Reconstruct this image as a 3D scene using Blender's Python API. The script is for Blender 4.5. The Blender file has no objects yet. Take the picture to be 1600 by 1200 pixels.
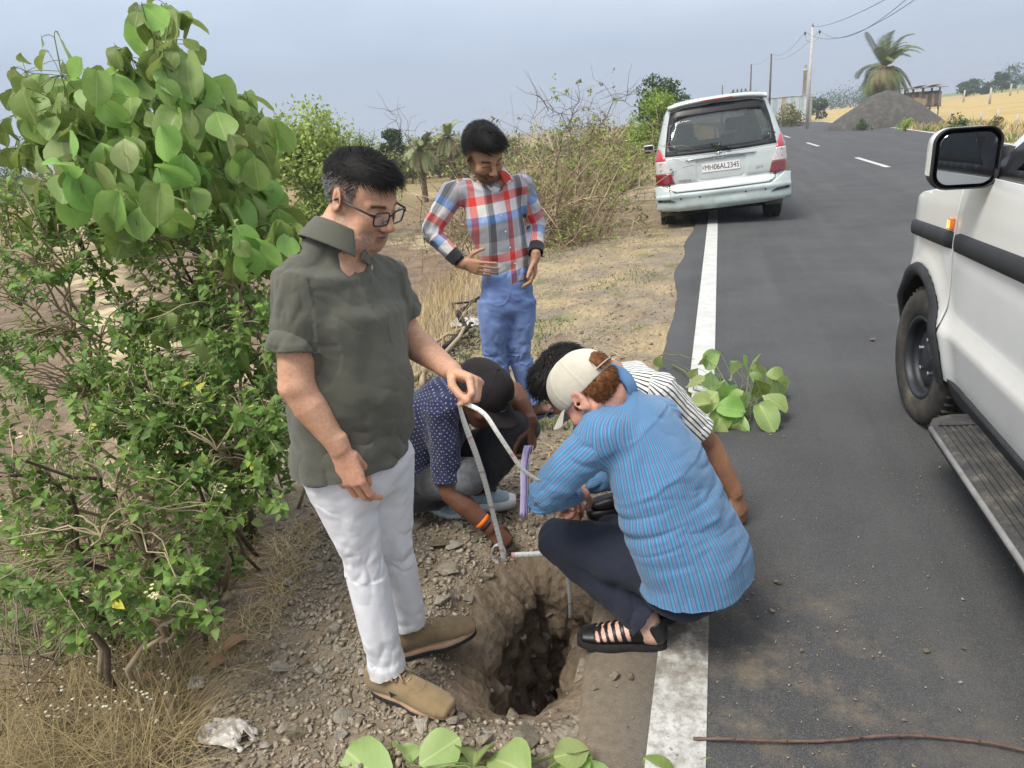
import bpy, bmesh, math, random, time
import numpy as np
from math import sin, cos, pi, radians
from mathutils import Vector, Matrix
T_START = time.time()
random.seed(7); RNG = np.random.default_rng(7)
SC = bpy.context.scene
COL = SC.collection

# ------------------------------------------------------------------ camera
CAM_H = 1.55
F_PX = 1110.0                       # focal length for a 1600 px wide picture
def _axes():
    d = np.array([(1125-800)/F_PX, (600-182)/F_PX, -1.0]); d /= np.linalg.norm(d)
    h = np.array([cos(radians(4.5)), sin(radians(4.5)), 0.0])
    z = np.cross(h, d); z /= np.linalg.norm(z)
    if z[1] < 0: z = -z
    return np.array([np.cross(d, z), d, z])
AX = _axes()                        # rows: world axes seen from the camera
CPOS = np.array([0.0, 0.0, CAM_H])
cam_data = bpy.data.cameras.new('camera')
cam_data.sensor_width = 36.0
cam_data.lens = F_PX/1600*36.0
cam_data.clip_start = 0.05; cam_data.clip_end = 6000
cam = bpy.data.objects.new('camera', cam_data); COL.objects.link(cam)
_m = Matrix.Identity(4)
for i in range(3):
    for j in range(3): _m[i][j] = AX[i][j]
_m[2][3] = CAM_H
cam.matrix_world = _m
SC.camera = cam

def ray(px, py): return AX @ np.array([(px-800)/F_PX, (600-py)/F_PX, -1.0])
def P(px, py, dep): return CPOS + ray(px, py)*dep            # point seen at a pixel, at a depth
def G(px, py, z=0.0):
    r = ray(px, py); return CPOS + r*((z-CAM_H)/r[2])        # point seen at a pixel, on a level
def limb(par, px, py, L, near=True):                         # joint seen at a pixel, L away from its parent
    r = ray(px, py); o = CPOS-par; a = r@r; b = 2*r@o; c = o@o-L*L; D = b*b-4*a*c
    t = -b/(2*a) if D < 0 else (-b-(1 if near else -1)*D**0.5)/(2*a)
    return CPOS+r*t
def proj(p):
    v = AX.T @ (np.asarray(p, float)-CPOS); return 800+F_PX*v[0]/-v[2], 600-F_PX*v[1]/-v[2], -v[2]

# ------------------------------------------------------------------ daylight under thin storm cloud
SUN_EL, SUN_AZ = radians(58), radians(215)      # azimuth clockwise from +Y
world = bpy.data.worlds.new('World'); SC.world = world; world.use_nodes = True
nt = world.node_tree; nt.nodes.clear()
w_out = nt.nodes.new('ShaderNodeOutputWorld'); w_bg = nt.nodes.new('ShaderNodeBackground')
sky = nt.nodes.new('ShaderNodeTexSky'); sky.sky_type = 'NISHITA'; sky.sun_disc = False
sky.sun_elevation = SUN_EL; sky.sun_rotation = SUN_AZ; sky.air_density = 1.6; sky.dust_density = 1.5; sky.ozone_density = 2.0
w_tc = nt.nodes.new('ShaderNodeTexCoord'); w_sep = nt.nodes.new('ShaderNodeSeparateXYZ')
nt.links.new(w_tc.outputs['Generated'], w_sep.inputs[0])
w_ns = nt.nodes.new('ShaderNodeTexNoise'); w_ns.inputs['Scale'].default_value = 1.6; w_ns.inputs['Detail'].default_value = 4
w_map = nt.nodes.new('ShaderNodeMapping'); w_map.inputs['Scale'].default_value = (1, 1, 3.0)
nt.links.new(w_tc.outputs['Generated'], w_map.inputs[0]); nt.links.new(w_map.outputs[0], w_ns.inputs['Vector'])
w_add = nt.nodes.new('ShaderNodeMath'); w_add.operation = 'MULTIPLY_ADD'; w_add.inputs[1].default_value = 0.30
nt.links.new(w_ns.outputs[0], w_add.inputs[0]); nt.links.new(w_sep.outputs['Z'], w_add.inputs[2])
w_rmp = nt.nodes.new('ShaderNodeValToRGB')
cr = w_rmp.color_ramp
cr.elements[0].position = 0.07; cr.elements[0].color = (2.5, 3.05, 4.1, 1)
cr.elements[1].position = 0.95; cr.elements[1].color = (7.6, 7.9, 8.4, 1)
e = cr.elements.new(0.25); e.color = (2.75, 3.35, 4.5, 1)
e = cr.elements.new(0.45); e.color = (5.3, 5.8, 6.7, 1)
nt.links.new(w_add.outputs[0], w_rmp.inputs[0])
w_mix = nt.nodes.new('ShaderNodeMix'); w_mix.data_type = 'RGBA'; w_mix.inputs[0].default_value = 0.85
nt.links.new(sky.outputs[0], w_mix.inputs[6]); nt.links.new(w_rmp.outputs[0], w_mix.inputs[7])
nt.links.new(w_mix.outputs[2], w_bg.inputs['Color']); w_bg.inputs['Strength'].default_value = 0.1
nt.links.new(w_bg.outputs[0], w_out.inputs[0])

sun_d = bpy.data.lights.new('sun', 'SUN'); sun_d.energy = 2.4; sun_d.angle = radians(24); sun_d.color = (1.0, 0.95, 0.86)
sun = bpy.data.objects.new('sun', sun_d); COL.objects.link(sun)
_sd = Vector((sin(SUN_AZ)*cos(SUN_EL), cos(SUN_AZ)*cos(SUN_EL), sin(SUN_EL)))
sun.rotation_euler = _sd.to_track_quat('Z', 'Y').to_euler(); sun.location = (0, 0, 30)
SC.view_settings.view_transform = 'Standard'; SC.view_settings.look = 'None'
SC.view_settings.exposure = 0.75; SC.view_settings.gamma = 1.0; SC.view_settings.use_curve_mapping = False
SC.cycles.max_bounces = 6; SC.cycles.transparent_max_bounces = 8
SC.cycles.caustics_reflective = False; SC.cycles.caustics_refractive = False

# ------------------------------------------------------------------ helpers: objects
def link(o): COL.objects.link(o); return o
def tag(o, label=None, cat=None, group=None, kind=None):
    if label: o['label'] = label
    if cat: o['category'] = cat
    if group: o['group'] = group
    if kind: o['kind'] = kind
    return o
def empty(name, loc, label=None, cat=None, group=None, rz=0.0):
    o = bpy.data.objects.new(name, None); o.empty_display_size = 0.1
    o.location = loc; o.rotation_euler = (0, 0, rz); link(o)
    return tag(o, label, cat, group)
def mesh_from(name, V, F, mats=None, smooth=False, midx=None, uv=None, col=None):
    """numpy verts and faces (list, or int array of equal length) to a mesh"""
    me = bpy.data.meshes.new(name)
    V = np.asarray(V, np.float32).reshape(-1, 3)
    if isinstance(F, np.ndarray) and F.ndim == 2:
        n, k = F.shape
        me.vertices.add(len(V)); me.vertices.foreach_set('co', V.ravel())
        me.loops.add(n*k); me.loops.foreach_set('vertex_index', F.astype(np.int32).ravel())
        me.polygons.add(n); me.polygons.foreach_set('loop_start', np.arange(0, n*k, k, dtype=np.int32))
        me.polygons.foreach_set('loop_total', np.full(n, k, np.int32))
        me.update(calc_edges=True)
    else:
        me.from_pydata([tuple(map(float, v)) for v in V], [], [tuple(int(i) for i in f) for f in F]); me.update()
    if mats is not None:
        for m in (mats if isinstance(mats, (list, tuple)) else [mats]): me.materials.append(m)
    if midx is not None: me.polygons.foreach_set('material_index', np.asarray(midx, np.int32))
    if smooth: me.polygons.foreach_set('use_smooth', np.ones(len(me.polygons), bool))
    if uv is not None:
        a = me.attributes.new('pat', 'FLOAT_VECTOR', 'POINT'); u3 = np.zeros((len(V), 3), np.float32); u3[:, :uv.shape[1]] = uv
        a.data.foreach_set('vector', u3.ravel())
    if col is not None:
        a = me.attributes.new('tint', 'FLOAT_COLOR', 'POINT'); c4 = np.ones((len(V), 4), np.float32); c4[:, :3] = col
        a.data.foreach_set('color', c4.ravel())
    return me
def obj(name, me, parent=None, loc=None, rot=None, scale=None):
    o = bpy.data.objects.new(name, me); link(o)
    if parent is not None: o.parent = parent
    if loc is not None: o.location = loc
    if rot is not None: o.rotation_euler = rot
    if scale is not None: o.scale = scale
    return o
class MB:
    """collects shapes, then links them as one mesh object"""
    def __init__(s): s.V = []; s.F = []; s.MI = []; s.n = 0
    def add(s, V, F, mi=0):
        V = np.asarray(V, float).reshape(-1, 3)
        for f in F: s.F.append([int(i)+s.n for i in f]); s.MI.append(mi)
        s.V.append(V); s.n += len(V); return s
    def box(s, c, size, rot=None, mi=0, taper=1.0):
        h = np.array(size)/2; v = np.array([[x, y, z] for z in (-1, 1) for y in (-1, 1) for x in (-1, 1)], float)
        v[4:, :2] *= taper
        v = v*h
        if rot is not None: v = v @ np.array(rot).T
        return s.add(v+np.array(c), [(0, 2, 3, 1), (4, 5, 7, 6), (0, 1, 5, 4), (2, 6, 7, 3), (0, 4, 6, 2), (1, 3, 7, 5)], mi)
    def tube(s, pts, rad, n=6, mi=0, cap=True, flat=1.0, up=None):
        pts = np.asarray(pts, float); m = len(pts); rad = np.broadcast_to(np.asarray(rad, float), (m,))
        t = np.gradient(pts, axis=0); t /= np.linalg.norm(t, axis=1)[:, None]+1e-9
        ref = np.array(up if up is not None else ((0, 0, 1) if abs(t[0][2]) < .9 else (1, 0, 0)), float)
        a = np.linspace(0, 2*pi, n, endpoint=False); V = []
        x = np.cross(ref, t[0]); x /= np.linalg.norm(x)+1e-9
        for i in range(m):
            x = x-t[i]*(x@t[i]); x /= np.linalg.norm(x)+1e-9; y = np.cross(t[i], x)
            V.append(pts[i]+rad[i]*(np.outer(np.cos(a), x)+flat*np.outer(np.sin(a), y)))
        F = [(i*n+j, i*n+(j+1) % n, (i+1)*n+(j+1) % n, (i+1)*n+j) for i in range(m-1) for j in range(n)]
        if cap: F += [tuple(range(n))[::-1], tuple(range((m-1)*n, m*n))]
        return s.add(np.concatenate(V), F, mi)
    def lathe(s, prof, c=(0, 0, 0), axis='x', n=32, mi=0):
        a = np.linspace(0, 2*pi, n, endpoint=False); V = []
        for r, h in prof:
            q = np.stack([np.full(n, h), r*np.cos(a), r*np.sin(a)], 1)
            V.append({'x': q, 'y': q[:, [1, 0, 2]], 'z': q[:, [1, 2, 0]]}[axis])
        F = [(i*n+j, i*n+(j+1) % n, (i+1)*n+(j+1) % n, (i+1)*n+j) for i in range(len(prof)-1) for j in range(n)]
        return s.add(np.concatenate(V)+np.array(c), F, mi)
    def build(s, name, mats, parent=None, smooth=False, loc=None):
        return obj(name, s.mesh(name, mats, smooth), parent, loc)
    def mesh(s, name, mats, smooth=False):
        return mesh_from(name, np.concatenate(s.V), s.F, mats, smooth, s.MI)

# ------------------------------------------------------------------ helpers: noise
_PT = RNG.random((64, 64, 64)).astype(np.float32)
def vnoise(p):
    """value noise in 0..1, p = (...,3)"""
    p = np.asarray(p, np.float32); i = np.floor(p).astype(np.int32); f = p-i; f = f*f*(3-2*f); i &= 63; j = (i+1) & 63
    x0, y0, z0 = i[..., 0], i[..., 1], i[..., 2]; x1, y1, z1 = j[..., 0], j[..., 1], j[..., 2]
    fx, fy, fz = f[..., 0], f[..., 1], f[..., 2]
    a = _PT[x0, y0, z0]*(1-fx)+_PT[x1, y0, z0]*fx; b = _PT[x0, y1, z0]*(1-fx)+_PT[x1, y1, z0]*fx
    c = _PT[x0, y0, z1]*(1-fx)+_PT[x1, y0, z1]*fx; d = _PT[x0, y1, z1]*(1-fx)+_PT[x1, y1, z1]*fx
    return (a*(1-fy)+b*fy)*(1-fz)+(c*(1-fy)+d*fy)*fz
def fbm(p, o=4, g=0.5):
    p = np.asarray(p, np.float32); r = 0; a = 1.0; t = 0
    for k in range(o): r = r+a*vnoise(p*(2**k)+k*17.3); t += a; a *= g
    return r/t
def sstep(a, b, x):
    t = np.clip((np.asarray(x, float)-a)/(b-a), 0, 1); return t*t*(3-2*t)
def nrm(v):
    v = np.asarray(v, float); return v/(np.linalg.norm(v)+1e-12)

CR = nrm(np.array([AX[0, 0], AX[1, 0], 0])); CF = nrm(np.array([-AX[0, 2], -AX[1, 2], 0])); UP = np.array([0, 0, 1.])
# ------------------------------------------------------------------ helpers: materials
class NT:
    def __init__(s, name):
        s.m = bpy.data.materials.new(name); s.m.use_nodes = True; s.t = s.m.node_tree; s.b = s.t.nodes['Principled BSDF']
    def n(s, kind, **kw):
        x = s.t.nodes.new(kind)
        for k, v in kw.items():
            if hasattr(x, k): setattr(x, k, v)
        return x
    def l(s, a, b): s.t.links.new(a, b)
    def co(s, kind='Object'):
        if not hasattr(s, '_tc'): s._tc = s.n('ShaderNodeTexCoord')
        return s._tc.outputs[kind]
    def pos(s):
        if not hasattr(s, '_g'): s._g = s.n('ShaderNodeNewGeometry')
        return s._g.outputs['Position']
    def attr(s, name, out='Vector'): a = s.n('ShaderNodeAttribute'); a.attribute_name = name; return a.outputs[out]
    def noise(s, scale, detail=4, rough=.55, vec=None, out=0):
        x = s.n('ShaderNodeTexNoise'); x.inputs['Scale'].default_value = scale; x.inputs['Detail'].default_value = detail; x.inputs['Roughness'].default_value = rough
        s.l(vec if vec is not None else s.co(), x.inputs['Vector']); return x.outputs[out]
    def vor(s, scale, vec=None, out='Distance', feature='F1'):
        x = s.n('ShaderNodeTexVoronoi'); x.feature = feature; x.inputs['Scale'].default_value = scale
        s.l(vec if vec is not None else s.co(), x.inputs['Vector']); return x.outputs[out]
    def mapping(s, vec, scale=(1, 1, 1), loc=(0, 0, 0), rot=(0, 0, 0)):
        x = s.n('ShaderNodeMapping'); x.inputs['Scale'].default_value = scale; x.inputs['Location'].default_value = loc; x.inputs['Rotation'].default_value = rot
        s.l(vec, x.inputs[0]); return x.outputs[0]
    def ramp(s, fac, stops, interp='LINEAR'):
        x = s.n('ShaderNodeValToRGB'); r = x.color_ramp; r.interpolation = interp
        while len(r.elements) < len(stops): r.elements.new(0.5)
        for e, (p, c) in zip(r.elements, stops):
            e.position = p; e.color = (*c, 1) if not np.isscalar(c) else (c, c, c, 1)
        s.l(fac, x.inputs[0]); return x.outputs[0]
    def math(s, op, a, b=None, c=None):
        x = s.n('ShaderNodeMath'); x.operation = op
        for k, v in enumerate((a, b, c)):
            if v is None: continue
            if isinstance(v, (int, float)): x.inputs[k].default_value = v
            else: s.l(v, x.inputs[k])
        return x.outputs[0]
    def mix(s, fac, a, b, mode='MIX'):
        x = s.n('ShaderNodeMix'); x.data_type = 'RGBA'; x.blend_type = mode
        for k, v in ((0, fac), (6, a), (7, b)):
            if isinstance(v, (int, float)): x.inputs[k].default_value = v
            elif isinstance(v, tuple): x.inputs[k].default_value = (*v, 1)
            else: s.l(v, x.inputs[k])
        return x.outputs[2]
    def sep(s, v): x = s.n('ShaderNodeSeparateXYZ'); s.l(v, x.inputs[0]); return x.outputs
    def base(s, c):
        if isinstance(c, tuple): s.b.inputs['Base Color'].default_value = (*c, 1)
        else: s.l(c, s.b.inputs['Base Color'])
        return s
    def set(s, **kw):
        for k, v in kw.items():
            i = s.b.inputs[k.replace('_', ' ')]
            if isinstance(v, (int, float)): i.default_value = v
            elif isinstance(v, tuple): i.default_value = (*v, 1) if len(v) == 3 and i.type == 'RGBA' else v
            else: s.l(v, i)
        return s
    def bump(s, h, strength=.3, dist=.01):
        x = s.n('ShaderNodeBump'); x.inputs['Strength'].default_value = strength; x.inputs['Distance'].default_value = dist
        s.l(h, x.inputs['Height']); s.l(x.outputs[0], s.b.inputs['Normal']); return s
MATS = {}
def mat(name, c1, c2=None, scale=8, rough=.8, spec=.3, metal=0., bump=0., bscale=None, bdist=.005, detail=5, per=0.0, coat=0., world=False):
    """plain procedural material: two colours through noise, optional bump and per-object brightness jitter"""
    if name in MATS: return MATS[name]
    t = NT(name); c2 = c2 or tuple(min(1, x*1.25) for x in c1)
    v = t.pos() if world else t.co()
    c = t.ramp(t.noise(scale, detail, vec=v), [(.3, c1), (.7, c2)])
    if per:
        oi = t.n('ShaderNodeObjectInfo'); k = t.math('MULTIPLY_ADD', oi.outputs['Random'], 2*per, 1-per)
        hs = t.n('ShaderNodeHueSaturation'); t.l(c, hs.inputs['Color']); t.l(k, hs.inputs['Value']); c = hs.outputs[0]
    t.base(c).set(Roughness=rough, Metallic=metal)
    t.b.inputs['Specular IOR Level'].default_value = spec
    if coat: t.b.inputs['Coat Weight'].default_value = coat; t.b.inputs['Coat Roughness'].default_value = .05
    if bump: t.bump(t.noise(bscale or scale*3, 4, vec=v), bump, bdist)
    MATS[name] = t.m; return t.m
# ------------------------------------------------------------------ terrain
XE = -0.40                                            # left edge of the asphalt
def edge_x(y):                                        # ragged left edge of the asphalt
    y = np.asarray(y, float)
    q = np.stack([y*.9, 0*y+3, 0*y], -1); return XE+.03*np.sin(y*1.3)+.16*(fbm(q, 4, .55)-.5)
_by = np.array([-20, 0, 1.2, 2.5, 4, 6, 12, 25, 60, 400.]); _bx = np.array([-1.3, -1.3, -1.38, -1.75, -1.95, -2.2, -2.8, -3.4, -4, -6.])
def bank_x(y): return np.interp(y, _by, _bx)
def right_x(y): return np.interp(y, [-50, 18, 30, 39, 54, 82, 100, 130, 200, 400], [8.4, 8.4, 9.2, 10.0, 11.0, 11.5, 12.4, 10.0, 4, -30])
def left_far(y): return np.interp(y, [0, 60, 130, 200, 400], [0, 0, -.5, -5, -36])
PIT_PX = [(722, 1078), (722, 1000), (745, 935), (778, 885), (812, 862), (862, 858), (905, 866), (945, 895), (948, 945), (922, 985), (906, 1035), (888, 1082), (842, 1100), (790, 1096), (750, 1090)]
PIT = np.array([G(a, b, -0.03)[:2] for a, b in PIT_PX])
PIT_C = PIT.mean(0)
def pit_poly(n=160):
    p = np.vstack([PIT, PIT[:1]]); s = np.r_[0, np.cumsum(np.linalg.norm(np.diff(p, axis=0), axis=1))]
    q = np.linspace(0, s[-1], n, endpoint=False); c = np.stack([np.interp(q, s, p[:, 0]), np.interp(q, s, p[:, 1])], 1)
    for _ in range(6): c = (np.roll(c, 1, 0)+2*c+np.roll(c, -1, 0))/4
    return c
PITC = pit_poly()
def pit_dist(x, y):
    """signed distance to the trench rim (negative inside)"""
    x = np.asarray(x, float); y = np.asarray(y, float); sh = x.shape; q = np.stack([x.ravel(), y.ravel()], 1)
    a = PITC; b = np.roll(PITC, -1, 0); best = np.full(len(q), 1e9); ins = np.zeros(len(q), bool)
    for k in range(len(a)):
        ab = b[k]-a[k]; t = np.clip(((q-a[k])@ab)/(ab@ab), 0, 1); d = q-a[k]-t[:, None]*ab
        best = np.minimum(best, (d*d).sum(1))
        c = (a[k, 1] > q[:, 1]) != (b[k, 1] > q[:, 1])
        ins ^= c & (q[:, 0] < ab[0]*(q[:, 1]-a[k, 1])/(ab[1]+1e-12)+a[k, 0])
    d = np.sqrt(best); return np.where(ins, -d, d).reshape(sh)
def terrain(x, y, fine=True):
    x = np.asarray(x, float); y = np.asarray(y, float)
    ex = edge_x(y)+left_far(y); bx = bank_x(y)+left_far(y); rx = right_x(y)
    t = sstep(0, 1, (ex-x)/np.maximum(ex-bx, .2))                       # 0 at the asphalt, 1 at the top of the bank
    z = -0.03-0.07*t
    z = np.where(x > ex, -0.03, z)
    s = np.clip((bx-x)/np.interp(y, [2.5, 5.0], [3.4, 2.0]), 0, 1); z = z-0.85*sstep(0, 1, s)*sstep(-1, .2, bx-x)
    # spoil thrown up beside the trench
    sp = np.exp(-(((x+1.28)/.30)**2+((y-2.05)/.55)**2)); z = z+0.07*sp
    sp = np.exp(-(((x+.95)/.35)**2+((y-2.75)/.35)**2)); z = z+0.03*sp
    # right side: verge, then fields that climb
    r = np.clip(x-rx-1, 0, None)
    z = np.where(x > rx-.2, -0.03-0.12*sstep(0, 1.5, x-rx)+0.0*r, z)
    up = np.clip((x-16), 0, None); z = z+np.where(x > rx, np.minimum(0.032*up*sstep(20, 90, y)+0.012*up, 7.5)*1.0, 0)
    # fields left of the road
    fl = sstep(3, 9, bx-x); z = z+fl*(0.06*np.sin((x*0.9+y*.35)*2.2)*sstep(60, 10, y)+0.25*(fbm(np.stack([x*.06, y*.06, 0*x], -1), 3)-.5))
    if fine:
        near = sstep(9, 5, np.hypot(x+.8, y-2.2)); off = sstep(.02, -.12, x-ex)
        p = np.stack([x, y, 0*x], -1)
        z = z+off*near*(0.045*(fbm(p*5, 4)-.5)+0.022*(fbm(p*24, 3)-.5)+0.035*(fbm(p*2.2+9, 2)-.5))
        z = z+off*(1-near)*0.10*(fbm(p*1.5, 4)-.5)*sstep(0, -.8, x-ex)
        d = np.full(np.broadcast(x, y).shape, 9.0); nm_ = np.hypot(x+.6, y-1.9) < .9
        if nm_.any(): d[nm_] = pit_dist(np.broadcast_to(x, d.shape)[nm_], np.broadcast_to(y, d.shape)[nm_])
        z = z-0.06*sstep(.13, -.02, d)*sstep(.05, -.15, x-ex+.0)
        z = z+0.02*np.exp(-((d-.16)/.07)**2)*off
    return z
def Tz(x, y): return float(terrain(np.array([x]), np.array([y]))[0])
def GT(px, py):
    """ground point seen at a pixel"""
    z = -0.05
    for _ in range(12): g = G(px, py, z); z = .5*z+.5*Tz(g[0], g[1])
    return np.array([g[0], g[1], Tz(g[0], g[1])])
def graded(segs):
    out = []
    for a, b, n in segs: out.append(np.linspace(a, b, n, endpoint=False))
    return np.concatenate(out+[[segs[-1][1]]])
gx = graded([(-1500, -300, 6), (-300, -60, 20), (-60, -14, 40), (-14, -5, 60), (-5, -2.2, 70), (-2.2, -.25, 130), (-.25, 1, 6), (1, 8, 7), (8, 13, 22), (13, 60, 40), (60, 300, 24), (300, 1500, 6)])
gy = graded([(-60, -2, 10), (-2, .9, 20), (.9, 3.4, 165), (3.4, 7, 110), (7, 14, 80), (14, 40, 80), (40, 120, 60), (120, 400, 30), (400, 2500, 8)])
XX, YY = np.meshgrid(gx, gy, indexing='ij')
ZZ = terrain(XX, YY)
_nr = (np.abs(XX+.6) < .9) & (np.abs(YY-1.9) < .9); ZZ[_nr] -= .022*sstep(.075, .03, pit_dist(XX[_nr], YY[_nr]))
far_drop = sstep(250, 1500, np.hypot(XX, YY)); ZZ = ZZ*(1-far_drop)-0.3*far_drop
nx, ny = XX.shape
idx = np.arange(nx*ny).reshape(nx, ny)
Fq = np.stack([idx[:-1, :-1], idx[1:, :-1], idx[1:, 1:], idx[:-1, 1:]], -1).reshape(-1, 4)
cx = (XX[:-1, :-1]+XX[1:, 1:]).ravel()/2; cy = (YY[:-1, :-1]+YY[1:, 1:]).ravel()/2
keep = np.ones(len(Fq), bool); nearm = (np.abs(cx+.6) < .8) & (np.abs(cy-1.9) < .8)
keep[nearm] = pit_dist(cx[nearm], cy[nearm]) > -0.012
Fq = Fq[keep]

t = NT('ground_soil'); pos = t.pos(); sp = t.sep(pos)
dirt = t.ramp(t.noise(3.0, 6, .65, pos), [(.25, (.125, .096, .066)), (.5, (.215, .172, .122)), (.75, (.31, .255, .185))])
grit = t.ramp(t.vor(85, pos, 'Color'), [(.2, (.12, .10, .075)), (.6, (.26, .22, .165)), (.95, (.36, .33, .28))])
gritm = t.ramp(t.noise(9, 4, .6, pos), [(.42, 0.0), (.6, 0.75)])
dirt = t.mix(gritm, dirt, grit)
straw = t.ramp(t.noise(30, 5, .7, t.mapping(pos, (1, .25, 1), rot=(0, 0, .5))), [(.3, (.25, .18, .10)), (.7, (.46, .37, .22))])
green = t.ramp(t.noise(14, 4, .6, pos), [(.3, (.06, .10, .025)), (.7, (.14, .19, .06))])
strm = t.math('MULTIPLY', t.ramp(t.noise(1.3, 5, .65, pos), [(.46, 0.0), (.6, 0.8)]), t.ramp(sp['Y'], [(0, 0.0), (1, 1.0)]))
ymask = t.n('ShaderNodeMapRange'); t.l(sp['Y'], ymask.inputs[0]); ymask.inputs[1].default_value = 3.0; ymask.inputs[2].default_value = 4.5
strm = t.math('MULTIPLY', t.ramp(t.noise(1.3, 5, .65, pos), [(.44, 0.0), (.6, 0.85)]), ymask.outputs[0])
c = t.mix(strm, dirt, straw)
grm = t.math('MULTIPLY', t.ramp(t.noise(1.9, 5, .7, t.mapping(pos, loc=(7, 3, 0))), [(.56, 0.0), (.68, .7)]), ymask.outputs[0])
c = t.mix(grm, c, green)
# ploughed field on the left, with pale strips of straw
lf = t.n('ShaderNodeMapRange'); t.l(sp['X'], lf.inputs[0]); lf.inputs[1].default_value = -3.6; lf.inputs[2].default_value = -5.0
plough = t.ramp(t.noise(2.2, 6, .7, pos), [(.3, (.12, .085, .058)), (.55, (.20, .145, .10)), (.75, (.30, .225, .15))])
band = t.math('SINE', t.math('MULTIPLY_ADD', sp['X'], .55, t.math('MULTIPLY_ADD', sp['Y'], .62, t.math('MULTIPLY', t.noise(.5, 3, .5, pos), 2.0))))
bandm = t.math('MULTIPLY', t.ramp(band, [(.80, 0.0), (.97, .9)]), t.ramp(t.noise(1.1, 5, .7, pos), [(.4, 0.1), (.55, 1.0)]))
plough = t.mix(bandm, plough, (.52, .43, .26))
c = t.mix(lf.outputs[0], c, plough)
# far ground: tawny
dl = t.n('ShaderNodeVectorMath'); dl.operation = 'LENGTH'; t.l(pos, dl.inputs[0])
fm = t.n('ShaderNodeMapRange'); t.l(dl.outputs['Value'], fm.inputs[0]); fm.inputs[1].default_value = 18; fm.inputs[2].default_value = 45
farc = t.ramp(t.noise(.12, 5, .6, pos), [(.3, (.30, .22, .09)), (.5, (.45, .33, .14)), (.75, (.38, .30, .14))])
zg = t.n('ShaderNodeMapRange'); t.l(sp['Z'], zg.inputs[0]); zg.inputs[1].default_value = 1.9; zg.inputs[2].default_value = 2.3; farc = t.mix(t.math('MULTIPLY', zg.outputs[0], .85), farc, (.13, .19, .05))
lg = t.n('ShaderNodeMapRange'); t.l(sp['X'], lg.inputs[0]); lg.inputs[1].default_value = 0; lg.inputs[2].default_value = -6; farc = t.mix(t.math('MULTIPLY', lg.outputs[0], .7), farc, (.20, .16, .085))
c = t.mix(fm.outputs[0], c, farc)
t.base(c).set(Roughness=.95); t.b.inputs['Specular IOR Level'].default_value = .15
h = t.math('ADD', t.noise(60, 5, .7, pos), t.math('MULTIPLY', t.vor(70, pos), .8))
t.bump(h, .6, .012)
SOIL = t.m
V = np.stack([XX, YY, ZZ], -1).reshape(-1, 3)
ground = tag(obj('ground', mesh_from('ground', V, Fq, SOIL, True)), 'dry stony earth verge and ploughed fields beside the road', kind='structure')

# ------------------------------------------------------------------ road
t = NT('asphalt'); pos = t.pos(); sp = t.sep(pos)
base = t.ramp(t.noise(1.2, 5, .6, pos), [(.3, (.052, .052, .053)), (.7, (.078, .078, .079))])
agg = t.ramp(t.vor(260, pos, 'Color'), [(.15, .75), (.85, 1.2)])
base = t.mix(1.0, base, agg, 'MULTIPLY')
speck = t.ramp(t.noise(330, 2, .5, pos), [(.63, 0.0), (.70, .65)])
base = t.mix(speck, base, (.36, .35, .32))
track = t.ramp(t.noise(.8, 4, .6, t.mapping(pos, (3, .12, 1))), [(.45, 0.0), (.7, .35)])
base = t.mix(track, base, (.115, .114, .113))
# dust: along the broken edge and trodden round the trench
dn = t.noise(4, 6, .7, pos)
ed = t.n('ShaderNodeMapRange'); t.l(sp['X'], ed.inputs[0]); ed.inputs[1].default_value = .0; ed.inputs[2].default_value = -.34
yk = t.n('ShaderNodeMapRange'); t.l(sp['Y'], yk.inputs[0]); yk.inputs[1].default_value = 3.2; yk.inputs[2].default_value = 2.2
m1 = t.math('MULTIPLY', t.math('MULTIPLY', ed.outputs[0], yk.outputs[0]), t.ramp(dn, [(.15, .45), (.5, 1.15)]))
bl = t.n('ShaderNodeVectorMath'); bl.operation = 'DISTANCE'; t.l(pos, bl.inputs[0]); bl.inputs[1].default_value = (.18, 1.75, 0)
bm = t.n('ShaderNodeMapRange'); t.l(bl.outputs['Value'], bm.inputs[0]); bm.inputs[1].default_value = .75; bm.inputs[2].default_value = .1
m2 = t.math('MULTIPLY', bm.outputs[0], t.ramp(t.noise(5.5, 6, .75, t.mapping(pos, loc=(3, 1, 0))), [(.47, 0.0), (.66, .75)]))
m3 = t.ramp(t.noise(2.6, 6, .75, t.mapping(pos, loc=(13, 5, 0))), [(.62, 0.0), (.78, .4)])
m = t.math('MAXIMUM', t.math('MAXIMUM', m1, m2), m3)
dust = t.ramp(t.noise(40, 4, .6, pos), [(.3, (.16, .125, .085)), (.7, (.24, .195, .14))])
t.base(t.mix(t.math('MULTIPLY', m, .85), base, dust)).set(Roughness=.86); t.b.inputs['Specular IOR Level'].default_value = .28
t.bump(t.math('ADD', t.vor(240, pos), t.noise(160, 3, .6, pos)), .55, .004)
ASPH = t.m
ry = graded([(-60, 0, 12), (0, 8, 160), (8, 20, 90), (20, 60, 40), (60, 200, 30), (200, 420, 20)])
us = np.array([0, .004, .02, .05, .1, .2, .3, .4, .5, .6, .7, .8, .9, .97, 1])
V = []
for y in ry:
    a = float(edge_x(y)+left_far(y)); b = float(right_x(y)+.35)
    for u in us: V.append((a+(b-a)*u, y, (-.035 if u in (0, 1) else 0.0)))
k = len(us); idx = np.arange(len(ry)*k).reshape(-1, k)
Fr = np.stack([idx[:-1, :-1], idx[:-1, 1:], idx[1:, 1:], idx[1:, :-1]], -1).reshape(-1, 4)
road = tag(obj('road', mesh_from('road', V, Fr, ASPH, False)), 'dark grey asphalt road running into the distance', kind='structure')

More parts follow.
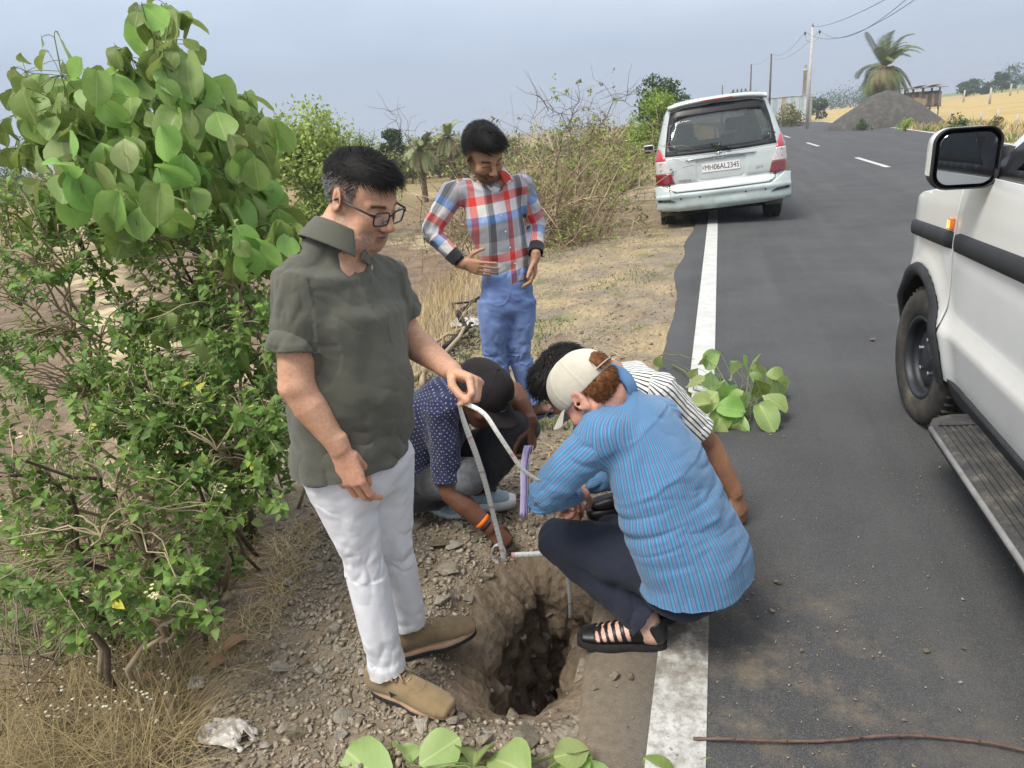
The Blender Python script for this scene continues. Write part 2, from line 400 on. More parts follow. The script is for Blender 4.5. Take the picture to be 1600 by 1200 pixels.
t = NT('road_paint'); pos = t.pos(); sp = t.sep(pos)
yk = t.n('ShaderNodeMapRange'); t.l(sp['Y'], yk.inputs[0]); yk.inputs[1].default_value = 3.0; yk.inputs[2].default_value = 2.0
wear = t.math('MULTIPLY', t.ramp(t.noise(38, 6, .75, pos), [(.44, 0.0), (.62, 1.0)]), t.math('MULTIPLY_ADD', yk.outputs[0], .55, .22))
near = t.n('ShaderNodeVectorMath'); near.operation = 'DISTANCE'; t.l(pos, near.inputs[0]); near.inputs[1].default_value = (-.08, 1.92, 0)
nm = t.n('ShaderNodeMapRange'); t.l(near.outputs['Value'], nm.inputs[0]); nm.inputs[1].default_value = .42; nm.inputs[2].default_value = .1
dirtm = t.math('MULTIPLY', nm.outputs[0], t.ramp(t.noise(14, 6, .7, pos), [(.38, 0.0), (.58, .85)]))
c = t.mix(wear, t.ramp(t.noise(6, 4, .6, pos), [(.3, (.44, .435, .41)), (.7, (.56, .555, .53))]), (.22, .20, .17))
c = t.mix(dirtm, c, (.13, .105, .075))
t.base(c).set(Roughness=.7); t.bump(t.noise(220, 3, .6, pos), .35, .003)
PAINT = t.m
def strip(name, xa, xb, ys, z=.004):
    V = []; 
    for y in ys: V += [(float(xa(y)), y, z), (float(xb(y)), y, z)]
    n = len(ys); F = np.array([(2*i, 2*i+1, 2*i+3, 2*i+2) for i in range(n-1)])
    o = obj(name, mesh_from(name, V, F, PAINT), road); return o
strip('edge_line', lambda y: -.150+left_far(y), lambda y: left_far(y), np.r_[np.linspace(-20, 60, 41), np.linspace(65, 420, 40)])
strip('edge_line', lambda y: right_x(y)-.05, lambda y: right_x(y)+.15, np.r_[np.linspace(-20, 60, 41), np.linspace(65, 420, 40)])
for k in range(-2, 14):
    y0 = 21.0+14.3*k
    strip('centre_dash', lambda y: 4.12+left_far(y), lambda y: 4.27+left_far(y), np.linspace(y0, y0+4.7, 4))

# ------------------------------------------------------------------ trench
t = NT('trench_soil'); pos = t.pos()
c = t.ramp(t.noise(7, 6, .65, pos), [(.25, (.11, .082, .056)), (.5, (.20, .152, .105)), (.75, (.30, .235, .165))])
t.base(c).set(Roughness=.95); t.b.inputs['Specular IOR Level'].default_value = .1
t.bump(t.math('ADD', t.noise(35, 6, .7, pos), t.math('MULTIPLY', t.vor(30, pos), .8)), .8, .02)
TSOIL = t.m
n = len(PITC); cen = PITC.mean(0)
prof = [(0.095, .0), (.06, .0), (0.03, 0.001), (0.0, -.012), (-.02, -.03), (-.04, -.07)]+[(-.05-.05*(k/30.), -.07-.80*(k/30.)) for k in range(1, 31)]
V = []
tang = np.roll(PITC, -1, 0)-np.roll(PITC, 1, 0); nr = np.stack([tang[:, 1], -tang[:, 0]], 1); nr /= np.linalg.norm(nr, axis=1)[:, None]
if ((PITC-cen)*nr).sum() < 0: nr = -nr
lft = sstep(.0, 1, -(nr[:, 0]))                                        # the left wall leans in more
for o_, d_ in prof:
    q = PITC+nr*o_; 
    q = q+nr*(d_ if d_ < -.03 else 0)*lft[:, None]*.18
    zt = terrain(PITC[:, 0]+nr[:, 0]*max(o_, .0), PITC[:, 1]+nr[:, 1]*max(o_, 0))
    z = zt+d_*(1 if d_ < 0 else 0)-(.012 if o_ > .09 else 0)
    V.append(np.stack([q[:, 0], q[:, 1], z], 1))
V = np.array(V); p = V.reshape(-1, 3)
amp = np.repeat(np.array([0, .08, .2, .5, .8]+[1.0]*(len(prof)-5)), n)
dsp = (fbm(p*7, 4)-.5)*.15+(fbm(p*20, 3)-.5)*.09
cell = np.abs(fbm(p*15+4, 2)-.5)*.05
p = p.copy(); p[:, :2] += np.tile(nr, (len(prof), 1))*((dsp-cell)*amp)[:, None]; p[:, 2] += amp*(fbm(p*12+31, 3)-.5)*.05
R = len(prof); idx = np.arange(R*n).reshape(R, n)
Fp = [(idx[i, j], idx[i+1, j], idx[i+1, (j+1) % n], idx[i, (j+1) % n]) for i in range(R-1) for j in range(n)]
bc = np.array([[*p[-n:].mean(0)]]); p = np.vstack([p, bc]); Fp += [(idx[R-1, j], len(p)-1, idx[R-1, (j+1) % n]) for j in range(n)]
trench = tag(obj('trench', mesh_from('trench', p, Fp, TSOIL, True)), 'narrow hand-dug trench at the edge of the asphalt', kind='structure')
PITV = V

# ------------------------------------------------------------------ stones
def rock_mesh(seed, npt=13, flat=.7):
    r = np.random.default_rng(seed); bm = bmesh.new()
    q = r.normal(size=(npt, 3)); q /= np.linalg.norm(q, axis=1)[:, None]; q *= r.uniform(.75, 1.0, (npt, 1)); q *= [1, r.uniform(.6, .9), flat*r.uniform(.7, 1)]
    for v in q: bm.verts.new(v)
    bmesh.ops.convex_hull(bm, input=bm.verts)
    for v in [v for v in bm.verts if not v.link_faces]: bm.verts.remove(v)
    me = bpy.data.meshes.new('stone'); bm.to_mesh(me); bm.free(); return me
def stone_mat(name, a, b):
    t = NT(name); oi = t.n('ShaderNodeObjectInfo')
    c = t.ramp(t.noise(2.2, 5, .65), [(.3, a), (.7, b)])
    hs = t.n('ShaderNodeHueSaturation'); t.l(c, hs.inputs['Color']); t.l(t.math('MULTIPLY_ADD', oi.outputs['Random'], .8, .6), hs.inputs['Value']); 
    t.l(t.math('MULTIPLY_ADD', oi.outputs['Random'], -.5, 1.15), hs.inputs['Saturation'])
    t.base(hs.outputs[0]).set(Roughness=.9); t.b.inputs['Specular IOR Level'].default_value = .2; t.bump(t.noise(5, 5, .7), .5, .15); return t.m
STONE = stone_mat('stone_brown', (.19, .155, .11), (.39, .33, .245)); STONE2 = stone_mat('stone_grey', (.20, .175, .135), (.36, .32, .25)); BRICKM = stone_mat('brick_red', (.28, .095, .05), (.42, .17, .10))
rocks = [rock_mesh(100+k, 12+k % 4) for k in range(14)]
for k, m_ in enumerate(rocks): m_.materials.append(STONE if k % 3 else STONE2)
def stone_at(x, y, s, parent=ground, sink=.3, zoff=0, me=None, z=None, name='stone'):
    o = obj(name, me or random.choice(rocks), parent, (x, y, (Tz(x, y) if z is None else z)+s*(.5-sink)+zoff), (random.uniform(-.4, .4), random.uniform(-.4, .4), random.uniform(0, 6.3)), (s, s*random.uniform(.8, 1.1), s*random.uniform(.7, 1)))
    return o
# the larger stones one can pick out, placed where they lie on the spoil
big_px = [(468, 1150, 30), (535, 1150, 20), (440, 1050, 22), (525, 985, 20), (700, 893, 24), (712, 857, 18), (690, 856, 22), (755, 905, 14), (720, 825, 14), (500, 1050, 14), (460, 975, 12), (520, 935, 10), (590, 1160, 16),
          (660, 1135, 22), (705, 1130, 16), (620, 1140, 16), (640, 1060, 10), (745, 1125, 18), (445, 1140, 16), (640, 940, 12), (690, 940, 16), (660, 900, 14), (560, 1130, 12), (420, 1020, 12), (480, 1010, 12), (390, 1080, 16), (330, 1110, 14), (455, 1100, 12), (800, 1120, 14), (830, 1132, 10), (500, 890, 12), (560, 830, 9), (880, 1120, 10)]
placed = []
def too_close(x, y, r): return any((x-a)**2+(y-b)**2 < (.8*(r+c))**2 for a, b, c in placed)
for px, py, s in big_px:
    g = GT(px, py); d = proj(g)[2]; r = s*d/F_PX*1.05; stone_at(g[0], g[1], r); placed.append((g[0], g[1], r))
n_st = len(placed)
def spoil_density(x, y):
    """where the loose stones lie"""
    d = float(pit_dist(np.array([x]), np.array([y]))[0])
    if d < .05 or x > XE-.05: return 0
    bx = float(bank_x(y)); e = sstep(-.15, .2, x-bx)
    return float(e*(1 if y < 3.1 else .25)*(0.45 if x > -.62 else 1))
while n_st < 300:
    y = random.uniform(1.0, 3.6); x = random.uniform(-2.0, -.42)
    if random.random() > spoil_density(x, y): continue
    r = min(.055, .014+random.expovariate(1/.012))
    if too_close(x, y, r): continue
    stone_at(x, y, r, sink=random.uniform(.1, .5)); placed.append((x, y, r)); n_st += 1
# stones bedded in the trench wall
for k in range(130):
    j = random.randrange(n); i = random.randrange(5, R-2)
    if nr[j, 0] > .3: continue
    q = p[idx[i, j]]; s = random.uniform(.010, .040)
    obj('stone', random.choice(rocks), trench, tuple(q), (random.uniform(0, 6), random.uniform(0, 6), 0), (s, s, s*.8))
def scatter_mesh(name, meshes, pts, mats, kind='stuff', parent=None, flat=None):
    """many small copies joined into one mesh; pts rows = x,y,z,scale"""
    src = []
    for m_ in meshes:
        v = np.zeros(len(m_.vertices)*3, np.float32); m_.vertices.foreach_get('co', v); f = [tuple(p_.vertices) for p_ in m_.polygons]
        src.append((v.reshape(-1, 3), np.array([q for q in f if len(q) == 3])))
    VV = []; FF = []; off = 0
    ks = RNG.integers(0, len(src), len(pts)); ang = RNG.uniform(0, 6.28, len(pts)); tl = RNG.uniform(-.5, .5, (len(pts), 2))
    for k in range(len(src)):
        sel = np.where(ks == k)[0]
        if not len(sel): continue
        v, f = src[k]; c, s = np.cos(ang[sel]), np.sin(ang[sel]); q = pts[sel]
        w = v[None]*q[:, 3][:, None, None]
        x = w[..., 0]*c[:, None]-w[..., 1]*s[:, None]; y = w[..., 0]*s[:, None]+w[..., 1]*c[:, None]; z = w[..., 2]+x*tl[sel, 0][:, None]+y*tl[sel, 1][:, None]
        w = np.stack([x, y, z], -1)+q[:, None, :3]
        VV.append(w.reshape(-1, 3)); FF.append((f[None]+(np.arange(len(sel))*len(v))[:, None, None]+off).reshape(-1, 3)); off += len(sel)*len(v)
    o = obj(name, mesh_from(name, np.concatenate(VV), np.concatenate(FF), mats), parent); tag(o, kind=kind); return o
small = [rock_mesh(300+k, 8) for k in range(6)]
q = []
while len(q) < 17000:
    m_ = 4000; y = RNG.uniform(.95, 4.2, m_); x = RNG.uniform(-2.3, -.42, m_); d = pit_dist(x, y); bx = bank_x(y)
    ok = (d > .03) & (RNG.random(m_) < sstep(-.3, .15, x-bx)*np.where(y > 3.1, .35, 1)*np.where(x > -.62, .6, 1)); s = .0035+RNG.exponential(.0052, m_); s = np.minimum(s, .026)
    x, y, s = x[ok], y[ok], s[ok]; z = terrain(x, y)+s*.2; q += list(np.stack([x, y, z, s], 1))
def tone_mat(name, stops, scale):
    t = NT(name); c = t.ramp(t.noise(scale, 2, .5, t.pos()), stops); t.base(c).set(Roughness=.92); t.b.inputs['Specular IOR Level'].default_value = .2; return t.m
GRAV = tone_mat('gravel', [(.3, (.16, .125, .09)), (.5, (.29, .24, .175)), (.7, (.43, .38, .30))], 60)
tag(scatter_mesh('gravel', small, np.array(q), GRAV), 'loose brown gravel and broken stone thrown out of the trench')
# far verge: gravelly bits with brick red
q = []
y = 4+RNG.random(4500)**1.6*12; x = edge_x(y)-.03-RNG.random(4500)*(edge_x(y)-bank_x(y)+.1); s = .006+RNG.exponential(.006, 4500); s = np.minimum(s, .03)
tag(scatter_mesh('verge_gravel', small, np.stack([x, y, terrain(x, y)+s*.2, s], 1), tone_mat('verge_gravel', [(.3, (.14, .10, .075)), (.5, (.28, .23, .17)), (.68, (.36, .25, .19))], 25)), 'scattered gravel and crumbs of brick on the far verge')
# grit on the asphalt
y = np.r_[RNG.uniform(1.1, 3.6, 700), RNG.uniform(1.2, 2.4, 500)]; x = np.r_[RNG.uniform(-.3, 1.3, 700), RNG.normal(.2, .25, 500)]; s = np.minimum(.0014+RNG.exponential(.0016, 1200), .009)
ok = x > -.36; tag(scatter_mesh('road_grit', small, np.stack([x, y, s*.3+.003, s], 1)[ok], tone_mat('road_grit', [(.3, (.17, .13, .09)), (.5, (.28, .23, .17)), (.7, (.42, .39, .33))], 80)), 'specks of grit scattered over the asphalt')
for px, py, s in [(1215, 913, 9), (1253, 1020, 7), (1447, 1020, 9), (1375, 1022, 5), (928, 1078, 9), (960, 1060, 12), (985, 1060, 10), (1363, 533, 6), (1160, 790, 6), (1175, 908, 5), (1206, 956, 6), (1413, 1128, 5), (1505, 1015, 5), (1500, 1068, 4), (1336, 1095, 5)]:
    g = G(px, py, 0); r = s*proj(g)[2]/F_PX; stone_at(g[0], g[1], r, road, .1, 0, None, .002)
# bits of brick along the verge
def brick_piece(px, py, s, lab):
    g = GT(px, py); r = s*proj(g)[2]/F_PX
    me = rock_mesh(random.randrange(9999), 16, .8); me.materials.append(BRICKM)
    o = obj('brick_piece', me, None, (g[0], g[1], g[2]+r*.35), (.1, .1, random.uniform(0, 3)), (r, r*.8, r*.7)); tag(o, lab, 'brick', 'broken bricks along the verge')
brick_piece(1010, 341, 8, 'broken red brick lying alone left of the silver van wheel')
for a, b, s in [(875, 347, 7), (888, 343, 9), (900, 338, 7), (912, 331, 9), (925, 334, 7), (935, 327, 8), (868, 356, 7), (893, 352, 6), (941, 332, 6), (858, 372, 6), (882, 360, 5), (905, 346, 6), (846, 388, 6), (850, 402, 5), (960, 332, 6)]:
    brick_piece(a+random.uniform(-2, 2), b, s, 'lump of broken brick in the rubble row below the dry bushes')
# ------------------------------------------------------------------ leaves, twigs, grass
def leaf_mat(name, a, b, back=None, vein=.35, trans=.35, rough=.5, tint=False, per=.0, spec=.35):
    """thin leaf: two greens, paler midrib and side veins, lets some light through"""
    t = NT(name); uv = t.sep(t.attr('pat'))
    c = t.ramp(t.noise(6, 3, .6, t.pos()), [(.3, a), (.7, b)])
    if tint: c = t.mix(1.0, c, t.attr('tint', 'Color'), 'MULTIPLY')
    if per:
        oi = t.n('ShaderNodeObjectInfo'); hs = t.n('ShaderNodeHueSaturation'); t.l(c, hs.inputs['Color']); t.l(t.math('MULTIPLY_ADD', oi.outputs['Random'], 2*per, 1-per), hs.inputs['Value'])
        t.l(t.math('MULTIPLY_ADD', oi.outputs['Random'], .05, .475), hs.inputs['Hue']); c = hs.outputs[0]
    if vein:
        ax = t.math('ABSOLUTE', uv['X']); mid = t.ramp(ax, [(0, 1.0), (.035, 0.0)])
        sv = t.math('FRACT', t.math('MULTIPLY', t.math('SUBTRACT', uv['Y'], t.math('MULTIPLY', ax, .75)), 6.0)); svm = t.math('MULTIPLY', t.ramp(sv, [(0, 1.0), (.10, 0.0)]), .55)
        c = t.mix(t.math('MULTIPLY', t.math('MAXIMUM', mid, svm), vein), c, (min(1, b[0]*1.9+.06), min(1, b[1]*1.5+.06), b[2]*1.9+.03))
        t.bump(t.math('MAXIMUM', mid, svm), .25, .002)
    t.base(c).set(Roughness=rough); t.b.inputs['Specular IOR Level'].default_value = spec
    tr = t.n('ShaderNodeBsdfTranslucent'); hs = t.n('ShaderNodeHueSaturation'); hs.inputs['Value'].default_value = 1.5; hs.inputs['Hue'].default_value = .485; t.l(c, hs.inputs['Color']); t.l(hs.outputs[0], tr.inputs[0])
    mx = t.n('ShaderNodeMixShader'); mx.inputs[0].default_value = trans; out = t.t.nodes['Material Output']
    t.l(t.b.outputs[0], mx.inputs[1]); t.l(tr.outputs[0], mx.inputs[2]); t.l(mx.outputs[0], out.inputs[0]); return t.m
def leaf_shape(kind, ny=6, nx=4, fold=.25, droop=.25, wave=.03, seed=0):
    """unit leaf: base at 0, tip at +y, up +z; returns verts, quads, pattern coords"""
    r = np.random.default_rng(seed); V = []; U = []
    for i in range(ny+1):
        y = i/ny
        if kind == 'round': w = .43*(sin(pi*min(1, (y*.90+.03)**1.15)))**.55*(1 if y < .97 else .8)
        elif kind == 'heart': w = .36*sin(pi*(y**.62))**.8*(1-.25*y)
        else: w = .13*sin(pi*y**.8)
        if i == 0: w = .03
        for j in range(nx+1):
            x = (j/nx*2-1); xx = x*w; z = fold*abs(xx)*1.0-droop*(y**1.8)*.6+wave*sin(5*y+3*x+seed)*abs(x)
            V.append((xx, y-.05*abs(x)*(y > .8), z+.01*r.normal())); U.append((x*.5*(w/.47 if kind == 'round' else 1), y, 0))
    F = [(i*(nx+1)+j, i*(nx+1)+j+1, (i+1)*(nx+1)+j+1, (i+1)*(nx+1)+j) for i in range(ny) for j in range(nx)]
    return np.array(V), np.array(F), np.array(U)
def orient(tip, nor):
    y = nrm(tip); z = np.asarray(nor, float); z = nrm(z-y*(y@z)); x = np.cross(y, z); return np.stack([x, y, z], 1)    # columns
def leaf_batch(shapes, pos, R, size, parent_loc=(0, 0, 0)):
    """many leaves in one set of arrays; R = (n,3,3)"""
    VV, FF, UU = [], [], []; off = 0; ks = RNG.integers(0, len(shapes), len(pos))
    for k, (v, f, u) in enumerate(shapes):
        s = np.where(ks == k)[0]
        if not len(s): continue
        w = np.einsum('nij,vj->nvi', R[s], v)*size[s][:, None, None]+pos[s][:, None, :]
        VV.append(w.reshape(-1, 3)); FF.append((f[None]+(np.arange(len(s))*len(v))[:, None, None]+off).reshape(-1, f.shape[1])); UU.append(np.tile(u, (len(s), 1))); off += len(s)*len(v)
    return np.concatenate(VV)-np.array(parent_loc), np.concatenate(FF), np.concatenate(UU), ks
def rand_R(n, up=.5, out=None, droop=.3):
    t = RNG.normal(size=(n, 3)); t[:, 2] -= droop*1.5; nn = RNG.normal(size=(n, 3)); nn[:, 2] += up*3
    if out is not None: nn += out
    y = t/np.linalg.norm(t, axis=1)[:, None]; z = nn-y*(y*nn).sum(1)[:, None]; z /= np.linalg.norm(z, axis=1)[:, None]; x = np.cross(y, z); return np.stack([x, y, z], 2)
def curve_pts(a, b, sag=0., n=7, wob=.03, seed=None):
    a, b = np.asarray(a, float), np.asarray(b, float); t = np.linspace(0, 1, n)[:, None]; p = a+(b-a)*t; p[:, 2] += (sag*4*t*(1-t))[:, 0]
    L = np.linalg.norm(b-a); p[1:-1] += RNG.normal(size=(n-2, 3))*wob*L; return p
BARK = mat('twig_brown', (.075, .055, .038), (.15, .115, .08), 30, .85); BARKP = mat('twig_pale', (.27, .21, .13), (.42, .34, .22), 25, .85); TWIGG = mat('twig_green', (.11, .15, .05), (.20, .22, .09), 25, .7)
LEAF_BIG = leaf_mat('leaf_broad', (.175, .29, .065), (.27, .40, .115), per=.42, trans=.36, vein=.30, rough=.48)
LEAF_BIG2 = leaf_mat('leaf_broad_pale', (.27, .38, .12), (.36, .46, .19), per=.25, trans=.3, vein=.35, rough=.5)
# ---- tall broad-leaved shrub on the left
CL = [(40, 112, 50), (95, 118, 45), (85, 58, 16), (232, 30, 26), (262, 12, 20), (222, 8, 16), (255, 72, 34), (205, 92, 24), (265, 118, 44), (150, 145, 48), (95, 165, 45), (35, 180, 40), (22, 232, 30), (45, 222, 30), (180, 190, 52), (240, 185, 50), (300, 140, 44), (345, 160, 34), (388, 158, 28), (405, 190, 26), (320, 195, 46), (280, 240, 52), (220, 250, 52), (160, 236, 44), (112, 268, 32), (95, 298, 26), (335, 250, 44), (385, 232, 34), (300, 300, 44), (362, 290, 38), (260, 310, 42), (205, 305, 38), (400, 285, 26), (392, 318, 34), (430, 332, 26), (345, 345, 34), (85, 335, 24), (440, 362, 20), (255, 365, 34), (335, 425, 40), (285, 495, 30), (350, 515, 34), (408, 470, 30), (240, 480, 22), (415, 400, 24), (370, 380, 30), (200, 350, 30), (140, 200, 40), (60, 140, 40), (200, 140, 45), (330, 220, 40), (250, 270, 40), (190, 275, 36), (290, 195, 40)]
sb = P(330, 610, 3.05); SB = np.array([sb[0], sb[1], Tz(sb[0], sb[1])])
shrub = empty('broadleaf_shrub', tuple(SB), 'tall shrub with big rounded drooping leaves left of the polo shirt man', 'shrub')
shp = [leaf_shape('round', 6, 4, .18+.13*k, .15+.17*k, .05+.02*k, k) for k in range(6)]
lmesh = []
for k, (v, f, u) in enumerate(shp):
    for m_ in (LEAF_BIG, LEAF_BIG2): lmesh.append(mesh_from('leaf', v, f, m_, True, None, u))
crown_c = P(230, 230, 3.0); items = []
tips = []
for px, py, r in CL:
    d = 2.80+random.uniform(-.42, .42)+(.15 if py > 380 else 0); c = P(px, py, d); rad = r*d/F_PX; tips.append(c)
    n_ = max(3, int(6+r*.17)) if py < 380 else 8
    if r < 18: n_ = 2
    for _ in range(n_):
        q = RNG.normal(size=3); q *= rad*random.random()**.4/np.linalg.norm(q); p_ = c+q*np.array([1, 1.5, 1])
        o_ = nrm(p_-crown_c); tip = np.array([RNG.normal()*.55, RNG.normal()*.55, -.75-random.random()*.8])+o_*.30
        nor = o_*.7+np.array([0, 0, .40])-CF*.45+RNG.normal(size=3)*.65
        items.append((p_, orient(tip, nor), random.uniform(.060, .150)))
items.sort(key=lambda q: proj(q[0])[2]/q[2])
for i, (p_, R_, s_) in enumerate(items[:300]):
    o = obj('leaf', lmesh[(i*7) % 12 if random.random() < .45 else ((i*5) % 6)*2], shrub); o.matrix_local = Matrix.Translation(Vector(p_-SB)) @ Matrix(R_.tolist()).to_4x4() @ Matrix.Scale(s_, 4)
rest = items[300:]
if rest:
    V, F, U, ks = leaf_batch(shp, np.array([q[0] for q in rest]), np.array([q[1] for q in rest]), np.array([q[2] for q in rest]), SB)
    tag(obj('foliage', mesh_from('foliage', V, F, LEAF_BIG, True, None, U), shrub), kind='stuff')
mains = [P(330, 430, 3.0), P(225, 300, 2.95), P(250, 120, 2.9), P(120, 200, 2.9), P(370, 230, 2.9)]
def limb_of(name, a, b, r0, r1, m_, par, loc, sag=.0, n=8, wob=.02):
    mb = MB(); p_ = curve_pts(a, b, sag, n, wob); mb.tube(p_-np.array(loc), np.linspace(r0, r1, n), 6); return mb.build(name, m_, par, True), p_
stem_pts = []
for a, b, r0, r1 in [(SB, mains[0], .030, .022), (mains[0], mains[1], .020, .014), (mains[1], mains[2], .013, .006), (mains[1], mains[3], .012, .006), (mains[0], mains[4], .016, .008), (SB+[.05, 0, 0], P(300, 480, 2.8), .018, .008), (SB, P(90, 300, 2.9), .016, .007)]:
    o, p_ = limb_of('branch', a, b, r0, r1, BARK, shrub, SB); stem_pts += list(p_)
stem_pts = np.array(stem_pts); mb = MB()
for c in tips:
    j = np.argmin(np.linalg.norm(stem_pts-c, axis=1)); mb.tube(curve_pts(stem_pts[j], c, -.02, 6, .03)-SB, np.linspace(.005, .0025, 6), 5)
for p_, R_, s_ in items:
    c = min(tips, key=lambda q: np.sum((q-p_)**2)); mb.tube(curve_pts(c, p_, .01, 4, .02)-SB, .0016, 3, cap=False)
tag(mb.build('twigs', TWIGG, shrub, True), kind='stuff')
print('broadleaf', round(time.time()-T_START, 1))
# ---- flowering lantana shrubs along the bank
LEAF_LAN = leaf_mat('leaf_small', (.075, .15, .026), (.17, .28, .06), tint=True, trans=.28, vein=.25, rough=.5)
lshp = [leaf_shape('heart', 3, 2, .35, .3+.15*k, .0, k) for k in range(4)]
def in_poly(x, y, poly):
    ins = False; n = len(poly); j = n-1
    for i in range(n):
        if (poly[i][1] > y) != (poly[j][1] > y) and x < (poly[j][0]-poly[i][0])*(y-poly[i][1])/(poly[j][1]-poly[i][1])+poly[i][0]: ins = not ins
        j = i
    return ins
def lantana(rx, ry, poly, n_cl, dep, label, lpc=(12, 20), stems=8, fl=8, seed=0, low=0, lsize=(.020, .042)):
    base = np.array([rx, ry, Tz(rx, ry)]); e = empty('lantana_bush', tuple(base), label, 'bush', 'flowering bushes on the bank')
    xs = [q[0] for q in poly]; ys = [q[1] for q in poly]; cl = []
    tries = 0
    while len(cl) < n_cl and tries < n_cl*60:
        tries += 1; px, py = random.uniform(min(xs), max(xs)), random.uniform(min(ys), max(ys))
        if not in_poly(px, py, poly): continue
        p_ = P(px, py, random.uniform(*dep)); tz = Tz(p_[0], p_[1])
        if low: g = GT(px, py); p_ = g+np.array([0, 0, random.uniform(.02, low)]); tz = -9
        if p_[2] < tz+.04:
            g = GT(px, py); p_ = g+np.array([0, 0, random.uniform(.05, .2)])-ray(px, py)*.05
        cl.append(p_)
    cl = np.array(cl); cc = cl.mean(0); pos = []; Rm = []; mbt = MB(); flw = MB()
    st = []
    order = np.argsort(-np.linalg.norm(cl-base, axis=1))[:stems*3:3]
    for k in order:
        top = cl[k]; b0 = base+np.array([random.uniform(-.15, .15), random.uniform(-.15, .15), 0]); pts = curve_pts(b0, top, random.uniform(.05, .25), 10, .028)
        mb = MB(); mb.tube(pts-base, np.linspace(random.uniform(.007, .013), .003, 10), 6); mb.build('stem', random.choice([BARKP, BARKP, BARK]), e, True); st += list(pts)
    st = np.array(st)
    for c in cl:
        j = np.argmin(np.linalg.norm(st-c, axis=1)+.3*(st[:, 2] > c[2])); a = st[j]; mbt.tube(curve_pts(a, c, .03, 6, .035)-base, np.linspace(.0035, .0016, 6), 4, cap=False)
        ax = nrm(nrm(c-a)+np.array([0, 0, .8])+RNG.normal(size=3)*.5); n_ = random.randint(*lpc); L = random.uniform(.07, .16)
        s1 = nrm(np.cross(ax, RNG.normal(size=3))); s2 = np.cross(ax, s1)
        mbt.tube(np.array([c-ax*L*.5, c+ax*L*.5])-base, .0016, 4, cap=False)
        for i in range(n_):
            tpos = (i//2)/(n_/2); p_ = c+ax*L*(tpos-.5); sd = (s1 if (i//2) % 2 else s2)*(1 if i % 2 else -1); tip = sd+ax*(.25+.7*tpos)+RNG.normal(size=3)*.25-np.array([0, 0, .25]); nor = ax+np.array([0, 0, .6])+RNG.normal(size=3)*.3-CF*.25
            pos.append(p_); Rm.append(orient(tip, nor))
    pos = np.array(pos); Rm = np.array(Rm); size = RNG.uniform(*lsize, len(pos))
    V, F, U, ks = leaf_batch(lshp, pos, Rm, size, base)
    nv = len(lshp[0][0]); tn = np.clip(RNG.normal(1.0, .22, len(pos)), .5, 1.6)[:, None]*np.array([1, 1, 1.]); yel = RNG.random(len(pos)) < .008; tn[yel] = [3.6, 2.1, 1.0]; lt = RNG.random(len(pos)) < .15; tn[lt] *= [1.5, 1.35, 1.2]
    tn = np.concatenate([tn[ks == k] for k in range(len(lshp))]); tc = np.repeat(tn, nv, 0)
    tag(obj('foliage', mesh_from('foliage', V, F, LEAF_LAN, True, None, U, tc), e), kind='stuff')
    tag(mbt.build('twigs', BARKP, e, True), kind='stuff')
    for _ in range(fl):
        c = cl[random.randrange(len(cl))]+np.array([random.uniform(-.03, .03), random.uniform(-.03, .03), .05])-CF*.05
        for i in range(7): flw.lathe([(0, .002), (.0055, .003), (.004, 0)], c-base+RNG.normal(size=3)*.008, 'z', 6)
    if fl: tag(flw.build('flowers', mat('petal_cream', (.72, .62, .25), (.75, .72, .55), 90, .7), e), kind='stuff')
    return e
lantana(-2.05, 2.75, [(180, 370), (300, 330), (425, 380), (430, 600), (470, 700), (330, 690), (190, 560)], 202, (2.35, 2.95), 'leafy dark green bush with cream flowers directly behind the polo shirt man', seed=1, fl=7)
lantana(-2.55, 2.45, [(-60, 300), (70, 290), (200, 360), (230, 560), (180, 700), (60, 640), (-60, 600)], 175, (2.4, 3.0), 'tall dark green bush with thin pale stems at the left edge of the picture', seed=2, fl=5)
lantana(-1.95, 2.15, [(200, 560), (420, 620), (485, 720), (455, 790), (400, 800), (330, 760), (220, 740), (150, 650)], 202, (2.2, 2.7), 'low dark green bush spreading over the bank at knee height behind the white trousers', seed=3, fl=6)
lantana(-2.0, 1.75, [(30, 640), (200, 700), (330, 760), (390, 830), (300, 930), (120, 950), (-60, 920), (-60, 660)], 168, (1.9, 2.6), 'straggling bush among dry twigs at the foot of the bank', lpc=(8, 16), seed=4, fl=8)
lantana(-1.85, 1.55, [(180, 880), (300, 870), (330, 960), (240, 1010), (120, 1000), (60, 940)], 40, (1.85, 2.2), 'small flowering bush beside the fallen brown leaves', lpc=(8, 14), seed=5, fl=6)
lantana(-1.95, 1.95, [(60, 800), (200, 770), (440, 800), (400, 880), (330, 960), (270, 1040), (120, 1060), (-40, 1040), (-40, 800)], 330, (1.9, 2.4), 'low sprawling green growth along the foot of the bushes', lpc=(8, 14), seed=6, fl=12, low=.20, lsize=(.026, .05))
print('lantana', round(time.time()-T_START, 1))
